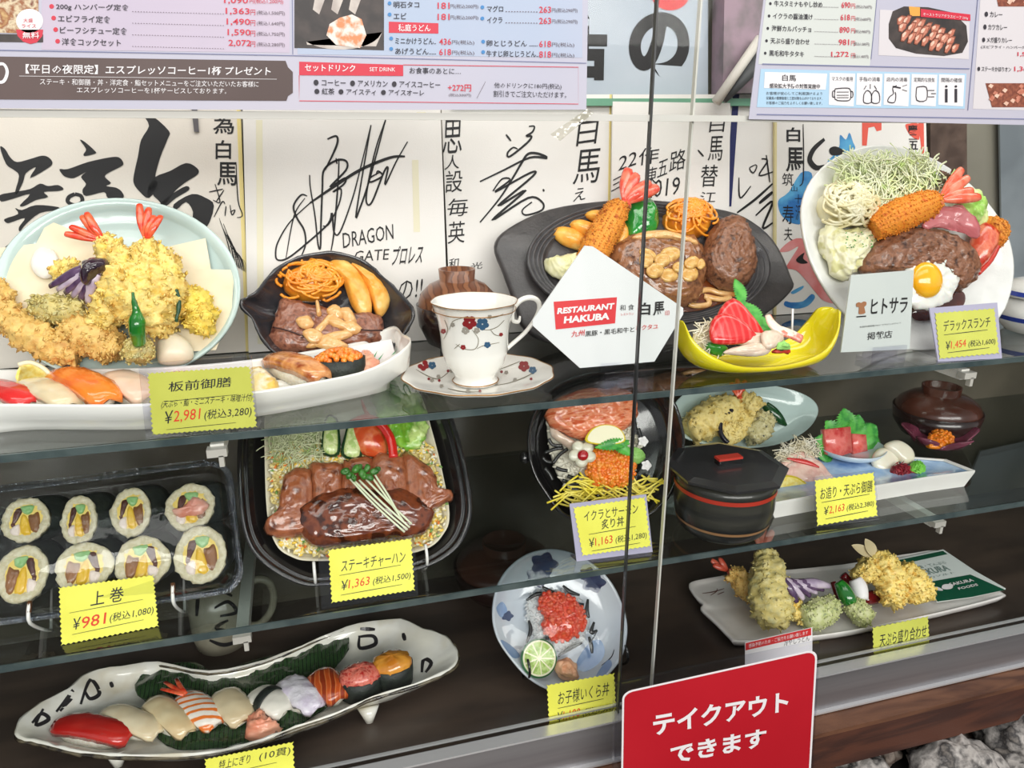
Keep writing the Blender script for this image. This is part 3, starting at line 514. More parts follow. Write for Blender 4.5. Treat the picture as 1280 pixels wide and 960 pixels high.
# ---------------------------------------------------------------- price cards
m_yel = mat('yellow_card', (240,238,96), (232,228,84), 20, .6); m_yel2 = mat('yellow_card_dull', (206,208,92), (198,200,84), 20, .6); m_pen = mat('pen_ink', (24,26,40), rough=.6); m_rpen = mat('red_pen', (224,58,36), rough=.6)
def upright(bl, br, z, ln=16):
    a, b = flat(z).at(*bl), flat(z).at(*br); yaw = math.degrees(math.atan2(b.y-a.y, b.x-a.x)); yaw = max(-12, min(12, yaw)); return lean(a.y, z, ln, yaw, a.x)
def bil(Q, u, v):  # Q = tl,tr,br,bl ; v down
    tl, tr, br, bl = Q; return tuple((1-v)*((1-u)*tl[i]+u*tr[i])+v*((1-u)*bl[i]+u*br[i]) for i in (0,1))
def teeth(Q, nx, ny, d=.018):
    out = []
    for k in range(nx): out += [(k/nx, 0), ((k+.5)/nx, d*1.3)]
    for k in range(ny): out += [(1, k/ny), (1-d, (k+.5)/ny)]
    for k in range(nx): out += [(1-k/nx, 1), (1-(k+.5)/nx, 1-d*1.3)]
    for k in range(ny): out += [(0, 1-k/ny), (d, 1-(k+.5)/ny)]
    return [bil(Q, *p) for p in out]
def card(label, Q, lines, z=S2, holder=None, m=None, ln=16, rules=(), base=None, fr=None):
    lo = holder or Q; fr = fr or upright(lo[3], lo[2], z, ln); o = fr.at(*bil(Q, .5, 1)); t = T('price_card', label, 'price card', fr, o, 'yellow price cards')
    nx = max(8, int(abs(Q[1][0]-Q[0][0])/6)); ny = max(6, int(abs(Q[3][1]-Q[0][1])/6))
    P = fr.poly(teeth(Q, nx, ny)); pp_ = t.part('paper', MB().prism([(p.x,p.y) for p in P], 0, .0005), m or m_yel, smooth=False)
    if holder:
        H = [(p.x,p.y) for p in fr.poly(holder)]; mb = MB().prism(H, -.002, -.0004)
        x0, x1, yb_ = H[3][0], H[2][0], min(H[3][1], H[2][1]); mb.add([(x0,yb_,-.002),(x1,yb_,-.002),(x1,yb_-.001,-.024),(x0,yb_-.001,-.024),(x0,yb_+.0015,-.002),(x1,yb_+.0015,-.002),(x1,yb_+.0005,-.024),(x0,yb_+.0005,-.024)], [(0,1,2,3),(4,7,6,5),(3,2,6,7)])
        t.part('holder', mb, mat('card_holder', (176,172,196), rough=.15, coat=.5) if base else m_acr, smooth=False)
    K = MB(); R_ = MB()
    for s, u0, v1, u1, hv, c in lines:
        bl, br, tl = bil(Q, u0, v1), bil(Q, u1, v1-.015), bil(Q, u0+.02, v1-hv); txt(R_ if c else K, s, fr, bl, br, tl, .0008, .004 if len(s) < 5 else .0)
    for v, u0, u1 in rules: brush(K, fr, [bil(Q, u0, v+.01), bil(Q, u1, v-.02)], .9, .0008, 2)
    t.part('lettering', K, m_pen, smooth=False, parent=pp_)
    if R_.v: t.part('price_lettering', R_, m_rpen, smooth=False, parent=pp_)
    return t
def pr(y, p, tx, v=.88, h=.2): return [('￥', .06+.06, v, .2, h, 0), (p, .21, v, .46, h, 1), ('(税込'+tx+')', .5, v, .95, h*.9, 0)]
card('yellow card 2,981 yen in a clear holder on the white sushi plate', [(184,466),(313,457),(322,534),(190,544)], [('板前御膳',.18,.42,.78,.25,0),('(天ぷら・鮨・ミニステーキ・味噌汁付)',.1,.6,.97,.14,0)]+pr(0,'2,981','3,280',.84,.2), S1, [(172.5,455),(314,445),(323,538),(182,547)], m_yel2, rules=((.47,.14,.85),(.92,.14,.8)), ln=1)
card('yellow card 1,454 yen in a clear holder before the white lunch plate', [(1168,391),(1243,385),(1249,442),(1174,449)], [('デラックスランチ',.12,.42,.9,.24,0)]+pr(0,'1,454','1,600',.82,.18), S1, [(1162,385),(1247,378),(1253,448),(1173,452)], m_yel2, rules=((.48,.12,.85),(.87,.15,.85)), base=1)
card('yellow card 981 yen leaning on the pack of rolls', [(73,734),(192.5,718),(199,783),(76,807)], [('上 巻',.32,.42,.66,.26,0)]+pr(0,'981','1,080',.78,.2), S2, ln=18, rules=((.46,.1,.86),(.84,.12,.85)))
card('yellow card 1,363 yen at the black bento box', [(409.6,687),(514.6,672.5),(519,738),(414,754)], [('ステーキチャーハン',.14,.46,.9,.22,0)]+pr(0,'1,363','1,500',.8,.18), S2, [(396.5,681),(517.5,669.6),(523,745),(402,762)], ln=20, rules=((.5,.12,.85),(.87,.12,.85)))
card('yellow card 1,163 yen in a holder before the salmon roe bowl', [(716,634),(806,621),(814,683),(727.6,695)], [('イクラとサーモン',.12,.32,.88,.2,0),('炙り丼',.34,.53,.66,.2,0)]+pr(0,'1,163','1,280',.86,.18), S2, [(712,630),(808,618),(816,690),(721,702)], ln=14, rules=((.58,.15,.82),(.92,.15,.85)), base=1)
card('yellow card 2,163 yen in front of the long sashimi plate', [(1018,600),(1092,590),(1097,645),(1021,657.6)], [('お造り・天ぷら御膳',.08,.45,.95,.26,0)]+pr(0,'2,163','2,380',.8,.18), S2, [(1017,597),(1093,588),(1101,651),(1020,661)], ln=16, rules=((.5,.1,.9),(.87,.15,.85)))
fl_ = lean(.607, S3+.012, 8, 0, 0)
card('yellow card at the bottom glass below the children’s salmon roe bowl', [(683,856),(768,841),(771,896),(686,912)], [('お子様いくら丼',.15,.5,.9,.3,0)]+pr(0,'1,190','1,300',.88,.22), S3, rules=((.56,.15,.82),), fr=fl_)
card('yellow card at the bottom glass below the long tempura plate', [(1090,784),(1160,770),(1163,822),(1092,838)], [('天ぷら盛り合わせ',.12,.5,.95,.3,0)]+pr(0,'981','1,080',.85,.2), S3, m=m_yel2, rules=((.56,.15,.9),), fr=fl_)
card('yellow card half hidden below the sushi boat plate', [(255.5,948.6),(367,926.6),(370,985),(258,1006)], [('特上にぎり',.15,.3,.5,.2,0),('(10貫)',.6,.3,.95,.2,0)], S3, rules=((.4,.15,.8),), fr=fl_)
rc = T('notice_card', 'small white card with a red top band above the red takeaway sign', 'card', fl_, fl_.at(975,805))
rc.part('paper', MB().prism([(p.x,p.y) for p in fl_.poly([(931,803),(1015,784),(1015,824),(931,843)])], 0, .0006), m_wt, smooth=False)
a = MB(); ink(a, fl_, [(932,804),(1014,785),(1014,794),(932,813)], .0008, 0); rc.part('red_band', a, m_red, smooth=False)
a = MB(); txt(a, '感染予防のため・ご協力をお願い致します', fl_, (936,810), (1010,793), (936,805), .001); rc.part('band_print', a, m_wt, smooth=False)
a = MB(); txt(a, '冷やしうどん', fl_, (980,808), (1012,801), (980,800), .0008); rc.part('lettering', a, m_ink, smooth=False)
# red takeaway sign on the glass
Fs = lean(.53, -.66, 0)
ts = T('takeaway_sign', 'red takeaway sign with white lettering hanging on the lower glass', 'sign', Fs, Fs.at(900,890))
ts.part('acrylic_sleeve', slabpx(Fs, [(769,858),(1026,804),(1016,985),(768,985)], -.006, -.001), m_acr, smooth=False)
def rq(fr, Q, r=.08):
    out = []
    for (u, v), a0 in (((r,r*1.3),180),((1-r,r*1.3),90),((1-r,1-r*1.3),0),((r,1-r*1.3),270)):
        for k in range(5): t = math.radians(a0-k*22.5); out.append(bil(Q, u+r*math.cos(t), v-r*1.3*math.sin(t)))
    return out
QS = [(778,865),(1022,811),(1012,990),(776,1000)]
a = MB(); ink(a, Fs, rq(Fs, QS, .05), 0, 0); ts.part('white_border', a, m_wt, smooth=False)
Q2 = [(780.5,867),(1019.5,814),(1009.5,990),(778.5,1000)]; a = MB(); ink(a, Fs, rq(Fs, Q2, .045), .0004, 0); ts.part('red_panel', a, mat('sign_red', (188,26,40), (180,22,36), 4, .35), smooth=False)
a = MB(); txt(a, 'テイクアウト', Fs, (817,920), (985,889), (816,893), .0009, .03); txt(a, 'できます', Fs, (838,956), (957,933), (838,932), .0009, .03); ts.part('lettering', a, m_wt, smooth=False)
# diamond restaurant sign
Fd = lean(.628, S1+.006, 8, -4, .29); m_card = mat('sign_card', (226,228,228), (220,222,222), 5, .5)
ds = T('restaurant_sign', 'white five-sided restaurant sign with a red logo panel', 'sign', Fd, Fd.at(780,470))
dsb = ds.part('board', MB().prism([(p.x,p.y) for p in Fd.poly([(731,307),(741,308),(854,385),(854,393),(818,452),(725,460),(666,407),(666,400)])], -.002, 0), m_card, smooth=False)
qd = lambda L: q(L, 6.4, 660, 360)
a = MB(); ink(a, Fd, qd([(205,110),(712,73),(697,282),(222,332)]), .0004, 0); ds.part('red_panel', a, mat('logo_red', (216,40,46), rough=.4), smooth=False, parent=dsb)
a = MB(); txt(a, 'RESTAURANT', Fd, *qd([(232,210),(685,168),(240,160)]), .0008, .045); txt(a, 'HAKUBA', Fd, *qd([(285,285),(650,252),(292,228)]), .0008, .045); ds.part('logo_lettering', a, m_wt, smooth=False, parent=dsb)
a = MB(); txt(a, '白', Fd, *qd([(892,220),(978,216),(895,118)]), .0008, .03); txt(a, '馬', Fd, *qd([(1000,222),(1088,214),(1005,112)]), .0008, .03); txt(a, '和 食', Fd, *qd([(735,182),(848,176),(738,135)]), .0008); txt(a, '黒豚・黒毛和牛と', Fd, *qd([(458,390),(850,352),(460,345)]), .0008, .01); ds.part('lettering', a, m_ink, smooth=False, parent=dsb)
a = MB(); txt(a, '九州', Fd, *qd([(345,395),(450,382),(350,345)]), .0008, .01); txt(a, 'ホクタユ', Fd, *qd([(862,340),(1040,326),(865,300)]), .0008, .01); txt(a, '印', Fd, *qd([(1098,222),(1132,220),(1098,182)]), .0008); txt(a, 'レストラン', Fd, *qd([(745,222),(845,216),(745,202)]), .0008); ds.part('red_lettering', a, m_red, smooth=False, parent=dsb)
def block(label, x, y, z, w, d, h):
    t = T('acrylic_stand', label, 'acrylic stand', W0, (x,y,z), 'clear acrylic sign stands'); t.part('foot', MB().box((x,y+.004,z+.003), (w,d,.005)), m_acr, smooth=False)
    t.part('clamp', MB().box((x,y+d*.22,z+h/2+.004), (w,.005,h)).box((x,y-d*.28,z+h/2), (w,.003,h*.8)), m_acr, smooth=False)
block('clear acrylic block under the five-sided sign', .292, .628, S1+.0003, .05, .026, .024)
# grey guide sign
Fh = lean(.638, S1+.006, 6, 0, .6)
hs = T('guide_sign', 'pale grey paper guide sign with a brown shirt-like mark', 'sign', Fh, Fh.at(1100,440))
hsb = hs.part('board', MB().prism([(p.x,p.y) for p in Fh.poly([(1064,344),(1142.5,337.5),(1137,436.5),(1051,440.5)])], -.0015, 0), mat('guide_card', (204,210,206), (198,204,202), 5, .5), smooth=False)
qh = lambda L: q(L, 6.4, 1060, 330)
a = MB(); txt(a, 'ヒトサラ', Fh, *qh([(180,408),(470,388),(192,280)]), .0006, .012); txt(a, '掲載店', Fh, *qh([(152,608),(352,590),(156,548)]), .0006, .005); txt(a, '料理人顔情報 MGT マガジンメディア', Fh, *qh([(95,512),(425,478),(95,498)]), .0006); ink(a, Fh, qh([(68,418),(145,412),(145,422),(68,428)]), .0006, 0); hs.part('lettering', a, m_ink, smooth=False, parent=hsb)
a = MB(); ink(a, Fh, qh([(65,318),(88,305),(105,312),(125,300),(147,305),(146,330),(130,345),(140,390),(105,402),(85,395),(88,345),(70,345)]), .0006, 2); hs.part('brown_mark', a, mat('mark_brown', (160,108,72), rough=.6), smooth=False, parent=hsb)
block('clear acrylic block under the grey guide sign', .602, .640, S1+.0003, .042, .026, .022)
# ================================================================ FOOD BUILDERS
m_rice = mat('rice', (238,234,222), (226,220,204), 400, .45, bump=.8, bs=900, sss=.15)
m_batter = mat('tempura_batter', (240,202,88), [(250,226,138),(226,172,62)], 90, .5, bump=.6, bs=500, ramp=(.3,.7), coat=.15)
m_batterp = mat('pale_batter', (226,214,156), [(214,196,120),(198,192,140)], 110, .5, bump=.6, bs=500, ramp=(.3,.7))
m_batterd = mat('toasted_batter', (224,178,92), [(236,200,120),(206,150,72)], 90, .5, bump=.6, bs=500, ramp=(.3,.7))
m_panko = mat('breadcrumb', (228,128,30), [(240,160,60),(180,80,14)], 180, .6, bump=1, bs=700, ramp=(.3,.7))
m_tail = mat('shrimp_tail', (228,62,36), (240,110,70), 120, .22, coat=.5)
m_leaf = mat('leaf_green', (38,120,38), (70,160,50), 60, .3, coat=.3)
m_shiso = mat('shiso_green', (46,140,50), (90,180,70), 90, .35)
m_white = mat('white_porcelain', (238,237,232), (232,230,224), 8, .12, coat=.6)
m_nori = mat('nori', (24,30,28), (36,44,38), 200, .5, bump=.5, bs=500)
m_roe = mat('salmon_roe', (255,152,44), (250,118,28), 150, .1, coat=.8, sss=.2)
m_roer = mat('red_roe', (232,66,36), (240,100,60), 150, .1, coat=.8, sss=.2)
m_black = mat('black_lacquer', (20,19,20), rough=.14, coat=.8)
m_iron = mat('cast_iron', (58,56,58), (72,70,72), 70, .38, bump=.3, bs=600, spec=.6)
m_sauce = mat('brown_sauce', (88,40,18), (120,60,26), 60, .08, coat=1)
m_beef = mat('seared_beef', (124,70,50), [(160,104,80),(86,42,30)], 120, .28, bump=.6, bs=350, ramp=(.35,.65), coat=.5)
m_patty = mat('hamburger_patty', (112,68,46), [(146,98,70),(66,36,24)], 130, .35, bump=.9, bs=400, ramp=(.3,.7), coat=.35)
m_potato = mat('potato_wedge', (244,196,92), [(236,160,56),(250,214,128)], 40, .35, ramp=(.3,.7), coat=.3)
m_spag = mat('spaghetti', (250,166,50), (240,140,30), 40, .25, coat=.6)
m_lemon = mat('lemon_rind', (246,222,60), rough=.4); m_lemonf = mat('lemon_flesh', (240,214,90), (250,236,150), 200, .3, coat=.4)
m_ging = mat('pickled_ginger', (246,190,160), (238,160,130), 60, .25, sss=.2, coat=.3)
m_celadon = mat('celadon', (196,216,212), (188,208,204), 8, .12, coat=.5)
def rad(fr, cx, cy, rx, h=0.): return (fr.at(cx+rx, cy, h)-fr.at(cx-rx, cy, h)).length/2
def mean(P): return sum(P, Vector())/len(P)
def px_tube(mb, fr, pts, r, h, seg=10, n=4, flatten=1., m=None):   # pts px, radius in px -> metres, centre height h (list or value)
    P = []; R = []
    for i, p in enumerate(pts):
        hh = h[i] if hasattr(h, '__len__') else h; rr = r[i] if hasattr(r, '__len__') else r
        P.append(fr.at(p[0], p[1], hh)); R.append(rad(fr, p[0], p[1], rr, hh))
    return mb.tube(P, R, seg, flatten, m, n)
def pil(name, label, cat, fr, pts, h, m, z0=.001, n=5, rings=8, group=None, disp=None, crumbs=None, p=.7, kind=None, closed=True):
    if disp: rings = int(rings*2.6); n = max(3, int(n*.9)) if n else 0
    P = fr.poly(cr(pts, n, True) if n else pts, z0+h*.4); mb = MB().pillow([(q_.x,q_.y) for q_ in P], z0, h, rings, p); return one(name, label, cat, fr, mb, m, group, kind, disp=disp, crumbs=crumbs)
def pmb(fr, pts, h, z0=.001, n=5, rings=6, p=.7, mb=None): P = fr.poly(cr(pts, n, True) if n else pts, z0+h*.4); return (mb or MB()).pillow([(q_.x,q_.y) for q_ in P], z0, h, rings, p)
def tempura(name, label, fr, pts, r, h, m=m_batter, seed=1, amp=.0035, cr_=(260,.0022), group='tempura pieces', seg=30, cat='tempura'):
    mb = MB(); px_tube(mb, fr, pts, r, h, seg, 13); return one(name, label, cat, fr, mb, m, group, disp=(amp*1.5,130,seed,amp*.75,380), crumbs=(cr_[0],cr_[1],seed))
def tail(ob_or_t, fr, base, tips, h=.012, m=m_tail, w=5.5, part=True):
    mb = MB()
    for i, tp in enumerate(tips):
        mid = ((base[0]+tp[0])/2+(tp[1]-base[1])*.04, (base[1]+tp[1])/2); b0 = (base[0]+(tp[0]-base[0])*.05, base[1]+(tp[1]-base[1])*.05)
        px_tube(mb, fr, [b0, mid, (tp[0]*.9+mid[0]*.1, tp[1]*.9+mid[1]*.1), tp], [w*.5, w*.95, w*.75, w*.15], [h, h+.002*i, h+.002*i, h+.001*i], 8, 4, .55)
    px_tube(mb, fr, [(base[0]*1.0-(tips[0][0]-base[0])*.12, base[1]-(tips[0][1]-base[1])*.12), base], [w*1.1, w*.8], h, 8, 3)
    return part_of(ob_or_t, 'tail', mb, m)
def noodles(name, label, cat, fr, cx, cy, rx, ry, hz, m, n=46, r=.0013, seed=1, z0=.004, loops=True, rot=0):
    rnd = random.Random(seed); mb = MB(); c = fr.at(cx, cy, hz*.5); a = rad(fr, cx, cy, rx, hz*.5); b = a*ry/rx if rx else a; q_ = fr.at(cx, cy+ry, hz*.5); b = (q_-fr.at(cx, cy-ry, hz*.5)).length/2
    R0 = math.radians(rot)
    mb.blob((c.x,c.y,z0), (a*.85,b*.85,hz*.8), 16)
    for i in range(n):
        t0 = rnd.uniform(0, 6.28); L = rnd.uniform(1.2, 3.4) if loops else rnd.uniform(.3, .7); rr = rnd.uniform(.25, .62); ox, oy = rnd.uniform(-.5,.5), rnd.uniform(-.5,.5); P = []
        for k in range(9):
            t = t0+L*k/8; x = (rr*math.cos(t)*rnd.uniform(.97,1.03)+ox) if loops else (rnd.uniform(-.05,.05)+ox*3+math.cos(t0)*(k/8-.5)*L*2); y = (rr*math.sin(t)+oy) if loops else (rnd.uniform(-.05,.05)+oy*3+math.sin(t0)*(k/8-.5)*L*2)
            d = math.hypot(x, y)
            if d > 1.05: x, y = x/d*1.05, y/d*1.05; d = 1.05
            z = hz*.86*math.sqrt(max(0, 1-(d*.93)**2))+rnd.uniform(0,.0018)
            X_, Y_ = a*x, b*y; P.append((c.x+X_*math.cos(R0)-Y_*math.sin(R0), c.y+X_*math.sin(R0)+Y_*math.cos(R0), z0+z))
        mb.tube(P, r, 5, n=2)
    return one(name, label, cat, fr, mb, m, None, 'stuff')
def shreds(fr, pts, hz, n, r, L, m, seed, name, label, cat='vegetable', z0=.003, flatm=.5):
    rnd = random.Random(seed); P = fr.poly(cr(pts, 4, True), hz*.5); xs = [p.x for p in P]; ys = [p.y for p in P]; mb = MB(); cx, cy = sum(xs)/len(xs), sum(ys)/len(ys)
    mb.pillow([(cx+(p.x-cx)*.9, cy+(p.y-cy)*.9) for p in P], z0-.002, hz*.6, 4)
    def inside(x, y):
        c = False; j = len(P)-1
        for i in range(len(P)):
            if (P[i].y > y) != (P[j].y > y) and x < (P[j].x-P[i].x)*(y-P[i].y)/(P[j].y-P[i].y)+P[i].x: c = not c
            j = i
        return c
    k = 0
    while k < n:
        x, y = rnd.uniform(min(xs), max(xs)), rnd.uniform(min(ys), max(ys))
        if not inside(x, y): continue
        k += 1; t = rnd.uniform(0, 6.28); l = L*rnd.uniform(.5, 1.2); bn = rnd.uniform(-1.3, 1.3); z = z0+hz*rnd.uniform(.45, .95); Q = []
        for i in range(5): s_ = (i/4-.5)*l; Q.append((x+math.cos(t+bn*s_/l)*s_, y+math.sin(t+bn*s_/l)*s_, z+rnd.uniform(-.001,.0015)+(.003-.012*abs(s_/l)**2)*.5))
        mb.tube(Q, r*rnd.uniform(.7,1.3), 4, flatm, n=2)
    return one(name, label, cat, fr, mb, m, None, 'stuff')
def grains(fr, pts, hz, n, r, m, seed, name, label, cat, z0=.002, kind='stuff', base=True, el=1., pile=True, mats=None):
    rnd = random.Random(seed); P = fr.poly(cr(pts, 4, True), hz*.6); xs = [p.x for p in P]; ys = [p.y for p in P]; cx, cy = sum(xs)/len(xs), sum(ys)/len(ys); mb = MB()
    if base: mb.pillow([(cx+(p.x-cx)*.96, cy+(p.y-cy)*.96) for p in P], z0-.001, hz*.85, 6, .5 if pile else .25)
    k = 0
    while k < n:
        i = rnd.randrange(len(P)); e = P[i].lerp(P[(i+1)%len(P)], rnd.random()); s_ = math.sqrt(rnd.random()); x, y = cx+(e.x-cx)*s_, cy+(e.y-cy)*s_; k += 1
        z = z0+hz*(.82*math.sqrt(max(0,1-s_**2.6*.93)) if pile else .85)+rnd.uniform(-.2,.25)*r
        if el == 1: mb.ico((x,y,z), r*rnd.uniform(.85,1.1), m=0)
        else: t = rnd.uniform(0,3.14); d = Vector((math.cos(t), math.sin(t), rnd.uniform(-.3,.3)))*r*el; mb.tube([Vector((x,y,z))-d, Vector((x,y,z)), Vector((x,y,z))+d], [r*.5,r,r*.5], 5, m=rnd.choice(mats) if mats else 0)
    return one(name, label, cat, fr, mb, m, None, kind)
def nigiri(label, fr, a, b, wd, topm, top_h=.006, rice_h=.016, z0=.001, droop=.28, over=1.02, group=None, seed=1, tw=1., name='nigiri_sushi', disp=None):
    A = fr.at(a[0], a[1], z0+rice_h*.8); B = fr.at(b[0], b[1], z0+rice_h*.8); A.z = B.z = 0; L = (B-A).length; d = (B-A).normalized(); n = Vector((-d.y, d.x, 0)); c = (A+B)/2; ang = math.atan2(d.y, d.x)
    t = T(name, label, 'sushi', fr, (c.x,c.y,z0), group)
    mb = MB(); mb.blob((c.x,c.y,z0+rice_h*.5), (L*.47,wd*.47,rice_h*.56), 26, ang, sq=.6); t.part('rice', mb, m_rice, disp=(.0012,420,seed))
    mb = MB(); R = []; nu, nv = 16, 9; tw *= .9
    for i in range(nu+1):
        u = i/nu*2-1; e = math.sqrt(max(0,1-abs(u)**4))*.98+.02; row = []
        prof = [(v/nv*2-1) for v in range(nv+1)]
        up = []; dn = []
        for v in prof:
            ww = wd*.5*tw*(.62+.38*e); y = v*ww; zt = rice_h+top_h-(abs(v)**2.6)*rice_h*droop-(abs(u)**3)*rice_h*.5; up.append((u*L*.5*over, y, zt)); dn.append((u*L*.5*over, y*.96, zt-top_h*(.9 if abs(u)<.95 else .5)))
        row = up+dn[::-1]; R.append([Vector((c.x,c.y,z0))+d*p[0]+n*p[1]+Vector((0,0,p[2])) for p in row])
    mb.rings(R); t.part('topping', mb, topm, disp=disp or (.0008,130,seed)); t.ang = ang; t.c = c; t.d = d; t.n = n; t.L = L; t.top = z0+rice_h+top_h
    return t
def gunkan(label, fr, cx, cy, rx, ht, topm, kind='roe', seed=1, z0=.001, el=1.25, ang=0., group=None):
    c = fr.at(cx, cy, z0+ht); r = rad(fr, cx, cy, rx, z0+ht); t = T('gunkan_sushi', label, 'sushi', fr, (c.x,c.y,z0), group); A = math.radians(ang)
    def rg(s_, z): return [Vector((c.x+s_*r*(math.cos(q_)*math.cos(A)-math.sin(q_)/el*math.sin(A)), c.y+s_*r*(math.cos(q_)*math.sin(A)+math.sin(q_)/el*math.cos(A)), z)) for q_ in [2*math.pi*i/36 for i in range(36)]]
    t.part('nori_band', MB().rings([rg(.97,z0), rg(1,z0+ht*.5), rg(1,z0+ht), rg(.95,z0+ht), rg(.95,z0)], False, False), m_nori, disp=(.0005,150,seed))
    t.part('rice', MB().rings([rg(.9,z0), rg(.93,z0+ht*.75)]), m_rice)
    rnd = random.Random(seed); mb = MB()
    if kind == 'roe':
        for _ in range(130): s_ = math.sqrt(rnd.random())*.86; q_ = rnd.uniform(0,6.28); p = rg(s_, 0)[int(q_/6.284*36)]; mb.ico((p.x,p.y,z0+ht*.85+ht*.5*(1-s_*s_)), .0033)
        t.part('roe', mb, topm, kind='stuff')
    else:
        mb.rings([rg(s_,z0+ht*.7+ht*k) for s_, k in ((.9,0),(.98,.28),(.9,.5),(.6,.66),(.25,.74),(.02,.75))], True, True); t.part('topping', mb, topm, disp=(.0016,220,seed,.0006,700))
    return t
def leafshape(fr, tip, base, w, h=.004, m=m_leaf, spiky=0, bend=.0, z=.002, mb=None):
    A, B = fr.at(*base, z), fr.at(*tip, z); d = B-A; n = Vector((-d.y, d.x, 0)).normalized()*rad(fr, *base, w, z); mb = mb or MB(); k = 12 if not spiky else 24; vs = []; fs = []
    for i in range(k+1):
        t = i/k; wv = math.sin(math.pi*min(1,t*.93+.07))**.8*(1+(spiky*(.28 if i%2 else -.1))); c = A+d*t+Vector((0,0,h*math.sin(t*3)+bend*t*t)); vs += [c-n*wv+Vector((0,0,h*.6)), c, c+n*wv+Vector((0,0,h*.6))]
    for i in range(k): b = i*3; fs += [(b,b+1,b+4,b+3),(b+1,b+2,b+5,b+4)]
    return mb.add(vs, fs)
def stand(fr, p1, p2, m, label, grp='small plate stands', z=0., tipm=None, up=.018, pen=.012):
    P1, P2 = fr.at(*p1, 0), fr.at(*p2, 0); y0 = min(P1.y,P2.y); t = T('plate_stand', label, 'plate stand', fr, ((P1.x+P2.x)/2, y0, -.01), grp)
    for P in (P1, P2):
        mb = MB().tube([(P.x,P.y-.001,-.014), (P.x,P.y-.002,.006), (P.x,P.y+.001,pen+.012), (P.x,P.y+up*.6,pen+.017), (P.x,P.y+up,pen+.015)], .0016, 6, n=3); t.part('prong', mb, m)
        if tipm: t.part('prong_tip', MB().tube([(P.x,P.y+up*.5,pen+.0165),(P.x,P.y+up*1.05,pen+.015)], .0021, 6), tipm)
    t.part('back_bar', MB().tube([(P1.x,P1.y,-.012),(P1.x,P1.y+.06,-.008),(P2.x,P2.y+.06,-.008),(P2.x,P2.y,-.012)], .0014, 6), m)
    return t
# ================================================================ UPPER SHELF
# --- celadon tempura platter, far left
FA = lean(.735, S1, 36); E = ell(146,362,155,114,0,64)
def dish(name, label, fr, pts, levels, m, group=None, h0=.0, cat='plate', disp=None, sm=4):
    P = fr.poly(pts if not sm else cr(pts, sm, True), h0); mb = MB().loft([(p.x,p.y) for p in P], levels); return one(name, label, cat, fr, mb, m, group, disp=disp)
dish('round_platter', 'large round celadon platter of tempura leaning at the far left', FA, E, [(.55,-.016),(.62,-.016),(.86,-.004),(1,.006),(1,.009),(.985,.010),(.93,.004),(.90,.0015),(.885,-.001),(.6,-.003),(.02,-.003)], m_celadon, h0=.008, sm=0)
m_tp = mat('tempura_paper', (234,222,194), (226,212,182), 30, .7, sss=.0)
for i, (pp, lb) in enumerate(((([(-20,312),(45,304),(60,275),(128,302),(150,370),(150,430),(18,420),(-20,400)]), 'folded tempura paper on the left of the celadon platter'), ([(195,312),(257,298),(266,350),(200,365)], 'tempura paper corner pointing up at the right of the celadon platter'), ([(200,336),(293,338),(290,385),(283,408),(270,438),(200,442),(160,400)], 'large tempura paper sheet at the lower right of the celadon platter'))):
    P = FA.poly(pp, .004); one('tempura_paper', lb, 'paper', FA, MB().prism([(p.x,p.y) for p in P], .003+i*.0009, .0034+i*.0009), m_tp, 'tempura papers', smooth=False)
pil('squid_slice', 'round white slice on the paper left of the eggplant', 'squid', FA, [(38,325),(48,309),(66,312),(73,328),(70,342),(55,348),(42,340)], .006, mat('white_squid', (240,236,230), (230,224,214), 50, .3, sss=.2), .006)
G1 = 'tempura on the celadon platter'
tempura('tempura_piece', 'small yellow tempura behind the eggplant fan', FA, [(64,342),(80,334),(98,334)], [8,10,7], .014, seed=2, group=G1, cr_=(120,.002))
t = T('eggplant_tempura', 'fanned purple eggplant tempura on the celadon platter', 'tempura', FA, FA.at(98,350,.01), G1)
mb = MB()
for k in range(6):
    a = (128-k*1.5, 330+k*2.4); b = (62+k*9.5, 358+k*4.2); mb.i = k % 2; px_tube(mb, FA, [a, ((a[0]+b[0])/2-2, (a[1]+b[1])/2-3), b], [7,8.5,4], [.048,.042,.028], 8, 4, .5)
m_fan = [mat('eggplant_fan', (74,50,84), (104,78,112), 60, .25, coat=.5), mat('eggplant_flesh', (206,190,206), (170,150,176), 60, .3, coat=.4)]
t.part('fan', mb, m_fan)
mb = MB(); pmb(FA, [(98,340),(104,326),(120,321),(135,325),(133,336),(120,345),(108,355),(100,350)], .014, .044, mb=mb); t.part('skin', mb, mat('eggplant_skin', (38,20,36), (60,38,56), 60, .12, coat=.9), disp=(.0012,150,3))
mb = MB(); px_tube(mb, FA, [(42,378),(58,385),(80,388),(104,384)], [10,19,19,12], .018, 20, 6); t.part('batter', mb, m_batterp, disp=(.004,170,4), crumbs=(420,.0024,4))
tempura('prawn_tempura', 'toasted prawn tempura along the left edge of the celadon platter', FA, [(-4,352),(4,372),(14,398),(40,420),(70,436),(98,446)], [8,13,18,22,20,12], .014, m_batterd, 5, group=G1, cr_=(420,.0024))
tempura('tempura_piece', 'lumpy toasted tempura at the bottom centre of the celadon platter', FA, [(78,410),(105,418),(135,432),(150,440)], [18,24,22,12], .016, m_batterd, 6, group=G1, cr_=(380,.0024))
p = tempura('prawn_tempura', 'prawn tempura with its tail pointing left on the celadon platter', FA, [(130,304),(142,318),(150,345),(140,380),(125,410)], [11,18,27,28,16], [.03,.034,.03,.026,.02], seed=7, group=G1, cr_=(520,.0026), amp=.0045)
tail(p, FA, (130,301), [(81,292),(88,283),(102,270),(108,266)], .036, w=6)
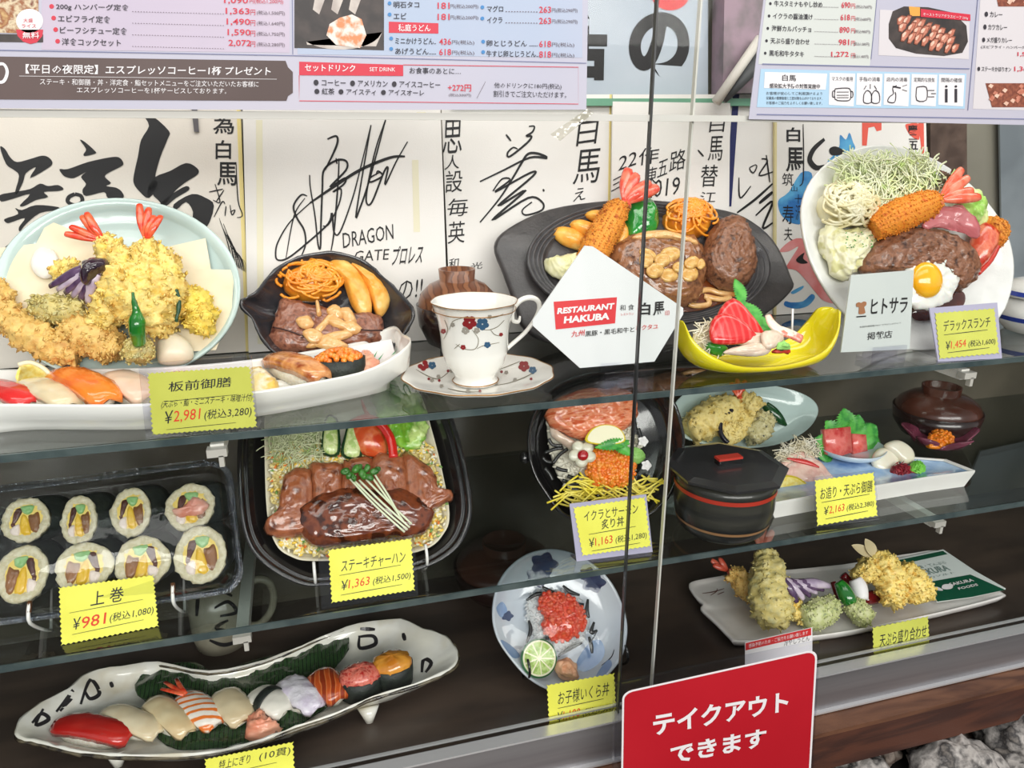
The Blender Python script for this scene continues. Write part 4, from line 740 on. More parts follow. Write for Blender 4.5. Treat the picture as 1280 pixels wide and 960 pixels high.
p = tempura('prawn_tempura', 'prawn tempura with its tail standing upright on the celadon platter', FA, [(184,306),(186,322),(178,350),(168,385)], [10,18,25,20], [.034,.038,.036,.03], seed=8, group=G1, cr_=(480,.0026), amp=.0045)
tail(p, FA, (183,301), [(174,255),(186,260),(192,270),(201,270)], .040, w=6)
p = tempura('pumpkin_tempura', 'big pumpkin tempura with a green rind edge on the celadon platter', FA, [(196,318),(205,345),(204,380),(196,410)], [16,24,26,18], [.03,.034,.03,.022], seed=9, group=G1, cr_=(460,.0026), amp=.0045)
mb = MB(); px_tube(mb, FA, [(203,343),(218,358),(224,378),(221,402)], [2,2.6,2.6,2], [.046,.044,.04,.034], 6, 4); part_of(p, 'rind', mb, mat('rind_green', (44,84,60), rough=.4), disp=(.0015,260,3))
tempura('tempura_piece', 'layered yellow tempura in the middle of the celadon platter', FA, [(140,358),(165,372),(186,395),(188,418)], [16,30,30,16], [.036,.040,.036,.028], seed=10, group=G1, cr_=(560,.0026), amp=.005)
tempura('tempura_piece', 'bright yellow tempura at the right of the celadon platter', FA, [(228,365),(245,382),(250,402),(244,414)], [14,20,20,12], .014, mat('batter_bright', (244,210,70), [(250,226,110),(228,180,60)], 90, .5, bump=.6, bs=500, ramp=(.3,.7)), 11, group=G1, cr_=(360,.0024))
t = T('shishito_tempura', 'green shishito pepper with battered end on the celadon platter', 'tempura', FA, FA.at(171,410,.04), G1)
mb = MB(); px_tube(mb, FA, [(166,366),(168,380),(171,391),(171,402),(172,416),(174,430)], [1.8,3.8,6.5,11,11,8], [.074,.072,.068,.064,.058,.050], 14, 5); t.part('pepper', mb, mat('shishito_green', (20,104,30), (40,136,36), 40, .12, coat=.9), disp=(.0008,120,1))
mb = MB(); px_tube(mb, FA, [(172,428),(173,440),(172,450)], [14,19,13], .036, 18, 5); t.part('batter', mb, m_batterp, disp=(.003,200,5), crumbs=(300,.0022,5))
pil('white_fish_slice', 'smooth white slice at the lower right of the tempura pile', 'squid', FA, [(195,440),(197,424),(209,415),(225,418),(238,430),(241,446),(225,455),(200,454)], .016, mat('white_slice', (236,228,206), (224,214,190), 30, .3, sss=.2), .010)
# --- long white sushi plate in front of it
P = F1.poly([(-110,512),(0,508),(180,508),(320,492),(430,473),(511,455),(505,440),(489,426),(440,432),(312,452),(180,462),(0,464),(-110,466)], .026)
Cn = mean(P); out = [(p.x,p.y) for p in P]
t = T('sushi_plate', 'long white sushi plate with an upturned right end', 'plate', F1, (Cn.x,Cn.y,0))
mb = MB(); R = []
def rise(p): return .016*max(0, (p[0]-.03)/.06)**2 if p[0] > .03 else 0
for s_, z in ((.86,.0),(.88,.0),(.885,.004),(.96,.012),(1,.026),(.99,.028),(.975,.026),(.94,.014),(.87,.008),(.5,.008),(.02,.008)):
    R.append([Vector((Cn.x+(p[0]-Cn.x)*(s_ if s_ < .9 else 1-(1-s_)*.4), Cn.y+(p[1]-Cn.y)*(s_**1.6), z+rise(p)*(z/.028))) for p in [tuple(v) for v in cr(out, 5, True)]])
mb.rings(R); t.part('dish', mb, m_white)
m_tuna = mat('tuna_red', (206,26,32), (222,50,50), 20, .15, coat=.7, sss=.1); m_fish = mat('white_fish', (236,222,190), (224,206,170), 40, .2, coat=.6, sss=.2); m_salm = mat('salmon_orange', (240,106,24), (248,138,50), 30, .15, coat=.7, sss=.15); m_squid = mat('squid_white', (240,214,192), (232,200,176), 30, .25, coat=.4, sss=.2)
G2 = 'sushi on the long white plate'
nigiri('bright red tuna nigiri at the left end of the white sushi plate', F1, (-25,482), (38,500), .030, m_tuna, group=G2, z0=.009)
n_ = nigiri('cream white fish nigiri topped with a lemon wedge', F1, (30,478), (88,502), .032, m_fish, group=G2, seed=2, z0=.009)
Fl = lean((F1.at(45,505)).y+.004, S1+.034, 30)
t = T('lemon_wedge', 'thin lemon wedge lying on the white fish nigiri', 'lemon', Fl, Fl.at(45,470))
mb = MB(); ink(mb, Fl, [(22,478),(26,456),(45,455),(60,463),(68,476)], .0, 3); mb.prism([(p.x,p.y) for p in Fl.poly([(22,478),(26,458),(45,457),(58,465),(63,478)])], -.004, 0); t.part('flesh', mb, m_lemonf, smooth=False)
mb = MB(); px_tube(mb, Fl, [(23,456),(38,453),(54,460),(66,472),(72,480)], 3.2, .0, 8, 4); t.part('rind', mb, mat('lemon_pith', (246,240,206), rough=.5))
nigiri('orange salmon nigiri beside the lemon on the white sushi plate', F1, (72,466), (136,496), .036, m_salm, group=G2, seed=3, z0=.009, top_h=.008, rice_h=.02)
nigiri('pale pink nigiri left of the 2,981 yen card', F1, (136,470), (185,494), .034, m_squid, group=G2, seed=4, z0=.009, top_h=.007)
nigiri('nigiri half hidden behind the 2,981 yen card', F1, (205,470), (270,492), .034, m_salm, group=G2, seed=5, z0=.009)
pil('omelette_slice', 'pale yellow folded slice right of the 2,981 yen card', 'egg', F1, [(306,468),(322,462),(338,470),(350,484),(340,490),(316,492)], .016, mat('omelette', (246,224,150), [(250,240,214),(236,196,96)], 40, .3), .012, disp=(.0015,150,3))
nigiri('glazed eel nigiri with a brown shine on the white sushi plate', F1, (338,450), (404,471), .032, mat('eel_glaze', (188,98,46), [(226,160,100),(150,66,28)], 60, .12, coat=.9, ramp=(.3,.65)), group=G2, seed=6, z0=.011, top_h=.010)
gunkan('gunkan of orange salmon roe at the right of the white sushi plate', F1, 424, 447, 32, .022, m_roe, seed=3, z0=.012, el=1.5, group=G2)
pil('pickled_ginger', 'pale orange ginger right of the salmon roe gunkan', 'ginger', F1, [(446,452),(452,436),(462,440),(476,456),(468,464),(452,464)], .012, m_ging, .016, disp=(.002,150,2))
Fbx = lean(F1.at(480,462).y-.012, S1+.030, 15); t = T('leaf_divider', 'white divider printed with green bamboo leaves at the plate’s right end', 'divider', Fbx, Fbx.at(480,455))
t.part('card', slabpx(Fbx, [(440,433),(489,424),(495,446),(494,458),(450,468)], -.001, 0), m_wt, smooth=False)
mb = MB()
for a, b, w_ in (((476,458),(497,436),3),((474,460),(496,448),4),((466,447),(472,438),1.6),((470,452),(480,441),1.6),((478,462),(496,456),3)): ink(mb, Fbx, [(a[0]-w_/2,a[1]+1),(b[0],b[1]),(a[0]+w_,a[1]+2)], .0006, 0)
t.part('leaf_print', mb, mat('print_green', (24,150,80), rough=.4))
# --- black leaf bowl with steak
FB = lean(.768, S1, 36); LB = [(301,375),(318,366),(342,338),(372,321),(410,315),(432,318),(459,328),(481,347),(502,368),(519,390),(511,412),(494,432),(470,441),(435,446),(395,448),(350,446),(326,424),(314,399),(301,386)]
lb_ = [(p.x,p.y) for p in FB.poly(cr(LB, 4, True, ), .02)]
leafbowl = one('leaf_bowl', 'black leaf-shaped bowl of steak and noodles beside the tempura', 'bowl', FB, MB().loft(lb_, [(.4,-.012),(.55,-.012),(.85,.004),(1,.019),(1.0,.022),(.975,.023),(.95,.018),(.78,.002),(.6,-.004),(.02,-.004)]), mat('black_glaze', (40,39,42), (52,51,55), 30, .22, coat=.6), disp=(.0012,60,3))
noodles('spaghetti', 'orange spaghetti heap in the black leaf bowl', 'noodles', FB, 388, 350, 42, 26, .026, m_spag, 52, .0017, 3)
for i, (pp, lb) in enumerate((([(412,326),(429,322),(447,337),(462,362),(465,388),(455,396),(440,382),(429,352),(417,339)], 'left potato wedge in the black leaf bowl'), ([(431,321),(459,332),(481,351),(488,375),(479,394),(470,392),(462,371),(449,343)], 'right potato wedge in the black leaf bowl'))):
    pil('potato_wedge', lb, 'potato', FB, pp, .016, m_potato, .006-.003*i, 4, disp=(.0008,80,i), group='potato wedges')
st = pil('sliced_steak', 'sliced steak under amber onions in the black leaf bowl', 'steak', FB, [(344,392),(352,374),(372,376),(400,384),(440,392),(476,394),(479,424),(460,430),(420,436),(385,440),(352,438),(337,424),(341,408)], .016, m_beef, .003, 5, 9, disp=(.0022,110,4,.0006,500), p=.4)
mb = MB(); 
for pp in ([(341,409),(362,414),(383,422)],[(444,411),(460,413),(478,413)]): px_tube(mb, FB, pp, 1.1, [.0185,.0205,.0175], 5, 4)
part_of(st, 'cut_line', mb, mat('steak_cut', (58,26,20), rough=.4))
m_onion = mat('amber_onion', (216,156,84), [(236,190,128),(186,118,54)], 60, .15, coat=.7, ramp=(.3,.7))
for i, (pp, lb) in enumerate((([(386,420),(400,404),(418,385),(422,390),(408,410),(392,424)], 'long onion slice leaning left over the leaf bowl steak'), ([(384,430),(410,416),(438,412),(440,420),(410,430),(386,435)], 'wide golden onion at the front of the leaf bowl steak'), ([(370,398),(385,394),(392,404),(386,412),(374,408)], 'small curled onion at the left of the leaf bowl steak'),
      ([(394,376),(398,376),(402,392),(396,394)], 'upright onion sliver on the leaf bowl steak'), ([(424,386),(436,384),(446,400),(440,408),(430,400)], 'yellow garlic chip right of the onions on the leaf bowl steak'), ([(404,398),(420,396),(440,408),(436,414),(416,408)], 'onion slice at the centre of the leaf bowl steak'), ([(392,432),(404,418),(424,424),(436,432),(420,438)], 'broad onion piece at the very front of the leaf bowl steak'), ([(378,414),(392,410),(404,418),(398,430),(384,426)], 'folded onion piece at the front left of the leaf bowl steak'), ([(408,386),(420,380),(430,392),(424,402),(412,396)], 'short onion piece behind the crossing slices'), ([(426,404),(440,400),(452,410),(444,418),(430,414)], 'onion piece below the yellow garlic chip'))):
    pil('onion_slice', lb, 'onion', FB, pp, .0062, m_onion, .0165+.0016*(i%4), 4, 5, disp=(.0008,200,i), group='onion slices on the leaf bowl steak')
# --- wooden lidded bowl behind the cup
def lidbowl(label, fr, c, R, H, mw, mb_, ring=True):
    t = T('lidded_bowl', label, 'bowl', fr, (c.x,c.y,0)); c = Vector((c.x,c.y,0))
    t.part('bowl', MB().lathe(c, [(R*.42,0),(R*.46,0),(R*.45,H*.08),(R*.75,H*.16),(R*.95,H*.36),(R,H*.6),(R*.98,H*.6),(R*.9,H*.4)], 56, cap=(True,False)), mb_)
    t.part('lid', MB().lathe(c, [(R*.95,H*.56),(R*.95,H*.62),(R*.88,H*.72),(R*.68,H*.82),(R*.46,H*.87),(R*.42,H*.88),(R*.44,H*1.0),(R*.40,H*1.0),(R*.37,H*.91),(.0001,H*.9)], 56), mw); return t
m_wl = mat('wood_lid', (112,68,46), [(86,48,32),(140,92,64)], 26, .3, kind='wave', distort=3, stretch=(1,1,3), coat=.3, ramp=(.2,.8)); m_wb = mat('dark_bowl', (38,24,22), (56,34,30), 12, .22, coat=.5)
c = F1.at(571,436); c = Vector((F1.at(571,436).x, .800, 0)); uf = lean(.80, S1, 0); Rb = (uf.at(622,370).x-uf.at(520,370).x)/2; cx = (uf.at(622,370).x+uf.at(520,370).x)/2; Hb = uf.at(571,336).y
lidbowl('lidded soup bowl with a wood grain lid behind the teacup', F1, Vector((cx,.80,0)), Rb, Hb, m_wl, m_wb)
# --- cup and saucer
m_bone = mat('bone_china', (240,238,232), rough=.1, coat=.6); m_gilt = mat('gilt', (176,130,80), rough=.25, metal=.6)
sc0 = F1.at(594,470,.012); uf = lean(sc0.y, S1, 0); sR = (uf.at(688,470).x-uf.at(503,470).x)/2; sx = (uf.at(688,470).x+uf.at(503,470).x)/2
ts_ = T('saucer', 'white flowered saucer with a gilt scalloped rim', 'saucer', F1, (sx,sc0.y,0))
so = ts_.part('dish', MB().lathe((sx,sc0.y,0), [(sR*.4,0),(sR*.45,0),(sR*.46,.003),(sR*.75,.007),(sR,.014),(sR,.0155),(sR*.97,.0155),(sR*.72,.009),(sR*.45,.0055),(sR*.34,.005),(.0001,.005)], 96, sy=.92, wav=.014, nw=12), m_bone)
ts_.part('gilt_rim', MB().tube([(sx+sR*math.cos(t)*(1+.014*math.cos(12*t)), sc0.y+.92*sR*math.sin(t)*(1+.014*math.cos(12*t)), .0152) for t in [2*math.pi*i/120 for i in range(121)]], .0007, 5), m_gilt)
ux = lean(sc0.y, S1, 0); cxx = (ux.at(645,375).x+ux.at(539,375).x)/2; cR = (ux.at(645,375).x-ux.at(539,375).x)/2; cz0 = .006; cH = ux.at(592,376).y
tc_ = T('teacup', 'white flowered teacup with a scrolled handle on the saucer', 'cup', F1, (cxx,sc0.y,cz0))
prof = [(cR*.50,cz0),(cR*.54,cz0+.001),(cR*.54,cz0+cH*.03),(cR*.46,cz0+cH*.07),(cR*.53,cz0+cH*.13),(cR*.70,cz0+cH*.24),(cR*.78,cz0+cH*.38),(cR*.80,cz0+cH*.55),(cR*.86,cz0+cH*.76),(cR*.96,cz0+cH*.92),(cR*1.0,cH),(cR*.985,cH+.0004),(cR*.95,cH-.004),(cR*.84,cH*.78),(cR*.75,cH*.5),(cR*.6,cH*.26),(.0001,cH*.22)]
cupo = tc_.part('body', MB().lathe((cxx,sc0.y,0), prof, 72, cap=(True,False), wav=.012, nw=8), m_bone)
for r_, z_ in ((cR*.995,cH+.0002),(cR*.965,cH*.915),(cR*.545,cz0+cH*.025)): tc_.part('gilt_line', MB().tube([(cxx+r_*math.cos(t)*(1+(.012*math.cos(8*t) if z_>.02 else 0)), sc0.y+r_*math.sin(t)*(1+(.012*math.cos(8*t) if z_>.02 else 0)), z_) for t in [2*math.pi*i/80 for i in range(81)]], .0006 if z_<.02 else .00045, 5), m_gilt)
fh = Fr((cxx, sc0.y, EYE+S1), X3, Z3)
hp = [fh.at(*p, 0) for p in ((629,440),(640,430),(656,416),(668,400),(674,386),(672,376),(662,372),(650,376),(641,388),(641,400),(648,402),(650,395))]
tc_.part('handle', MB().tube([fh.M @ p-Vector((0,0,EYE+S1)) for p in hp], [.0026,.0026,.0026,.0026,.0028,.0032,.0034,.0032,.003,.0028,.0024,.0012], 10, .8, n=4), m_bone)
def flower(mb, bvh, fr, x, y, r, n=5):
    for k in range(n):
        a = 2*math.pi*k/n+.3; cx_, cy_ = x+math.cos(a)*r*.55, y+math.sin(a)*r*.55; decal_poly(mb, bvh, fr, cx_, cy_, [(cx_+math.cos(u)*r*.5, cy_+math.sin(u)*r*.45) for u in [6.283*i/8 for i in range(8)]])
fb = surf(cupo); R_, B_, Gr, St = MB(), MB(), MB(), MB()
flower(R_, fb, F1, 587, 403, 9); flower(B_, fb, F1, 603, 405, 8); flower(R_, fb, F1, 579, 434, 3.4); flower(B_, fb, F1, 609, 431, 4.2); flower(Gr, fb, F1, 582, 413, 5); flower(Gr, fb, F1, 596, 413, 4); flower(R_, fb, F1, 554.5, 414, 3.4); flower(Gr, fb, F1, 566, 406, 3); flower(Gr, fb, F1, 612, 396, 3); flower(R_, fb, F1, 626, 418, 2.5)
for L in ([(590,412),(598,424),(594,436),(580,436),(570,430)],[(603,412),(612,412),(622,408),(630,400)],[(596,436),(604,432),(614,430),(624,428)],[(556,400),(560,412),(555,424)],[(585,395),(575,398),(566,402),(562,412)],[(609,398),(620,396),(629,392)],[(568,436),(575,430)],[(613,412),(618,418),(626,420)]): decal_line(St, fb, F1, L, .9)
for o_, mm, nn in ((R_,mat('flower_red',(140,30,36),rough=.3),'red_flower'),(B_,mat('flower_blue',(54,92,124),rough=.3),'blue_flower'),(Gr,mat('flower_grey',(156,150,140),rough=.3),'grey_leaf'),(St,mat('stem_print',(120,112,90),rough=.3),'stem_print')): tc_.part(nn, o_, mm)
sb_ = surf(so); R_, B_, Gr, St = MB(), MB(), MB(), MB()
for x, y in ((529,457),(655,458)): flower(R_, sb_, F1, x, y, 7); flower(B_, sb_, F1, x+11, y+(0 if x<600 else 5), 5)
for x, y in ((548,471),(564,464),(633,466),(620,480),(585,489),(552,483),(644,475),(540,476)): flower(Gr, sb_, F1, x, y, 2.6)
for x, y in ((560,464),(549,476),(627,465),(600,489),(536,474),(664,474)): flower(R_, sb_, F1, x, y, 1.8)
for L in ([(520,462),(534,470),(548,474),(560,466)],[(560,486),(580,490),(600,490)],[(620,482),(640,478),(660,470),(672,462)],[(625,462),(640,456),(650,452)],[(536,450),(550,446),(562,443)]): decal_line(St, sb_, F1, L, .9)
for o_, nn in ((R_,'red_flower'),(B_,'blue_flower'),(Gr,'grey_leaf'),(St,'stem_print')): ts_.part(nn, o_, bpy.data.materials[{'red_flower':'flower_red','blue_flower':'flower_blue','grey_leaf':'flower_grey','stem_print':'stem_print'}[nn]])
# --- sizzling plate
FC = lean(.775, S1, 33); WO = [(618,307),(634,285),(686,261),(762,250),(823,250),(884,258),(930,270),(968,300),(990,345),(990,364),(945,400),(870,428),(780,436),(700,430),(656,410),(643,377),(628,337)]
def outl(fr, pts, h, n=4): return [(p.x,p.y) for p in fr.poly(cr(pts, n, True) if n else pts, h)]
tz = T('sizzling_plate', 'black oval sizzling plate on a wide dark wooden base', 'plate', FC, FC.at(808,340))
tz.part('wooden_base', MB().loft(outl(FC, WO, .006), [(.94,-.010),(.98,-.008),(1,.002),(.99,.006),(.97,.007),(.02,.007)]), mat('dark_base', (56,53,54), (72,68,68), 30, .35, bump=.4, bs=300, coat=.2))
IE = ell(810,330,152,76,-3,64)
tz.part('iron_plate', MB().loft(outl(FC, IE, .02, 0), [(.6,.008),(.9,.009),(1,.018),(1,.023),(.978,.0228),(.970,.0185),(.962,.0185),(.955,.0215),(.940,.021),(.932,.0165),(.924,.0165),(.917,.0195),(.902,.019),(.894,.0145),(.886,.0145),(.879,.017),(.866,.0165),(.856,.011),(.82,.010),(.02,.010)]), m_iron)
G3 = 'foods on the sizzling plate'
for i, (pp, lb) in enumerate((([(691,289),(700,283),(718,286),(734,298),(733,312),(718,310),(700,302)], 'front left potato wedge on the sizzling plate'), ([(712,280),(722,274),(740,279),(752,292),(748,302),(730,294)], 'middle potato wedge on the sizzling plate'), ([(731,268),(742,262),(756,266),(764,280),(757,288),(744,277)], 'rear potato wedge on the sizzling plate'), ([(770,306),(772,284),(780,278),(786,290),(784,306)], 'potato wedge right of the fried prawn on the sizzling plate'))):
    pil('potato_wedge', lb, 'potato', FC, pp, .014, m_potato, .011+.002*i, 4, disp=(.0006,80,i), group='potato wedges')
pil('green_pepper', 'shiny green pepper at the back of the sizzling plate', 'vegetable', FC, [(778,262),(792,248),(812,249),(823,262),(823,288),(806,298),(786,296)], .026, mat('pepper_green', (24,124,48), (50,156,56), 20, .1, coat=.9), .012, disp=(.003,45,2))
noodles('spaghetti', 'orange spaghetti heap on the sizzling plate', 'noodles', FC, 859, 276, 35, 25, .03, m_spag, 48, .0017, 5, z0=.012)
p = one('fried_prawn', 'breaded prawn with red tail up on the sizzling plate', 'fried prawn', FC, px_tube(MB(), FC, [(738,326),(746,308),(758,286),(768,268),(776,256)], [17,18,17,15,10], [.03,.032,.034,.036,.038], 20, 7), m_panko, disp=(.0024,330,3), crumbs=(1500,.0015,3))
tail(p, FC, (781,253), [(786,211),(796,218),(822,234),(812,228)], .040, m=mat('tail_pink', (238,84,66), (244,130,104), 100, .2, coat=.5), w=8)
pil('potato_salad', 'pale potato salad behind the five-sided sign', 'salad', FC, [(681,324),(700,321),(722,316),(730,335),(712,350),(692,344)], .02, mat('potato_salad', (226,222,168), (240,236,196), 80, .5), .012, disp=(.003,130,2))
st = pil('grilled_steak', 'glazed steak topped with garlic chips on the sizzling plate', 'steak', FC, [(762,312),(775,298),(800,290),(840,292),(866,296),(880,312),(884,340),(874,372),(850,384),(815,380),(785,362),(764,338)], .03, mat('glazed_steak', (116,68,42), [(156,104,68),(74,38,22)], 90, .2, bump=.5, bs=300, ramp=(.3,.7), coat=.8), .012, 5, 12, disp=(.003,90,3,.0008,400), p=.5)
pil('rolled_fat', 'pale fatty rim along the top of the glazed steak', 'steak fat', FC, [(790,296),(810,288),(840,289),(868,298),(872,306),(840,300),(805,300)], .01, m_onion, .034, disp=(.001,150,2))
m_gar = mat('garlic_chip', (206,150,72), [(226,184,110),(164,104,40)], 80, .25, coat=.5, ramp=(.35,.7))
for i, (x, y, rx, ry, r_) in enumerate(((810,318,11,6,-30),(808,325,8,9,0),(838,318,12,9,10),(828,325,9,8,0),(865,328,9,7,20),(819,338,10,9,10),(836,344,11,8,-10),(862,342,10,9,0),(848,334,7,6,0),(876,330,5,6,0))):
    pil('garlic_chip', ('tilted garlic chip at the upper left of the glazed steak','garlic chip at the left of the glazed steak','large garlic chip at the top centre of the glazed steak','garlic chip at the centre of the glazed steak','garlic chip at the upper right of the glazed steak','garlic chip at the lower left of the glazed steak','round garlic chip at the bottom centre of the glazed steak','ring-like garlic chip at the lower right of the glazed steak','small garlic chip between the larger ones on the glazed steak','garlic chip at the right edge of the glazed steak')[i], 'garlic chip', FC, ell(x,y,rx*1.12,ry*1.12,r_,14), .0034, m_gar, .0445-.0003*abs(y-330), 0, 5, p=.3, disp=(.0006,250,i), group='garlic chips on the glazed steak')
pil('hamburger_patty', 'dark hamburger patty at the right of the sizzling plate', 'patty', FC, [(884,300),(893,282),(908,270),(924,272),(936,288),(943,315),(943,340),(930,358),(908,360),(888,348),(878,325)], .032, m_patty, .012, 5, 12, disp=(.0028,150,6,.0012,500), p=.5)
for i, (L, lb) in enumerate((([(868,366),(885,362),(900,366),(918,368)], 'onion strand under the patty, rear one'), ([(852,376),(868,382),(886,380),(884,372)], 'curled onion strand in front of the glazed steak'), ([(880,370),(900,374),(914,372)], 'onion strand under the patty, front one'))): one('onion_strand', lb, 'onion', FC, px_tube(MB(), FC, L, 3.4, .014, 8, 5, .6), m_onion, 'onion strands on the sizzling plate')
pil('sauce_pool', 'brown sauce pooled around the glazed steak', 'sauce', FC, [(770,350),(800,372),(850,390),(900,380),(948,350),(950,330),(900,330),(800,330)], .003, m_sauce, .0105, 4, 4, kind=None)
one('clear_puck', 'small clear acrylic puck right of the patty', 'acrylic puck', FC, MB().lathe(FC.at(948,318,.012), [(.008,0),(.009,.001),(.009,.009),(.008,.010)], 30, cap=(True,True)), m_acr)
# --- yellow boat dish with sashimi
U = lean(.66, S1, 0); Lp, Rp = U.at(851,402), U.at(1044,390); Bt = U.at(926,469)
tb = T('boat_dish', 'yellow banana-shaped dish holding sashimi', 'dish', F1, ((Lp.x+Rp.x)/2, .66, 0))
R = []; nseg = 26; cxb, half = (Lp.x+Rp.x)/2, (Rp.x-Lp.x)/2; kz = 20
prof_px = [(850,400),(855,419),(874,437),(909,449),(960,447),(1005,433),(1027,409),(1036,390),(1044,386)]
rimz = [U.at(*p) for p in prof_px]; rimc = cr([(p.x,p.y) for p in rimz], 4)
for i, p in enumerate(rimc):
    t = i/(len(rimc)-1); wv = .030*math.sin(math.pi*(t*.94+.03))**.75+.0025; zb = max(.0035, p[1]-.024*math.sin(math.pi*t)**.6-.004) if 0 < t < 1 else p[1]-.004
    zb = max(0, (p[1]-.004)*(abs(2*t-1)**1.6)) if p[1] > .004 else 0
    row = []
    for k in range(13): a = math.pi*k/12; row.append(Vector((p[0], .66-wv*math.cos(a), zb+(p[1]-zb)*(1-math.sin(a)**.8))))
    for k in range(13): a = math.pi*(12-k)/12; row.append(Vector((p[0], .66-(wv-.0035)*math.cos(a), zb+.004+max(0,(p[1]+.0008-zb-.004))*(1-math.sin(a)**.8))))
    R.append(row)
tb.part('hull', MB().rings(R), mat('yellow_glaze', (236,222,30), (226,206,24), 12, .12, coat=.7))
FD = lean(.652, S1+.014, 62); G4 = 'sashimi in the yellow dish'
Fd2 = lean(.652, S1+.02, 40)
mt = mat('tuna_block', (214,38,40), (230,84,80), 40, .18, kind='wave', distort=2, ramp=(.5,1), coat=.6, sss=.1)
pil('tuna_sashimi', 'rear slice of red tuna in the yellow dish', 'sashimi', Fd2, [(893,408),(900,386),(916,372),(934,386),(957,418),(942,422),(900,412)], .007, mt, .014, 2, p=.25, group=G4)
pil('tuna_sashimi', 'front slice of red tuna in the yellow dish', 'sashimi', Fd2, [(888,424),(889,402),(902,391),(926,399),(947,420),(930,429),(900,430)], .007, mt, .024, 2, p=.25, group=G4)
mb = MB(); leafshape(Fd2, (917,350), (926,384), 7, .004, spiky=1, z=.008, mb=mb); leafshape(Fd2, (950,412), (928,380), 9, .004, spiky=1, z=.006, mb=mb); leafshape(Fd2, (965,418), (940,400), 8, .004, spiky=1, z=.004, mb=mb)
one('shiso_leaf', 'spiky green leaves behind the red tuna in the yellow dish', 'leaf', Fd2, mb, m_shiso, G4)
mb = MB(); pmb(Fd2, [(884,436),(886,427),(900,428),(908,436),(900,444)], .01, .012, mb=mb); one('lettuce_leaf', 'dark green leaf below the tuna in the yellow dish', 'leaf', Fd2, mb, m_leaf, disp=(.002,200,1))
m_dai = mat('shredded_radish', (244,238,220), (236,224,190), 60, .4)
shreds(Fd2, [(866,420),(878,406),(895,412),(896,440),(880,440)], .014, 90, .0006, .02, m_dai, 2, 'radish_shreds', 'white radish shreds at the left end of the yellow dish')
m_wf = mat('grey_white_fish', (236,214,190), [(214,190,170),(244,232,214)], 50, .2, coat=.6, sss=.2, ramp=(.3,.7))
for i, (pp, lb) in enumerate((([(907,418),(925,414),(950,416),(975,418),(978,428),(955,434),(925,430),(908,426)], 'long pale fish slice lying across the yellow dish'), ([(904,440),(925,432),(950,428),(966,434),(955,444),(925,444)], 'pale fish slice along the front rim of the yellow dish'), ([(952,416),(968,412),(980,420),(974,432),(958,436)], 'pale fish slice stacked at the centre of the yellow dish'))): pil('fish_slice', lb, 'sashimi', Fd2, pp, .007, m_wf, .022+.004*i, 4, disp=(.0008,150,i), group=G4)
for i, (L, lb) in enumerate((([(960,394),(965,405),(976,414),(990,420)], 'pink striped strip standing left in the yellow dish'), ([(966,408),(985,416),(1002,424)], 'pink striped strip lying right in the yellow dish'))): one('surimi_strip', lb, 'sashimi', Fd2, px_tube(MB(), Fd2, L, [4,6,6,4][:len(L)], .026, 8, 4, .5), mat('surimi', (244,226,206), (232,130,110), 90, .25, coat=.5, ramp=(.5,.6)), G4)
one('toothpick', 'white pick standing in the yellow dish', 'pick', Fd2, MB().tube([Fd2.at(990,414,.02), Fd2.at(991,386,.028)], .0011, 6), m_wt)
pil('green_garnish', 'small light green garnish in the yellow dish', 'garnish', Fd2, [(972,436),(974,428),(984,428),(986,436)], .006, mat('wasabi_green', (150,206,110), rough=.5), .032, disp=(.002,300,1)); pil('red_garnish', 'red garnish beside the small light green one', 'garnish', Fd2, [(966,440),(974,434),(988,436),(986,441)], .006, mat('garnish_red', (200,60,40), rough=.4), .026, disp=(.002,300,2))
# --- white deluxe lunch plate
FE = lean(.676, S1, 20, -3, .68)
PL = [(1001,271),(1010,232),(1035,203),(1068,187),(1103,182),(1145,190),(1187,211),(1225,243),(1254,283),(1266,323),(1264,360),(1250,395),(1218,424),(1170,437),(1120,434),(1075,412),(1040,375),(1012,325)]
dish('lunch_plate', 'large round white plate of hamburger lunch leaning at the right', FE, PL, [(.5,-.014),(.56,-.014),(.85,-.003),(1,.006),(1,.009),(.985,.0095),(.86,.002),(.7,-.001),(.02,-.001)], mat('plate_offwhite', (236,236,232), (226,226,222), 40, .2, bump=.25, bs=260, coat=.3), h0=.008)
m_cab = mat('cabbage', (220,234,160), [(242,244,214),(190,220,110)], 60, .4, ramp=(.3,.7))
shreds(FE, [(1040,218),(1060,200),(1100,204),(1140,200),(1168,222),(1165,250),(1130,272),(1090,272),(1050,250)], .026, 620, .0009, .034, m_cab, 3, 'cabbage_shreds', 'pale green shredded cabbage on the lunch plate', z0=.004)
noodles('pasta_salad', 'creamy pasta salad mound left of the cabbage', 'noodles', FE, 1062, 256, 38, 31, .034, mat('pasta_cream', (244,238,206), (234,222,170), 50, .3, coat=.3), 56, .0018, 9, z0=.006)
mb = MB(); pmb(FE, [(1198,238),(1215,234),(1232,246),(1236,268),(1226,285),(1212,275),(1200,258)], .012, .010, mb=mb); one('lettuce_leaf', 'light green lettuce behind the ham on the lunch plate', 'lettuce', FE, mb, mat('lettuce', (176,214,110), [(150,200,84),(214,232,160)], 40, .35), disp=(.005,90,4))
mb = MB(); leafshape(FE, (1170,214), (1184,242), 6, .006, spiky=1, z=.022, mb=mb); leafshape(FE, (1156,224), (1172,238), 4, .006, spiky=1, z=.02, mb=mb); leafshape(FE, (1188,212), (1182,238), 6, .006, spiky=1, z=.02, mb=mb); one('red_leaf_lettuce', 'dark curly leaf beside the fried prawn tail', 'lettuce', FE, mb, mat('dark_leaf', (60,70,34), (110,60,40), 60, .3))
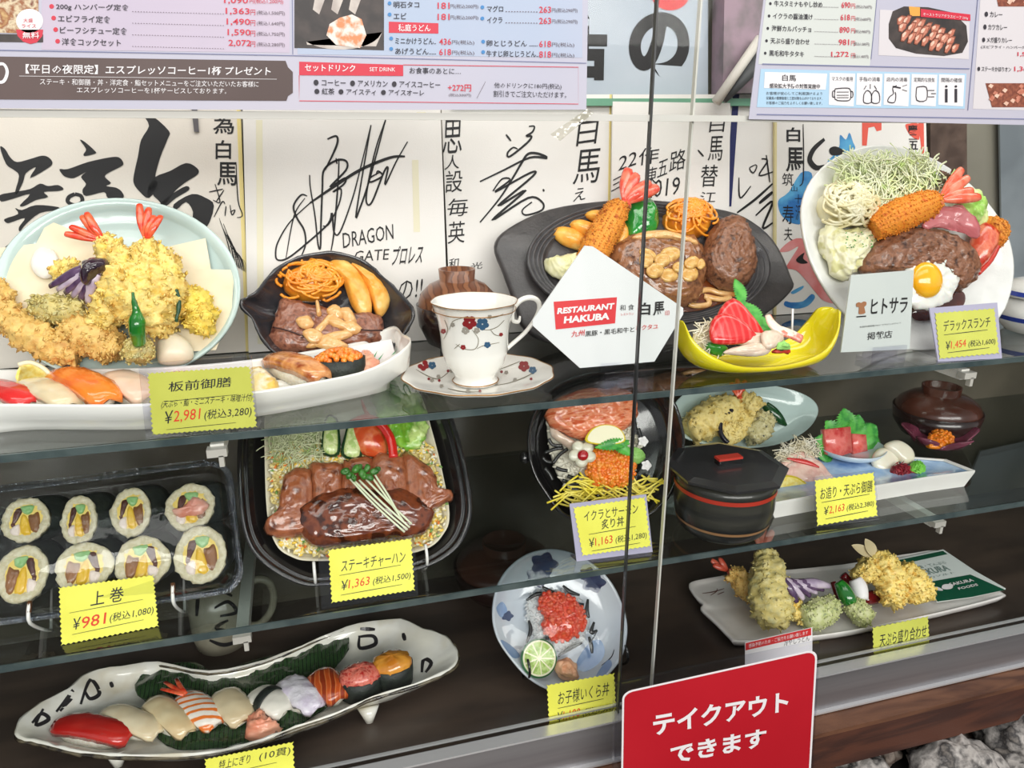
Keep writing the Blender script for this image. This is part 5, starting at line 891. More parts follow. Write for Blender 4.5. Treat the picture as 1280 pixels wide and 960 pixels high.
pil('tartar_sauce', 'pale tartar sauce running down the lunch plate', 'sauce', FE, [(1026,290),(1034,280),(1052,286),(1070,284),(1092,282),(1098,294),(1092,312),(1080,330),(1066,340),(1060,352),(1046,346),(1036,326),(1027,308)], .02, mat('tartar', (236,232,190), [(246,242,214),(220,216,158)], 70, .4), .004, 4, 10, disp=(.005,110,5,.001,400))
mb = MB(); rnd = random.Random(5)
for _ in range(26): x, y = rnd.uniform(1058,1092), rnd.uniform(290,310); p_ = FE.at(x, y, .027); mb.box((p_.x,p_.y,.0262), (.0018,.0008,.0008), rnd.uniform(0,3))
one('parsley_flakes', 'dark herb flakes on the tartar sauce', 'herb', FE, mb, m_leaf, kind='stuff', smooth=False)
p = one('fried_prawn', 'orange breaded prawn across the lunch plate', 'fried prawn', FE, px_tube(MB(), FE, [(1092,286),(1110,276),(1135,265),(1158,256),(1172,250)], [12,17,17,15,9], [.026,.03,.032,.034,.036], 20, 7), mat('breadcrumb_bright', (240,130,26), [(248,160,50),(214,100,16)], 180, .55, bump=1, bs=700, ramp=(.3,.7)), disp=(.0024,330,3), crumbs=(1500,.0015,8))
tail(p, FE, (1175,250), [(1203,211),(1211,222),(1216,238),(1225,246)], .040, m=mat('tail_coral', (236,96,64), (246,140,110), 100, .25, coat=.5), w=6)
mb = MB(); rnd = random.Random(2); PH = FE.poly(cr([(1156,283),(1166,266),(1184,257),(1204,256),(1218,272),(1225,294),(1205,293),(1180,285)], 5, True), .034); mb.pillow([(p.x,p.y) for p in PH], .030, .006, 5)
one('ham_slice', 'folded pink ham slice on the lunch plate', 'ham', FE, mb, mat('ham', (214,130,132), (200,108,112), 30, .2, coat=.5), disp=(.004,50,2))
t = T('tomato_wedge', 'tomato wedge between ham and croquette', 'tomato', FE, FE.at(1232,305,.01)); t.part('flesh', pmb(FE, [(1213,330),(1216,300),(1230,278),(1246,284),(1248,300),(1236,325),(1222,340)], .018, .010), mat('tomato', (214,82,56), [(232,130,100),(196,54,36)], 50, .2, coat=.6), disp=(.0008,100,1)); t.part('skin', px_tube(MB(), FE, [(1246,284),(1249,300),(1238,325),(1222,342)], 3, .016, 8, 4), mat('tomato_skin', (206,52,34), rough=.15, coat=.7))
pil('croquette', 'orange breaded croquette at the right of the lunch plate', 'croquette', FE, [(1236,270),(1250,274),(1257,284),(1256,300),(1248,312),(1240,300)], .022, m_panko, .006, 4, disp=(.0015,300,2), crumbs=(300,.0014,4))
pil('hamburger_patty', 'wide brown hamburger patty on the lunch plate', 'patty', FE, [(1080,340),(1082,318),(1094,300),(1112,290),(1135,284),(1160,284),(1185,292),(1208,304),(1222,322),(1224,340),(1214,356),(1196,364),(1170,340),(1140,346),(1110,342)], .03, m_patty, .006, 5, 12, disp=(.0032,120,9,.0012,450), p=.45)
t = T('fried_egg', 'sunny side up egg on the hamburger patty', 'egg', FE, FE.at(1160,350,.03)); P = [(1130,342),(1140,325),(1152,314),(1165,311),(1182,316),(1194,330),(1200,350),(1192,366),(1188,376),(1176,382),(1160,388),(1142,384),(1132,370)]
wm = pmb(FE, P, .007, .028, 5, 8, .3); t.part('white', wm, mat('egg_white', (240,238,230), (230,230,222), 60, .2, coat=.5, sss=.2), disp=(.0022,140,3,.0005,400)); yo = FE.at(1163,349,.040); rr = rad(FE,1163,349,19,.04); t.part('yolk', MB().blob((yo.x,yo.y,.034), (rr,rr*1.05,.011), 28), mat('yolk', (248,176,20), (252,192,40), 30, .12, coat=.7, sss=.1))
pil('demi_glace', 'dark brown sauce below the fried egg', 'sauce', FE, [(1140,385),(1170,378),(1192,362),(1206,366),(1206,380),(1192,392),(1170,400),(1145,400)], .004, mat('demi_glace', (70,24,14), (96,40,24), 40, .06, coat=1), .003, 4)
# --- blue and white jar at the right edge
Uj = lean(.70, S1, 0); jc = (Uj.at(1306,380).x, .70); jr = (Uj.at(1306,380).x-Uj.at(1263,380).x)
tj = T('sauce_jar', 'white jar with blue bands cut by the right edge', 'jar', F1, (jc[0],jc[1],0)); jh = Uj.at(1300,348).y
tj.part('body', MB().lathe((*jc,0), [(jr*.6,0),(jr*.7,.002),(jr*.95,jh*.25),(jr*.98,jh*.45),(jr*.85,jh*.68),(jr*.8,jh*.70)], 48, cap=(True,False)), m_white); tj.part('lid', MB().lathe((*jc,0), [(jr*.95,jh*.68),(jr*.98,jh*.72),(jr*.8,jh*.9),(jr*.4,jh),(.0001,jh*1.02)], 48), m_white)
for a_, b_, r1, r2 in ((.26,.34,.965,.985),(.72,.79,.99,.925)): tj.part('blue_band', MB().lathe((*jc,0), [(jr*r1,jh*a_),(jr*r2,jh*b_)], 48), mat('cobalt', (36,56,140), rough=.2))
NL1 = ['at the upper left of the rice in the black bowl', 'below the pale squid slice in the black bowl', 'nearest the salmon slab on the left of the black bowl', 'left of the egg shreds in the black bowl', 'at the far left of the rice in the black bowl', 'at the lower left by the egg shreds in the black bowl', 'just above the egg shreds in the black bowl', 'beside the white radish flower in the black bowl', 'standing right of the salmon slab in the black bowl', 'beside the blossom above the wasabi', 'touching the left wall of the black bowl', 'in the middle of the left rice in the black bowl']
NL2 = ['at the top left of the red roe in the painted bowl', 'reaching out to the left above the red roe', 'at the top right of the red roe in the painted bowl', 'upright on the right side of the red roe', 'short, at the right end of the red roe', 'long, down the left side of the red roe', 'thick and slanting, right of the lime slice', 'branching, at the lower right of the red roe', 'upright at the right of the slanting thick one', 'tiny, between the roe and the lime slice']
# ================================================================ LOWER GLASS SHELF
qm = lambda L: q(L, 3.428, 290, 480)
FM = lean(.672, S2, 40)
m_rrice = mat('roll_rice', (226,218,188), (210,200,162), 300, .4, bump=.8, bs=900, sss=.1)
m_eggf = mat('roll_omelette', (232,186,40), (244,206,80), 40, .35, coat=.3); m_shii = mat('simmered_mushroom', (122,78,40), (150,100,56), 60, .35, coat=.3); m_cuc = mat('roll_cucumber', (140,190,120), (170,210,150), 60, .3, coat=.3); m_kan = mat('dark_gourd', (70,36,30), (96,52,40), 60, .3); m_crab = mat('roll_crab', (238,222,210), (240,170,140), 50, .4, ramp=(.55,.65)); m_eggs = mat('egg_sheet', (236,208,110), rough=.5)
def futomaki(label, cx, cy, rx, ry, mir=1, seed=1, top=.030, sh=(.010,.006), sq=1., fill=None):
    c = FM.at(cx, cy, top); a = rad(FM, cx, cy, rx, top); b = (FM.at(cx,cy+ry,top)-FM.at(cx,cy-ry,top)).length/2; t = T('futomaki_roll', label, 'sushi roll', FM, (c.x,c.y,.002), 'thick rolls in the clear pack'); rnd = random.Random(seed)
    n = 40; el_ = [(a*math.cos(u)*(1+.03*math.cos(3*u+seed)), b*math.sin(u)*(1+.03*math.cos(2*u+seed))) for u in [2*math.pi*i/n for i in range(n)]]
    t.part('nori_wrap', MB().rings([[Vector((c.x+p[0]*k+sh[0]*(1-z/top), c.y+p[1]*k+sh[1]*(1-z/top), z)) for p in el_] for z, k in ((.002,.96),(.010,1.0),(.024,1.0),(top-.001,.99))], True, False), m_nori)
    t.part('rice', MB().rings([[Vector((c.x+p[0]*k, c.y+p[1]*k, z)) for p in el_] for z, k in ((top-.008,.94),(top,.975),(top+.0016,.93),(top+.002,.82),(top+.001,.66),(top-.001,.6))], True, True), m_rrice, disp=(.0016,420,seed,.0007,900))
    X = lambda u, v: (c.x+u*a*mir, c.y+v*b)
    def bit(name, pts, h, m, z=top-.0004): t.part(name, MB().pillow([tuple(w_) for w_ in cr([X(*p) for p in pts], 4, True)], z, h, 4, .4), m, disp=(.0005,300,seed))
    bit('egg_sheet', [(-.66,-.6),(-.7,.2),(-.6,.62),(-.1,.74),(.45,.68),(.68,.3),(.66,-.35),(.5,-.66),(0,-.72)], .0014, m_eggs)
    bit('gourd', [(.10,.46),(.4,.5),(.5,.1),(.52,-.15),(.35,-.1)], .0026, m_kan); bit('gourd', [(.4,-.1),(.56,-.1),(.5,-.3),(.38,-.25)], .0022, m_kan)
    bit('mushroom', [(-.5,.3),(-.3,.2),(-.1,.15),(-.18,-.3),(-.35,-.6),(-.55,-.55),(-.6,-.1)], .0028, m_shii)
    bit('cucumber', [(-.3,.58),(.15,.6),(.2,.45),(0,.22),(-.22,.25),(-.32,.42)], .0034, m_cuc)
    bit('omelette', [(-.05,.15),(.12,.25),(.2,-.1),(.15,-.5),(.0,-.66),(-.25,-.62),(-.2,-.2)], .0032, m_eggf)
    bit('crab', [(.22,-.18),(.5,-.25),(.58,-.45),(.4,-.66),(.2,-.6)], .0030, m_crab)
    if fill: t.part('ginger', MB().pillow([tuple(w_) for w_ in cr([X(*p) for p in [(-.75,.0),(-.5,.25),(-.2,.35),(.1,.2),(.3,.0),(.7,-.1),(.5,-.35),(0,-.4),(-.5,-.35)]], 4, True)], top+.001, .006, 5, .5), mat('ginger_pink', (222,140,116), (236,180,160), 50, .3, coat=.4), disp=(.0018,200,2))
    return t
for i, (x, y, rx, ry, mi, fl2) in enumerate(((32,650,31,29,-1,0),(99,650,23,32,-1,0),(164,640,26,31,-1,0),(238,634,32,30,-1,1),(28,718,33,37,1,0),(105,709,37,33,1,0),(178,702,35,34,1,0),(251,693,34,37,-1,0))):
    futomaki(('roll at the left end of the upper row in the clear pack','second roll from the left in the upper row of the clear pack','third roll from the left in the upper row of the clear pack','roll topped with pink ginger at the right of the upper row','roll at the left end of the lower row in the clear pack','second roll from the left in the lower row above the 981 yen card','third roll from the left in the lower row of the clear pack','roll at the right end of the lower row beside the brown-tipped prong')[i], x, y, rx, ry, mi, i+1, .026 if i < 4 else .032, (.016,.008) if i < 4 else (.006,.012), fill=fl2)
RM = [(-120,628),(-40,617),(120,597),(250,580),(272,580),(288,592),(293,630),(300,690),(302,716),(292,734),(268,743),(120,764),(-40,785),(-120,795)]
tp = T('clear_pack', 'clear plastic takeaway pack holding eight thick rolls', 'food pack', FM, FM.at(120,690))
o_ = outl(FM, RM, .012); tp.part('tray', MB().loft(o_, [(.9,-.004),(.92,-.004),(.965,.010),(.97,.011)], (True, False)), clear('tray_plastic', (.55,.55,.55), 1, .1, bump=.3, bs=120))
tp.part('lid', MB().loft(o_, [(.97,.012),(.955,.020),(.93,.040),(.90,.045),(.02,.045)], (False, True)), m_plas)
mb = MB(); 
for sc2, z in ((1,.011),(.985,.014),(.97,.012)): cn = sum((Vector(p) for p in o_), Vector((0,0)))/len(o_); mb.tube([(cn.x+(p[0]-cn.x)*sc2, cn.y+(p[1]-cn.y)*sc2, z) for p in o_+o_[:1]], .0016, 6)
tp.part('ridged_rim', mb, clear('rim_plastic', (.62,.68,.76), 5, .12, bump=1, bs=500))
stand(FM, (58,785), (228,762), m_white, 'white prongs with brown tips holding the clear pack', tipm=mat('brown_tip', (104,66,38), rough=.4), pen=.028)
# --- black bento box with steak fried rice
FN = lean(.655, S2, 38)
BO = [(297,567),(301,528),(315,498),(340,480),(380,470),(470,458),(515,463),(545,485),(565,520),(581,575),(590,632),(584,665),(567,690),(532,710),(470,725),(400,733),(372,730),(338,712),(315,690),(303,660),(298,615)]
BI = [(331,547),(333,515),(345,496),(375,486),(470,474),(505,477),(525,495),(538,535),(552,590),(561,643),(554,668),(530,688),(470,699),(392,702),(365,697),(345,681),(334,640)]
tn = T('bento_box', 'glossy black bento box of steak over fried rice', 'food box', FN, FN.at(445,600))
ob_ = outl(FN, BO, .018, 5); cI = mean(FN.poly(BI, .004))
tn.part('tray', MB().loft(ob_, [(.72,-.016),(.80,-.014),(.93,.012),(1,.018),(1,.020),(.985,.0205),(.955,.019),(.945,.014),(.93,.0145),(.915,.0145),(.905,.009),(.88,.009),(.86,-.002),(.02,-.006)], cen=None), m_black)
tn.part('liner', MB().loft(outl(FN, BI, .006, 5), [(.96,-.004),(1.0,.010),(1.0,.0112),(.985,.0112),(.95,.001),(.02,-.001)]), mat('cream_liner', (226,220,196), (218,210,184), 20, .35))
m_gr = [mat('fried_rice', (238,222,160), (228,206,130), 300, .45, sss=.1), mat('carrot_bit', (224,120,40), rough=.4), mat('egg_bit', (244,206,84), rough=.4), mat('green_bit', (120,160,80), rough=.4), mat('rice_white', (242,236,212), rough=.4)]
rnd = random.Random(9)
grains(FN, [(336,570),(360,556),(400,552),(440,556),(500,545),(540,560),(555,610),(556,655),(535,682),(470,694),(395,696),(362,690),(346,672),(338,620)], .010, 2600, .0015, m_gr, 4, 'fried_rice', 'fried rice bed under the steak in the black bento box', 'rice', el=1.5, pile=False, mats=[0,0,0,4,4,0,2,0,4,0,2,0,4,0,2,1,3,0,4], z0=.002)
shreds(FN, [(336,548),(345,515),(372,500),(405,505),(412,540),(404,572),(370,580),(340,576)], .016, 300, .0005, .022, mat('sprout_green', (190,206,140), [(226,230,190),(150,180,96)], 60, .4, ramp=(.3,.7)), 5, 'sprouts', 'pale green sprouts at the left of the black bento box')
for i, (pp, lb) in enumerate((([(402,566),(403,535),(408,520),(417,519),(424,530),(424,568)], 'left cucumber slice in the black bento box'), ([(427,570),(430,545),(436,528),(446,526),(452,540),(452,572)], 'right cucumber slice in the black bento box'))):
    t = T('cucumber_slice', lb, 'cucumber', FN, FN.at(*pp[2], .02), 'cucumber slices'); t.part('rind', pmb(FN, pp, .008, .012, 4, 4, .2), mat('cucumber_rind', (30,70,36), rough=.25, coat=.4)); c_ = (sum(p[0] for p in pp)/6, sum(p[1] for p in pp)/6); t.part('flesh', pmb(FN, [(c_[0]+(p[0]-c_[0])*.74, c_[1]+(p[1]-c_[1])*.9) for p in pp], .004, .018, 4, 4, .2), mat('cucumber_flesh', (196,216,134), [(220,230,170),(170,200,110)], 150, .3, coat=.4))
t = T('tomato_wedge', 'red tomato wedge in the black bento box', 'tomato', FN, FN.at(465,540,.02)); t.part('flesh', pmb(FN, [(436,532),(448,524),(465,526),(480,540),(484,566),(462,570),(445,560)], .014, .012), mat('tomato_flesh', (216,84,40), [(226,120,70),(200,60,30)], 60, .2, coat=.6)); t.part('skin', px_tube(MB(), FN, [(440,530),(456,523),(474,529),(488,548),(492,572)], 6, .026, 10, 5, .6), mat('tomato_red', (214,34,26), rough=.1, coat=.8)); t.part('stem', px_tube(MB(), FN, [(452,500),(456,512),(463,524)], [1.5,2.6,3], .026, 6, 4), bpy.data.materials['tomato_red'])
mb = MB(); pmb(FN, [(468,520),(480,500),(500,488),(520,492),(533,520),(536,545),(520,560),(495,558),(478,545)], .014, .010, 6, 12, mb=mb); one('lettuce_leaf', 'frilly light green lettuce in the black bento box', 'lettuce', FN, mb, mat('lettuce_bright', (150,206,70), [(110,176,44),(206,232,140)], 40, .3, coat=.3), disp=(.007,80,4,.001,300))
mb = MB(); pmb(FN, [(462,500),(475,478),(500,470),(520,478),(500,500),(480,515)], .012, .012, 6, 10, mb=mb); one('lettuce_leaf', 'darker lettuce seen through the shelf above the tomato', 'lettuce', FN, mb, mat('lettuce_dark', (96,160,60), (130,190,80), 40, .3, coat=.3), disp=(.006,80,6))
m_stk = mat('bento_steak', (138,72,44), [(168,98,62),(92,44,28)], 90, .2, bump=.5, bs=350, ramp=(.3,.7), coat=.7)
for i, (pp, lb) in enumerate((([(225,400),(250,370),(330,362),(347,470),(347,600),(300,650),(200,660),(160,640),(148,600),(200,540),(205,500)], 'ragged left end slice of the bento steak'), ([(337,345),(395,338),(450,337),(476,352),(474,470),(470,640),(345,650),(347,450)], 'second slice from the left of the bento steak'), ([(478,352),(500,330),(525,317),(598,322),(604,460),(600,630),(474,640)], 'middle slice of the bento steak under the sprout leaves'),
      ([(602,318),(715,306),(733,320),(748,460),(745,600),(606,630)], 'second slice from the right of the bento steak'), ([(735,306),(800,318),(860,375),(880,450),(935,462),(932,500),(860,540),(805,592),(752,592)], 'right end slice of the bento steak'))):
    xm = sum(p[0] for p in pp)/len(pp); pp = [(xm+(p[0]-xm)*1.10, p[1]) for p in pp]
    pil('steak_slice', lb, 'steak', FN, qm(pp), .016, m_stk, .009, 4, 9, group='bento steak slices', disp=(.0016,140,i,.0006,450), p=.0)
pil('steak_sauce', 'glossy brown sauce over the front of the bento steak', 'sauce', FN, qm([(262,560),(340,480),(480,440),(620,450),(760,450),(865,530),(850,610),(800,655),(680,665),(560,680),(400,695),(320,675)]), .020, mat('steak_sauce', (98,44,24), [(128,64,36),(62,26,14)], 60, .12, coat=1), .0115, 5, 9, disp=(.002,120,3), p=.35)
t = T('radish_sprouts', 'radish sprouts with green leaves lying on the bento steak', 'sprouts', FN, FN.at(450,610,.034))
for k, (a, b) in enumerate((((500,400),(740,635)),((520,410),(752,625)),((545,412),(762,615)),((575,410),(770,600)),((600,400),(735,590)),((610,385),(720,570)))): a, b = qm([a, b]); t.part('stem', px_tube(MB(), FN, [a, ((a[0]+b[0])/2-2+k*.8, (a[1]+b[1])/2+1), b], 1.4, .036+.001*(k%3), 6, 4), mat('sprout_stem', (226,232,200), rough=.3, coat=.4) if k == 0 else bpy.data.materials['sprout_stem'])
for i, (x, y, r_) in enumerate(((485,375,16),(505,390,14),(530,365,16),(560,385,18),(590,400,14),(610,375,16),(545,355,12),(580,360,14),(520,400,13),(625,365,10))): x, y = qm([(x, y)])[0]; t.part('leaf', pmb(FN, ell(x, y, r_/2.6, r_/3.6, i*37, 12), .003, .036+.0015*(i%3), 0, 4, .5), mat('sprout_leaf', (40,96,34), (70,130,50), 80, .3) if i == 0 else bpy.data.materials['sprout_leaf'], disp=(.001,200,i))
stand(FN, (395,730), (531,708), m_white, 'white prongs holding the black bento box', pen=.012)
# --- black round bowl with salmon and roe
qb = lambda L: q(L, 3.839, 600, 470)
FO = lean(.695, S2, 30)
BE = [(659,556),(663,525),(678,497),(700,478),(735,466),(775,463),(815,474),(842,500),(854,535),(855,560),(846,602),(830,630),(800,650),(760,657),(725,652),(702,643),(682,618),(666,590)]
t = T('rice_bowl', 'black round bowl of salmon and roe rice with small ears', 'bowl', FO, FO.at(757,560)); o_ = outl(FO, BE, .022, 4)
t.part('bowl', MB().loft(o_, [(.45,-.020),(.5,-.020),(.85,.002),(1,.020),(1.0,.023),(.985,.024),(.965,.022),(.9,.008),(.8,-.002),(.02,-.006)]), m_black)
t.part('ear', MB().blob(FO.at(656,572,.012), (.006,.007,.005), 14), m_black)
grains(FO, [(682,530),(700,505),(750,498),(790,520),(800,560),(785,600),(760,618),(720,616),(694,592)], .010, 700, .0017, [mat('bowl_rice', (226,222,204), rough=.4)], 7, 'rice_bed', 'white rice under the salmon and roe in the black bowl', 'rice', el=1.6, pile=False, z0=.002, mats=[0])
rnd = random.Random(3); m_ns = mat('nori_strip', (18,20,20), rough=.35, coat=.3)
for i, L in enumerate(([(310,370),(360,350),(400,345)],[(350,420),(380,380),(420,350)],[(330,300),(350,330),(395,335)],[(395,500),(440,515),(480,520)],[(310,440),(335,470),(350,500)],[(405,560),(430,575),(445,570)],[(440,540),(470,545),(485,530)],[(420,480),(460,490),(480,470)],[(740,200),(745,240),(750,280)],[(760,250),(770,290),(765,330)],[(300,390),(320,410),(345,415)],[(365,440),(390,450),(420,455)])): one('nori_strip', 'black nori strip '+NL1[i], 'seaweed', FO, px_tube(MB(), FO, qb(L), 2.4, .016+.001*(i%3), 6, 4, .4), m_ns, 'nori strips in the black bowl')
pil('salmon_slab', 'thick orange salmon slab at the top of the black bowl', 'salmon', FO, [(684,524),(690,505),(715,490),(760,484),(790,490),(797,510),(790,530),(770,544),(742,550),(722,550),(700,538)], .020, mat('salmon_seared', (226,122,82), [(240,160,120),(206,92,52)], 60, .2, coat=.5, stretch=(1,4,1), sss=.1), .014, 5, 10, disp=(.003,90,3,.0008,350), p=.35)
pil('squid_slice', 'pale slice under the salmon slab in the black bowl', 'squid', FO, [(688,533),(700,540),(722,553),(732,560),(722,566),(704,556),(690,545)], .010, m_wf, .012, 4)
def citrus(label, fr, pts, h0, h, rindm, fleshm, segs=None, name='lemon_slice', cat='lemon', arc=None):
    t = T(name, label, cat, fr, mean(fr.poly(pts, h0))); P = fr.poly(cr(pts, 4, True), h0+h); c_ = mean(P)
    t.part('rind', MB().prism([(p.x,p.y) for p in P], h0, h0+h, inset=.02), rindm); t.part('pith', MB().prism([(c_.x+(p.x-c_.x)*.91, c_.y+(p.y-c_.y)*.91) for p in P], h0+h*.5, h0+h+.0004), bpy.data.materials['lemon_pith'], smooth=False)
    if segs:
        k = segs; C_ = c_ if arc is None else fr.at(*arc, h0+h); N_ = len(P)
        for i in range(k):
            idx = [int((i+.08+.84*j/5)*N_/k)%N_ for j in range(6)]; mid = P[int((i+.5)*N_/k)%N_]; b0 = C_.lerp(mid, .1)
            t.part('segment', MB().prism([(b0.x,b0.y)]+[(C_.x+(P[j].x-C_.x)*.82, C_.y+(P[j].y-C_.y)*.82) for j in idx], h0+h, h0+h+.001), fleshm, smooth=False)
    return t
Fll = lean(.69, S2+.0, 24)
citrus('lemon half slice standing between salmon and roe in the black bowl', FO, [(733,552),(738,538),(752,531),(768,532),(779,540),(781,552),(760,556)], .034, .004, m_lemon, m_lemonf)
t = T('radish_flower', 'white flower-cut radish with a red centre in the black bowl', 'garnish', FO, FO.at(728,567,.03))
for k in range(5): a = 2*math.pi*k/5+.4; t.part('petal', pmb(FO, ell(728+10*math.cos(a), 567+10*math.sin(a), 8, 7.5, 0, 14), .005, .026, 0, 4, .4), mat('radish_petal', (228,226,206), (214,210,186), 60, .3, coat=.3) if k == 0 else bpy.data.materials['radish_petal'])
t.part('centre', pmb(FO, ell(729,569,7,7,0,14), .006, .030, 0, 4, .6), mat('cherry_red', (176,16,30), rough=.15, coat=.8))
grains(FO, [(730,590),(731,572),(742,562),(762,559),(782,564),(791,580),(789,600),(775,608),(752,609),(736,604)], .020, 260, .0031, m_roe, 5, 'salmon_roe', 'bright orange salmon roe mound in the black bowl', 'roe', z0=.014)
rnd = random.Random(8); mb = MB()
for k in range(80):
    x = rnd.uniform(700,818); y = 614+rnd.uniform(-12,14)-(6 if x > 790 else 0); a = rnd.uniform(-.9,.9); l = rnd.uniform(10,20); b_ = rnd.uniform(-6,6); px_tube(mb, FO, [(x-l*math.cos(a),y-l*math.sin(a)), (x,y+b_), (x+l*math.cos(a),y+l*math.sin(a))], 1.25, rnd.uniform(.014,.028), 5, 3, .5)
one('egg_shreds', 'yellow shredded egg across the front of the black bowl', 'egg', FO, mb, mat('egg_yellow', (240,220,60), (248,232,110), 60, .35), kind='stuff')
mb = MB(); leafshape(FO, (742,560), (786,553), 6, .004, spiky=1, z=.034, mb=mb); leafshape(FO, (790,570), (760,552), 6, .004, spiky=1, z=.032, mb=mb); one('shiso_leaf', 'green serrated leaf behind the roe in the black bowl', 'leaf', FO, mb, m_shiso)
pil('wasabi', 'light green wasabi lump right of the roe in the black bowl', 'wasabi', FO, [(784,564),(792,558),(804,564),(806,574),(796,580),(786,574)], .012, mat('wasabi', (150,200,110), (130,184,90), 60, .5), .018, disp=(.0015,180,2))
for x, y, lb in ((803,552,'small white blossom above the wasabi'),(807,582,'small white blossom below the wasabi')):
    mb = MB()
    for k in range(5): a = 1.256*k; leafshape(FO, (x+7*math.cos(a), y+7*math.sin(a)), (x,y), 3, .002, z=.022, mb=mb)
    one('blossom', lb, 'flower', FO, mb, m_wt, 'white blossoms in the black bowl')
# --- octagonal lidded black bowl
Uo = lean(.658, S2, 0); ocx = (Uo.at(849,600).x+Uo.at(962,600).x)/2; oR = (Uo.at(962,600).x-Uo.at(849,600).x)/2*.96; oc = Vector((ocx,.658,0)); Hh = Uo.at(900,592).y
t = T('rice_container', 'black octagonal lidded rice container with red and gold bands', 'container', F2, oc)
def pr_(z): return oR*(.78+.22*min(1,max(0,(z/Hh-.02)*2.2))**.5)
t.part('body', MB().lathe(oc, [(oR*.7,0),(oR*.78,.002)]+[(pr_(Hh*k/10), Hh*k/10) for k in range(1,11)], 56, cap=(True,True)), mat('brushed_black', (30,32,32), (54,54,48), 12, .3, coat=.4, stretch=(.5,.5,6)))
for zk, hk, col, nm in ((.80,.07,(176,52,36),'red_band'),(.24,.05,(150,112,76),'gold_band')): t.part(nm, MB().lathe(oc, [(pr_(Hh*zk)+.0006, Hh*zk),(pr_(Hh*(zk+hk))+.0006, Hh*(zk+hk))], 56), mat(nm, col, rough=.35))
t.part('lid', MB().lathe(oc, [(oR*1.02,Hh+.001),(oR*1.20,Hh+.006),(oR*1.21,Hh+.009),(oR*1.02,Hh+.0115),(.0001,Hh+.013)], 8, rot=math.pi/8), mat('lid_black', (44,44,46), rough=.3, coat=.5), smooth=False)
t.part('knob', MB().box((oc.x,oc.y-.002,Hh+.0155), (.028,.010,.006)), m_black, smooth=False).__setitem__('label', 'black knob under a red cap'); t.part('knob_cap', MB().box((oc.x,oc.y-.002,Hh+.0195), (.029,.011,.0025)), mat('knob_red', (190,60,46), rough=.3), 'red cap of the knob', smooth=False)
# --- celadon oval dish with tempura
FP = lean(.80, S2, 42); OD = [(836,520),(852,495),(885,482),(935,479),(982,486),(1012,498),(1022,514),(1012,534),(990,549),(960,558),(915,560),(870,553),(845,540)]
dish('oval_dish', 'pale oval dish of tempura behind the octagonal container', FP, OD, [(.5,-.012),(.55,-.012),(.85,0),(1,.010),(1,.013),(.98,.013),(.85,.003),(.6,-.002),(.02,-.002)], m_celadon, h0=.011)
G5 = 'tempura on the oval dish'; m_bdim = mat('batter_soft', (222,196,110), [(232,212,140),(204,172,80)], 90, .5, bump=.5, bs=500, ramp=(.3,.7))
tempura('tempura_piece', 'pale tempura at the left of the oval dish', FP, [(862,540),(880,528),(905,514),(928,506)], [14,20,18,10], .018, m_bdim, 12, group=G5)
p = tempura('prawn_tempura', 'prawn tempura with a red tail at the top of the oval dish', FP, [(925,500),(935,505),(945,514)], [9,13,11], .03, m_bdim, 13, group=G5, cr_=(160,.002)); tail(p, FP, (924,497), [(914,478),(922,474),(932,476)], .034, w=4)
t = T('eggplant_tempura', 'dark-rimmed vegetable tempura slice on the oval dish', 'tempura', FP, FP.at(925,535,.03), G5); t.part('slice', pmb(FP, [(902,545),(900,528),(912,512),(930,508),(944,515),(940,535),(925,552),(910,555)], .012, .022, 5, 8), m_bdim, disp=(.002,200,2), crumbs=(200,.002,3)); t.part('rind', px_tube(MB(), FP, [(910,554),(901,542),(902,524),(916,511)], 3, .034, 8, 4), mat('eggplant_rind', (30,26,38), rough=.3))
p = tempura('tempura_piece', 'speckled dark tempura at the middle of the oval dish', FP, [(936,548),(950,535),(956,518)], [10,13,9], .022, mat('batter_speckled', (190,180,130), [(214,206,160),(60,60,60)], 160, .5, ramp=(.45,.7)), 14, group=G5, cr_=(200,.002))
one('shishito_pepper', 'dark green pepper at the right of the oval dish', 'vegetable', FP, px_tube(MB(), FP, [(956,506),(964,514),(974,524),(983,532)], [5,7,6,1.5], .014, 12, 4), mat('dim_pepper', (20,70,34), rough=.2, coat=.6))
# --- long blue and white plate with sashimi
BR = [(938,612),(985,572),(1060,566),(1130,570),(1183,574),(1219,588),(1160,596),(1100,606),(1030,617),(962,629)]
P = F2.poly(BR, .022); t = T('long_plate', 'long blue-glazed plate with white sides and sashimi', 'plate', F2, mean(P)*1.0); t.o.z = 0; t.e.matrix_world = F2.M @ Matrix.Translation(t.o)
o_ = [(p.x,p.y) for p in P]; cn = sum((Vector(p) for p in o_), Vector((0,0)))/len(o_)
t.part('body', MB().loft(o_, [(.90,0),(.93,.0),(1,.019),(1,.022),(.97,.022),(.965,.020)], (True, False)), m_white, smooth=False)
t.part('glazed_top', MB().loft(o_, [(.967,.0195),(.93,.017),(.02,.0165)], (False, True)), mat('blue_glaze', (120,160,206), [(176,200,226),(84,126,184)], 20, .12, coat=.6, ramp=(.3,.7)))
Z5 = .018; G6 = 'sashimi on the long blue plate'
Fsl = lean(F2.at(990,622).y-.001, S2+.016, 35)
t = T('lemon_wedge', 'lemon slice leaning at the front left of the long blue plate', 'lemon', Fsl, Fsl.at(988,606)); pp = [(962,612),(968,600),(982,594),(998,597),(1012,608),(1014,618),(990,622),(963,624)]
t.part('rind', MB().prism([(p.x,max(.0,p.y)) for p in Fsl.poly(cr(pp, 4, True))], -.003, 0), m_lemon); t.part('flesh', MB().prism([(p.x,max(.0006,p.y)) for p in Fsl.poly(cr([(988+(x-988)*.86, 609+(y-609)*.84) for x, y in pp], 4, True))], -.001, .0008), m_lemonf, smooth=False)
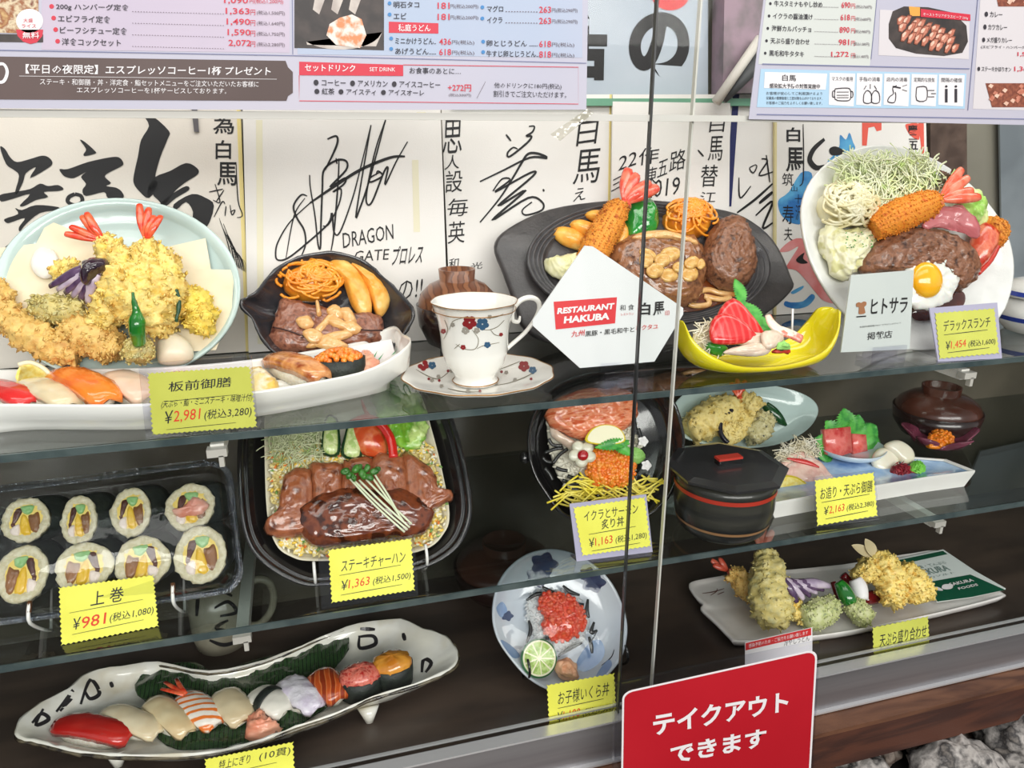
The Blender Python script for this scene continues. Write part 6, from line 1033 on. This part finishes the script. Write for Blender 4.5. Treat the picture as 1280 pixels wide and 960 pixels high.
Fs5 = lean(F2.at(1010,606).y+.004, S2+Z5, 48)
shreds(Fs5, [(968,572),(985,556),(1005,550),(1020,556),(1018,572),(990,584)], .012, 150, .0006, .02, m_dai, 6, 'radish_shreds', 'white radish shreds behind the sea bream slices')
for i, (pp, lb) in enumerate((([(980,586),(1000,572),(1020,574),(1036,590),(1046,604),(1020,606),(990,602)], 'pink-white sea bream slice at the left of the long plate'), ([(976,578),(990,566),(1010,566),(1022,578),(1004,584),(985,590)], 'second sea bream slice behind the first on the long plate'))): pil('fish_slice', lb, 'sashimi', Fs5, pp, .008, mat('sea_bream', (236,204,188), [(226,176,164),(244,228,216)], 40, .2, coat=.6, ramp=(.35,.65)) if i == 0 else bpy.data.materials['sea_bream'], .006+.004*(1-i), 4, group=G6, p=.35, disp=(.001,100,i))
one('bream_skin', 'red skin strip along the sea bream slice', 'sashimi', Fs5, px_tube(MB(), Fs5, [(984,573),(1000,576),(1012,579),(1024,584)], [1,3,3,1], .019, 8, 4, .5), mat('bream_red', (206,60,56), rough=.2, coat=.5))
ub = lean(F2.at(1060,596).y+.022, S2, 0); bx = (ub.at(1026,570).x+ub.at(1095,570).x)/2; bR = (ub.at(1095,570).x-ub.at(1026,570).x)/2; bt = ub.at(1060,557).y; bc = Vector((bx, F2.at(1060,596).y+.022, 0))
t = T('small_bowl', 'small pale blue bowl holding red tuna blocks', 'bowl', F2, (bc.x,bc.y,Z5)); t.part('bowl', MB().lathe(bc, [(bR*.4,Z5),(bR*.5,Z5),(bR*.85,Z5+(bt-Z5)*.45),(bR,bt),(bR*.97,bt),(bR*.8,Z5+(bt-Z5)*.5),(.0001,Z5+.004)], 48, cap=(True,False)), mat('pale_blue_glaze', (190,208,222), (210,222,230), 20, .12, coat=.6))
Fu5 = lean(bc.y-.006, S2+bt-.012, 20)
mb = MB(); 
for a, b, w_ in (((1053,510),(1056,545),12),((1016,548),(1042,560),10),((1100,562),(1076,556),11),((1094,532),(1072,552),11),((1030,526),(1048,552),11),((1072,518),(1064,548),10),((1020,570),(1040,566),8)): leafshape(Fu5, a, b, w_, .004, spiky=1, z=-.006, mb=mb)
one('shiso_leaf', 'serrated green leaves behind the tuna blocks', 'leaf', Fu5, mb, m_shiso)
m_tb = mat('tuna_striped', (214,52,50), [(232,120,110),(200,40,44)], 60, .2, coat=.5, ramp=(.3,.7))
for pp, lb, z in (([(1031,537),(1064,533),(1066,566),(1050,571),(1033,568)], 'large red tuna block in the small bowl', .004), ([(1066,542),(1083,543),(1085,564),(1067,568)], 'narrow red tuna block in the small bowl', .001)): Pq = Fu5.poly(pp, z); one('tuna_block', lb, 'sashimi', Fu5, MB().prism([(p.x,p.y) for p in Pq], z-.010, z, inset=.04), m_tb, G6)
Fs6 = lean(F2.at(1115,592).y+.004, S2+Z5, 45)
for i, (pp, lb) in enumerate((([(1090,578),(1096,562),(1108,560),(1122,570),(1122,588),(1104,592)], 'rounded white squid slice on the long plate'), ([(1106,556),(1122,550),(1140,562),(1143,576),(1132,580),(1118,568)], 'oblong white squid slice stacked on the rounded one'))): pil('squid_slice', lb, 'sashimi', Fs6, pp, .010, mat('squid_slice', (238,232,212), (228,220,196), 40, .2, coat=.5, sss=.2) if i == 0 else bpy.data.materials['squid_slice'], .004+.006*i, 4, p=.4, group=G6)
Fs7 = lean(F2.at(1130,600).y+.003, S2+Z5, 50)
pil('red_seaweed', 'dark red seaweed tuft on the long plate', 'seaweed', Fs7, [(1114,590),(1118,582),(1128,580),(1138,588),(1136,598),(1122,599)], .012, mat('red_seaweed', (132,20,36), (160,40,50), 80, .4), .001, disp=(.003,300,2), crumbs=(160,.0018,3,2.4))
pil('wasabi', 'bright green wasabi lump on the long plate', 'wasabi', Fs7, [(1136,590),(1138,580),(1148,576),(1156,584),(1152,596),(1140,597)], .014, mat('wasabi_bright', (130,206,80), (110,190,64), 60, .5), .001, disp=(.002,220,4), crumbs=(60,.0014,4))
um = lean(F2.at(1170,578).y+.012, S2, 0); mc = um.at(1170,578); mR = (um.at(1206,560).x-um.at(1138,560).x)/2; mt_ = um.at(1170,549).y; mt_ = um.at(1170,538).y; cc = Vector(((um.at(1206,560).x+um.at(1138,560).x)/2, F2.at(1170,578).y+.012, 0))
t = T('maple_bowl', 'small purple leaf-shaped bowl of orange sea urchin', 'bowl', F2, (cc.x,cc.y,Z5)); R = []
for rk, zk in ((.35,0),(.42,0),(.75,.45),(1.0,1.0),(.97,1.04),(.7,.55),(.3,.22),(.02,.2)):
    row = []
    for i in range(60): a = 2*math.pi*i/60; st_ = abs(math.cos(2.5*a+.6)); k_ = rk*(1 if rk < .9 else .74+.42*st_**2); row.append(Vector((cc.x+mR*k_*math.cos(a), cc.y+mR*.85*k_*math.sin(a), Z5+(mt_-Z5)*zk*((.42+.58*st_) if rk > .9 else .6 if rk > .5 else 1))))
    R.append(row)
t.part('bowl', MB().rings(R), mat('purple_glaze', (104,44,62), (126,60,80), 30, .12, coat=.7))
Fmb = flat(S2+(mt_)); grains(F2, [(1153,574),(1160,560),(1172,556),(1185,561),(1188,572),(1170,577)], .014, 70, .0028, mat('sea_urchin', (238,140,24), (226,120,16), 90, .3, coat=.4), 3, 'sea_urchin', 'orange sea urchin in the purple bowl', 'sea urchin', z0=Z5+.008)
one('thin_leaf', 'thin pale leaf blade right of the purple bowl', 'leaf', F2, MB().tube([cc+Vector((mR*.9,-.01,Z5+.002)), cc+Vector((mR*1.15,0,Z5+.014))], [.002,.0008], 6), mat('blade_pink', (214,170,160), rough=.4))
ul = lean(.80, S2, 0); lr = (ul.at(1217,530).x-ul.at(1118,530).x)/2*.82; lidbowl('dark lidded soup bowl at the back of the lower glass shelf', F2, Vector(((ul.at(1217,530).x+ul.at(1118,530).x)/2,.80,0)), lr, ul.at(1170,483).y, mat('lid_dark_red', (70,38,28), (86,48,36), 20, .25, coat=.5), m_wb)
# ================================================================ BOTTOM DECK
qs = lambda L: q(L, 2.133, 0, 740)
BP = [(19,916),(26,900),(50,880),(84,862),(112,841),(150,834),(197,829),(260,840),(330,826),(400,798),(450,780),(502,775),(530,786),(558,796),(570,810),(573,824),(562,838),(520,856),(469,871),(440,884),(412,896),(370,910),(328,926),(295,936),(262,942),(187,946),(117,943),(75,936),(47,928),(25,924)]
P = F3.poly(BP, .036); t = T('sushi_boat_plate', 'long rustic oval plate with dark brush marks carrying nigiri', 'plate', F3, mean(P)); t.o.z = 0; t.e.matrix_world = F3.M @ Matrix.Translation(t.o)
o_ = [(p.x,p.y) for p in cr([(p.x,p.y) for p in P], 3, True)]
bo = t.part('dish', MB().loft(o_, [(.55,.010),(.6,.009),(.85,.018),(1,.034),(1.0,.0375),(.985,.038),(.93,.030),(.8,.020),(.6,.0155),(.3,.0145),(.02,.0145)]), mat('rustic_glaze', (232,228,214), [(240,238,230),(218,210,190)], 22, .16, bump=.4, bs=60, coat=.7, ramp=(.3,.7)), disp=(.0016,70,3))
cn = sum((Vector(p) for p in o_), Vector((0,0)))/len(o_)
t.part('dark_rim', MB().tube([(cn.x+(p[0]-cn.x)*1.0, cn.y+(p[1]-cn.y)*1.0, .0340) for p in o_+o_[:1]], .0022, 6), mat('rim_brown', (40,34,28), (110,100,80), 60, .25, coat=.5), disp=(.001,120,1))
for x, y in ((462,903),(148,958)): f_ = F3.at(x, y, 0); t.part('foot', MB().tube([f_, f_+Vector((0,.006,.016))], [.004,.012], 12), bpy.data.materials['rustic_glaze'])
sb2 = surf(bo); mb = MB()
for L in ([(85,350),(110,325),(130,340),(95,355),(115,312)],[(150,320),(195,262),(165,305),(190,285),(160,318)],[(215,300),(240,235),(265,270),(240,285),(225,262)],[(295,240),(300,255)],[(960,98),(1000,100)],[(955,120),(995,118),(1000,140),(960,150),(958,122)],[(1075,110),(1080,130)],[(1125,215),(1130,180),(1150,190),(1135,215)],[(165,390),(180,385)],[(600,400),(640,395),(625,378),(618,398)],[(700,370),(740,372)]): decal_line(mb, sb2, t.fr, qs(L), 5.2)
mb.v = [v for v in mb.v]; t.part('brush_marks', mb, mat('brush_mark', (44,42,44), rough=.3))
m_asp = mat('bamboo_leaf_green', (44,70,40), [(58,88,50),(34,54,34)], 12, .25, coat=.5, kind='wave', distort=.6, stretch=(6,1,1), ramp=(.2,.8))
for i, (pp, lb) in enumerate((([(360,260),(380,215),(430,195),(500,190),(560,205),(590,240),(560,300),(480,330),(400,300)], 'round dark green leaf behind the prawn nigiri'), ([(560,230),(640,195),(720,172),(800,142),(880,112),(932,98),(925,150),(880,220),(800,270),(700,290),(600,280)], 'long dark green leaf reaching to the uni gunkan'), ([(430,330),(560,290),(700,290),(800,290),(880,300),(790,355),(690,395),(560,420),(440,410)], 'dark green leaf lying under the middle nigiri'))):
    pil('bamboo_leaf', lb, 'leaf', F3, qs(pp), .003, m_asp, .026-.008*(i == 2), 4, 8, disp=(.004,40,i), group='green leaves on the boat plate')
G7 = 'nigiri on the boat plate'
def ng(lb, a, b, w_, m, **k): a, b = qs([a, b]); return nigiri(lb, F3, a, b, w_, m, group=G7, z0=.019, **k)
ng('deep red tuna nigiri at the left of the boat plate', (150,350), (345,385), .032, mat('tuna_deep', (176,28,24), (196,44,36), 16, .16, coat=.7), seed=11, top_h=.008)
ng('pale fish nigiri beside the tuna on the boat plate', (275,315), (420,372), .030, m_fish, seed=12)
ng('cream nigiri with a pink edge on the boat plate', (400,285), (500,370), .030, mat('fish_cream', (232,214,172), (222,196,150), 30, .2, coat=.6), seed=13)
n5 = ng('striped prawn nigiri on the boat plate', (480,275), (575,350), .034, mat('prawn_striped', (246,238,226), [(242,214,190),(236,124,50)], 36, .2, coat=.6, kind='wave_y', distort=1.2, ramp=(.45,.8)), seed=14)
mb = MB(); 
for tp_ in ((430,258),(440,240),(470,232)): a, b = qs([(492,272), tp_]); px_tube(mb, F3, [a, b], [4,2.4], .044, 8, 3, .5)
n5.part('tail', mb, m_tail, 'red tail fan')
ng('rounded pale squid nigiri on the boat plate', (585,265), (650,340), .036, mat('scallop_pale', (228,212,176), (216,196,158), 24, .2, coat=.6), seed=15)
n7 = ng('white nigiri tied with a dark nori band on the boat plate', (675,265), (760,315), .036, mat('sea_white', (236,232,220), rough=.2, coat=.6), seed=16)
mb = MB(); cpt = n7.c+n7.d*(.0)
for k in range(9): pass
mb.tube([Vector((n7.c.x,n7.c.y,.019))+n7.n*(.0186*math.cos(a))+Vector((0,0,.0+.0262*math.sin(a)**.6)) for a in [math.pi*i/16 for i in range(17)]], .0055, 8, .15, up=(0,0,1)); n7.part('nori_band', mb, m_nori)
n8 = ng('white octopus nigiri with a purple ragged edge', (755,235), (845,305), .036, mat('octopus_white', (232,228,236), (214,204,222), 60, .25, coat=.5, bump=.6, bs=400), seed=17, disp=(.0025,160,5))
ng('orange-red clam nigiri on the boat plate', (845,215), (905,285), .034, mat('clam_orange', (196,84,36), [(226,130,70),(150,54,24)], 30, .2, coat=.6, kind='wave', distort=3, ramp=(.2,.7)), seed=18, top_h=.009)
x, y = qs([(960,222)])[0]; gunkan('gunkan topped with chopped red tuna on the boat plate', F3, x, y, 26, .024, mat('chopped_tuna', (210,76,62), [(228,130,112),(180,44,40)], 200, .25, coat=.5, ramp=(.35,.65)), 'lump', 5, .019, group=G7)
x, y = qs([(1045,190)])[0]; gunkan('gunkan topped with orange sea urchin at the right of the boat plate', F3, x, y, 26, .024, mat('urchin_amber', (206,124,34), [(232,160,60),(160,80,20)], 40, .15, coat=.8, ramp=(.3,.7)), 'lump', 6, .021, group=G7)
pil('pickled_ginger', 'pink folded ginger at the front of the boat plate', 'ginger', F3, qs([(650,375),(665,345),(690,310),(705,330),(745,352),(745,365),(710,380),(672,385)]), .016, mat('ginger_salmon', (236,150,120), (244,180,150), 40, .3, sss=.1, coat=.3), .020, 4, 9, disp=(.004,110,4))
# mug with calligraphy, bowl behind
um = lean(.86, S3, 0); mx0, mx1 = um.at(236,770).x, um.at(312,770).x; mcx, mr = (mx0+mx1)/2, (mx1-mx0)/2; mh = um.at(275,716).y
t = T('tea_mug', 'large dim tea mug with brush marks behind the clear pack', 'mug', F3, (mcx,.86,0)); mo = t.part('body', MB().lathe((mcx,.86,0), [(mr*.8,0),(mr*.9,.003),(mr,mh*.2),(mr,mh),(mr*.94,mh),(mr*.9,mh*.2),(.0001,mh*.15)], 40, cap=(True,False)), mat('mug_glaze', (150,146,128), (128,122,106), 20, .25, coat=.4))
t.part('handle', MB().tube([um.M.inverted() and (um.at(px_,py_).x, .86, um.at(px_,py_).y) for px_, py_ in ((308,732),(322,724),(336,728),(342,745),(338,765),(324,780),(308,782))], .0048, 10, n=4), bpy.data.materials['mug_glaze'])
mb = MB(); bm_ = surf(mo)
for L in ([(262,745),(275,738),(290,745)],[(268,760),(285,752),(295,765),(275,770)],[(262,800),(280,806),(300,800)],[(285,775),(270,785),(292,790)],[(248,740),(246,770)]): decal_line(mb, bm_, t.fr, L, 5)
t.part('brush_marks', mb, m_ink)
ul = lean(.86, S3, 0); lr = (ul.at(690,720).x-ul.at(568,720).x)/2; lidbowl('dark lidded soup bowl behind the blue and white bowl on the bottom deck', F3, Vector(((ul.at(690,720).x+ul.at(568,720).x)/2,.86,0)), lr, ul.at(628,676).y, mat('lid_brown', (74,44,34), (90,56,44), 20, .25, coat=.5), m_wb)
# --- blue and white bowl with roe
FQ = lean(.668, S3, 40); qk = lambda L: q(L, 3.84, 580, 650)
QE = [(615,767),(620,735),(635,710),(660,692),(690,686),(722,694),(750,712),(770,738),(783,775),(782,805),(772,830),(750,852),(720,864),(690,864),(660,848),(635,820),(620,795)]
t = T('painted_bowl', 'white bowl painted with blue flowers holding roe and lime', 'bowl', FQ, FQ.at(700,775)); o_ = outl(FQ, QE, .016, 4)
bo = t.part('bowl', MB().loft(o_, [(.45,-.022),(.5,-.022),(.85,-.002),(1,.014),(1.0,.017),(.985,.018),(.955,.016),(.85,.004),(.6,-.002),(.02,-.003)]), mat('bowl_glaze', (214,220,226), (200,208,218), 10, .1, coat=.7))
bq = surf(bo); mb = MB(); mb2 = MB()
def dpoly(mb, bvh, fr, pts, n=3): P_ = cr(pts, n, True); cx_, cy_ = sum(p[0] for p in P_)/len(P_), sum(p[1] for p in P_)/len(P_); decal_poly(mb, bvh, fr, cx_, cy_, [tuple(p) for p in P_])
for cx_, cy_, r_ in ((662,707,16),(680,705,16),(672,722,14),(742,728,14),(735,718,10),(628,790,9),(634,770,7)):
    dpoly(mb, bq, FQ, [(cx_+r_*math.cos(a)*(1+.16*math.cos(5*a)), cy_+r_*.85*math.sin(a)*(1+.16*math.cos(5*a))) for a in [6.283*i/20 for i in range(20)]])
for pp in ([(720,830),(735,805),(750,800),(756,815),(748,830),(730,840)],[(625,800),(640,808),(650,820),(640,822)],[(620,760),(628,752),(634,764),(626,772)],[(745,845),(760,825),(765,832),(752,848)]): dpoly(mb2, bq, FQ, pp)
t.part('dark_blue_print', mb, mat('print_indigo', (52,62,92), (76,88,120), 30, .15, coat=.5)); t.part('light_blue_print', mb2, mat('print_blue', (120,150,196), (150,174,208), 30, .15, coat=.5))
mb = MB()
for L in ([(752,832),(764,822),(768,812)],[(744,820),(752,806),(750,800)],[(746,790),(740,800),(736,806)]): decal_line(mb, bq, FQ, L, 1.2)
t.part('line_print', mb, mat('print_dark', (30,32,44), rough=.2))
grains(FQ, qk([(300,400),(350,340),(440,330),(540,350),(590,430),(600,520),(560,600),(470,630),(380,600),(310,520)]), .010, 500, .0016, [mat('rice_dim', (214,216,216), rough=.4)], 8, 'rice_bed', 'white rice under the red roe in the painted bowl', 'rice', el=1.6, mats=[0], z0=.0)
grains(FQ, [(672,760),(674,744),(686,739),(700,742),(716,745),(728,760),(731,780),(722,795),(704,803),(688,800),(676,785),(682,772)], .016, 240, .0031, m_roer, 6, 'salmon_roe', 'shiny red roe in the painted bowl', 'roe', z0=.008)
for i, L in enumerate(([(375,320),(410,340),(440,350)],[(300,385),(350,355),(410,355)],[(475,315),(510,345),(555,360)],[(595,380),(590,430),(600,470)],[(540,400),(575,410)],[(310,480),(320,530),(300,590)],[(450,655),(500,620),(565,590)],[(625,490),(610,540),(640,530)],[(600,560),(610,600),(615,640)],[(395,545),(400,575)])): one('nori_strip', 'black nori strip '+NL2[i], 'seaweed', FQ, px_tube(MB(), FQ, qk(L), [1.5,2.8,1.5][:len(L)], .013, 6, 4, .4), m_ns, 'nori strips in the painted bowl')
m_lr = mat('lime_rind', (52,116,64), rough=.35, coat=.4); m_lf = mat('lime_flesh', (176,208,96), [(206,226,140),(150,186,70)], 160, .2, coat=.5)
citrus('round lime slice at the front of the painted bowl', FQ, ell(674,823,22.5,25,0,40), .014, .006, m_lr, m_lf, 9, 'lime_slice', 'lime')
pil('pickled_ginger', 'small orange ginger heap right of the lime slice', 'ginger', FQ, qk([(435,720),(445,680),(480,662),(530,680),(550,720),(545,760),(500,768),(455,755)]), .014, mat('ginger_orange', (252,200,160), (246,176,134), 60, .3), .006, 4, 9, disp=(.0035,130,4))
t = T('cling_film', 'clear cling film stretched over the painted bowl', 'film', FQ, FQ.at(700,775)); t.part('film', MB().loft(o_, [(1.005,.012),(1.003,.019),(.9,.0245),(.5,.030),(.02,.0315)], (False, True)), clear('film', (.97,.975,.98), 1.0, .06, bump=.8, bs=45), disp=(.0006,60,2))
stand(FQ, (657,846), (777,828), m_black, 'black prongs holding the painted bowl', pen=.010)
# --- long white tempura plate
qt = lambda L: q(L, 2.909, 840, 650)
TP = [(861,730),(880,724),(930,716),(990,712),(1053,706),(1100,698),(1140,692),(1170,688),(1195,700),(1225,722),(1252,740),(1251,747),(1180,765),(1110,780),(1046,792),(980,799),(922,802),(912,797),(890,775),(876,762),(878,755),(868,745)]
P = F3.poly(TP, .014); t = T('tempura_plate', 'long white rectangular plate of tempura with a wavy edge', 'plate', F3, mean(P)); t.o.z = 0; t.e.matrix_world = F3.M @ Matrix.Translation(t.o); o_ = [(p.x,p.y) for p in cr([(p.x,p.y) for p in P], 3, True)]
tpo = t.part('dish', MB().loft(o_, [(.85,0),(.9,0),(.98,.007),(1,.012),(1,.0145),(.985,.015),(.95,.0115),(.9,.010),(.02,.0095)]), mat('bone_plate', (236,232,228), (226,220,216), 20, .2, coat=.4, bump=.3, bs=60), disp=(.0006,50,1))
bt_ = surf(tpo); mb = MB()
for L in ([(110,268),(150,262),(190,250)],[(140,275),(160,262),(165,250)],[(165,272),(190,262)]): decal_line(mb, bt_, t.fr, qt(L), 1.2)
t.part('twig_print', mb, mat('twig_print', (110,70,60), rough=.4))
ZT = S3+.012; G8 = 'tempura on the long white plate'
def Ft(x, y, b=50): return lean(F3.at(x, y, .012).y, ZT, b)
fr_ = Ft(967, 792, 48)
p = tempura('prawn_tempura', 'large upright prawn tempura at the left of the long plate', fr_, [(954,690),(960,708),(960,735),(966,765),(970,782)], [8,17,21,22,13], [.010,.016,.018,.018,.012], m_batterp, 21, group=G8, cr_=(420,.0022)); tail(p, fr_, (953,688), [(944,662),(955,658),(966,664)], .012, m=mat('tail_dim', (206,104,84), (220,140,120), 100, .3), w=5)
fr_ = Ft(935, 760, 48)
p = tempura('prawn_tempura', 'smaller prawn tempura with its tail pointing left on the long plate', fr_, [(912,716),(924,724),(938,736),(948,748)], [7,12,14,10], .014, m_batterd, 22, group=G8, cr_=(220,.0022)); tail(p, fr_, (910,713), [(889,700),(892,706),(900,698)], .014, m=mat('tail_brown', (176,60,40), (190,90,70), 100, .3), w=4)
fr_ = Ft(1020, 786, 45)
t = T('eggplant_tempura', 'fanned eggplant tempura on the long white plate', 'tempura', fr_, fr_.at(1010,750,.01), G8); mb = MB()
for k in range(6): mb.i = k % 2; a = qt([(402+k*9, 212+k*4)])[0]; b = qt([(455+k*24, 300-k*12)])[0]; px_tube(mb, fr_, [a, ((a[0]+b[0])/2+2, (a[1]+b[1])/2-2), b], [4,6,3], [.022,.022,.016], 8, 4, .5)
t.part('fan', mb, m_fan); mb = MB(); px_tube(mb, fr_, qt([(480,360),(520,345),(560,325),(590,300)]), [12,16,15,9], .012, 16, 5); t.part('batter', mb, mat('batter_greenish', (206,208,160), [(190,196,130),(120,130,100)], 140, .5, ramp=(.4,.7)), disp=(.003,180,3), crumbs=(420,.002,6))
fr_ = Ft(998, 785, 45); tempura('pumpkin_tempura', 'golden slice of tempura behind the eggplant fan', fr_, qt([(410,250),(430,300),(460,345),(485,372)]), [6,8,8,4], .008, m_batter, 23, group=G8, cr_=(160,.002))
fr_ = Ft(1070, 778, 42)
t = T('shishito_tempura', 'green pepper, white slice and battered end on the long plate', 'tempura', fr_, fr_.at(1070,750,.01), G8); mb = MB(); px_tube(mb, fr_, qt([(605,225),(622,250),(640,285),(650,305)]), [5,8,9,7], .018, 12, 4); t.part('pepper', mb, bpy.data.materials['shishito_green']); mb = MB(); px_tube(mb, fr_, qt([(665,215),(680,245),(690,290)]), [7,9,7], .016, 12, 4); t.part('white_slice', mb, m_wt)
mb = MB(); px_tube(mb, fr_, qt([(650,300),(680,335),(715,365)]), [9,13,9], .014, 16, 5); t.part('batter', mb, bpy.data.materials['batter_greenish'], disp=(.003,200,3), crumbs=(360,.002,7))
fr_ = Ft(1080, 762, 45); mb = MB(); px_tube(mb, fr_, qt([(585,225),(600,265),(610,300)]), [3,4,3], .010, 8, 3); px_tube(mb, fr_, qt([(620,200),(650,230)]), 5, .008, 8, 3); px_tube(mb, fr_, qt([(700,290),(735,280),(750,270)]), [5,8,5], .01, 8, 3, .5); one('red_leaf_cup', 'shiny dark red leaf behind the green pepper', 'leaf', fr_, mb, mat('maroon_gloss', (110,16,26), rough=.12, coat=.8))
fr_ = Ft(1115, 765, 42)
p = tempura('fish_tempura', 'fish tempura with a pale tail fin on the long plate', fr_, qt([(735,130),(770,165),(790,215),(800,270),(800,310)]), [8,15,17,14,8], .020, m_batter, 24, group=G8, cr_=(420,.0022)); mb = MB(); leafshape(fr_, qt([(700,68)])[0], qt([(735,135)])[0], 7, .002, z=.022, mb=mb); leafshape(fr_, qt([(650,92)])[0], qt([(728,132)])[0], 6, .002, z=.02, mb=mb); part_of(p, 'tail_fin', mb, mat('fin_pale', (196,180,140), rough=.4))
tempura('tempura_piece', 'yellow tempura lump left of the fish tempura', fr_, qt([(680,165),(700,185),(715,225)]), [11,15,10], .014, m_batter, 25, group=G8, cr_=(260,.0022))
fr_ = Ft(1145, 762, 40); tempura('tempura_piece', 'wide yellow tempura at the right of the long plate', fr_, qt([(825,175),(860,215),(890,260),(905,295)]), [10,17,18,12], .016, m_batter, 26, group=G8, cr_=(420,.0022))
# salt packet
PK = qt([(812,148),(985,112),(1100,190),(1212,254),(1090,282),(962,300),(890,225)]); Fk = flat(S3+.016)
t = T('salt_packet', 'green and white printed packet lying on the right of the long plate', 'packet', Fk, Fk.at(1180,715)); t.part('sachet', MB().prism([(p.x,p.y) for p in Fk.poly(PK)], 0, .0025), mat('packet_white', (226,232,228), rough=.25), smooth=False)
mb = MB(); ink(mb, Fk, qt([(812,148),(985,112),(1002,124),(828,162)]), .0028, 0); ink(mb, Fk, qt([(935,225),(1085,198),(1212,254),(1090,280),(965,297)]), .0028, 0); t.part('green_print', mb, mat('packet_green', (20,84,60), rough=.25), smooth=False)
mb = MB(); txt(mb, 'SAKURA', Fk, *qt([(905,205),(1015,182),(885,185)]), .003, .02); txt(mb, '食塩・てんぷら', Fk, *qt([(885,180),(1000,158),(875,170)]), .003); txt(mb, '(有)ソルト', Fk, *qt([(920,218),(1030,195),(915,210)]), .003); t.part('lettering', mb, mat('packet_grey', (120,140,134), rough=.4), smooth=False)
mb = MB(); txt(mb, 'SAKURA', Fk, *qt([(1015,240),(1100,222),(1005,230)]), .0032, .02); txt(mb, 'FOODS', Fk, *qt([(1045,254),(1115,238),(1038,246)]), .0032, .02); leafshape(Fk, qt([(945,245)])[0], qt([(985,255)])[0], 4, .0002, z=.0031, mb=mb); leafshape(Fk, qt([(1020,235)])[0], qt([(985,250)])[0], 5, .0002, z=.0031, mb=mb); t.part('white_print', mb, m_wt, smooth=False)
# ================================================================ STONES BELOW THE LEDGE
ZR = -.775; FR = flat(ZR); struct('trim_7', MB().box((.9,.44,EYE+ZR-.01), (1.1,.5,.02)), mat('soil', (30,26,24), (52,46,40), 60, .8, bump=.8, bs=90), smooth=False)
m_rock = mat('pitted_stone', (120,116,112), [(176,170,164),(52,50,50),(140,132,124)], 55, .75, bump=1, bs=180, ramp=(.3,.75), detail=8)
m_rock2 = mat('brown_stone', (120,100,88), [(160,146,134),(64,52,46)], 60, .8, bump=1, bs=180, ramp=(.3,.75), detail=8)
for i, (x, y, rx, ry, rz, ro, mm, lb) in enumerate(((1072,962,36,.028,.026,.2,m_rock,'small pitted grey stone beside the red takeaway sign'),(1112,948,13,.012,.016,0,m_rock2,'little brown stone between the two grey stones'),(1195,962,58,.040,.036,-.15,m_rock,'largest pitted grey stone below the wooden ledge'),(1268,925,38,.036,.040,.3,m_rock,'dark pitted stone at the bottom right corner'),(1208,918,18,.014,.014,0,m_rock2,'small brown stone behind the largest one'),(1140,930,12,.012,.012,0,m_rock2,'tiny brown pebble left of the largest stone'),(1010,975,16,.014,.014,0,m_rock2,'pebble at the foot of the red takeaway sign'))):
    c_ = FR.at(x, y, rz); r_ = rad(FR, x, y, rx, rz); one('stone', lb, 'stone', FR, MB().blob((c_.x,c_.y,rz*.9), (r_,ry,rz), 40, ro), mm, 'stones in the planter', disp=(.012,22,i+1,.004,90))
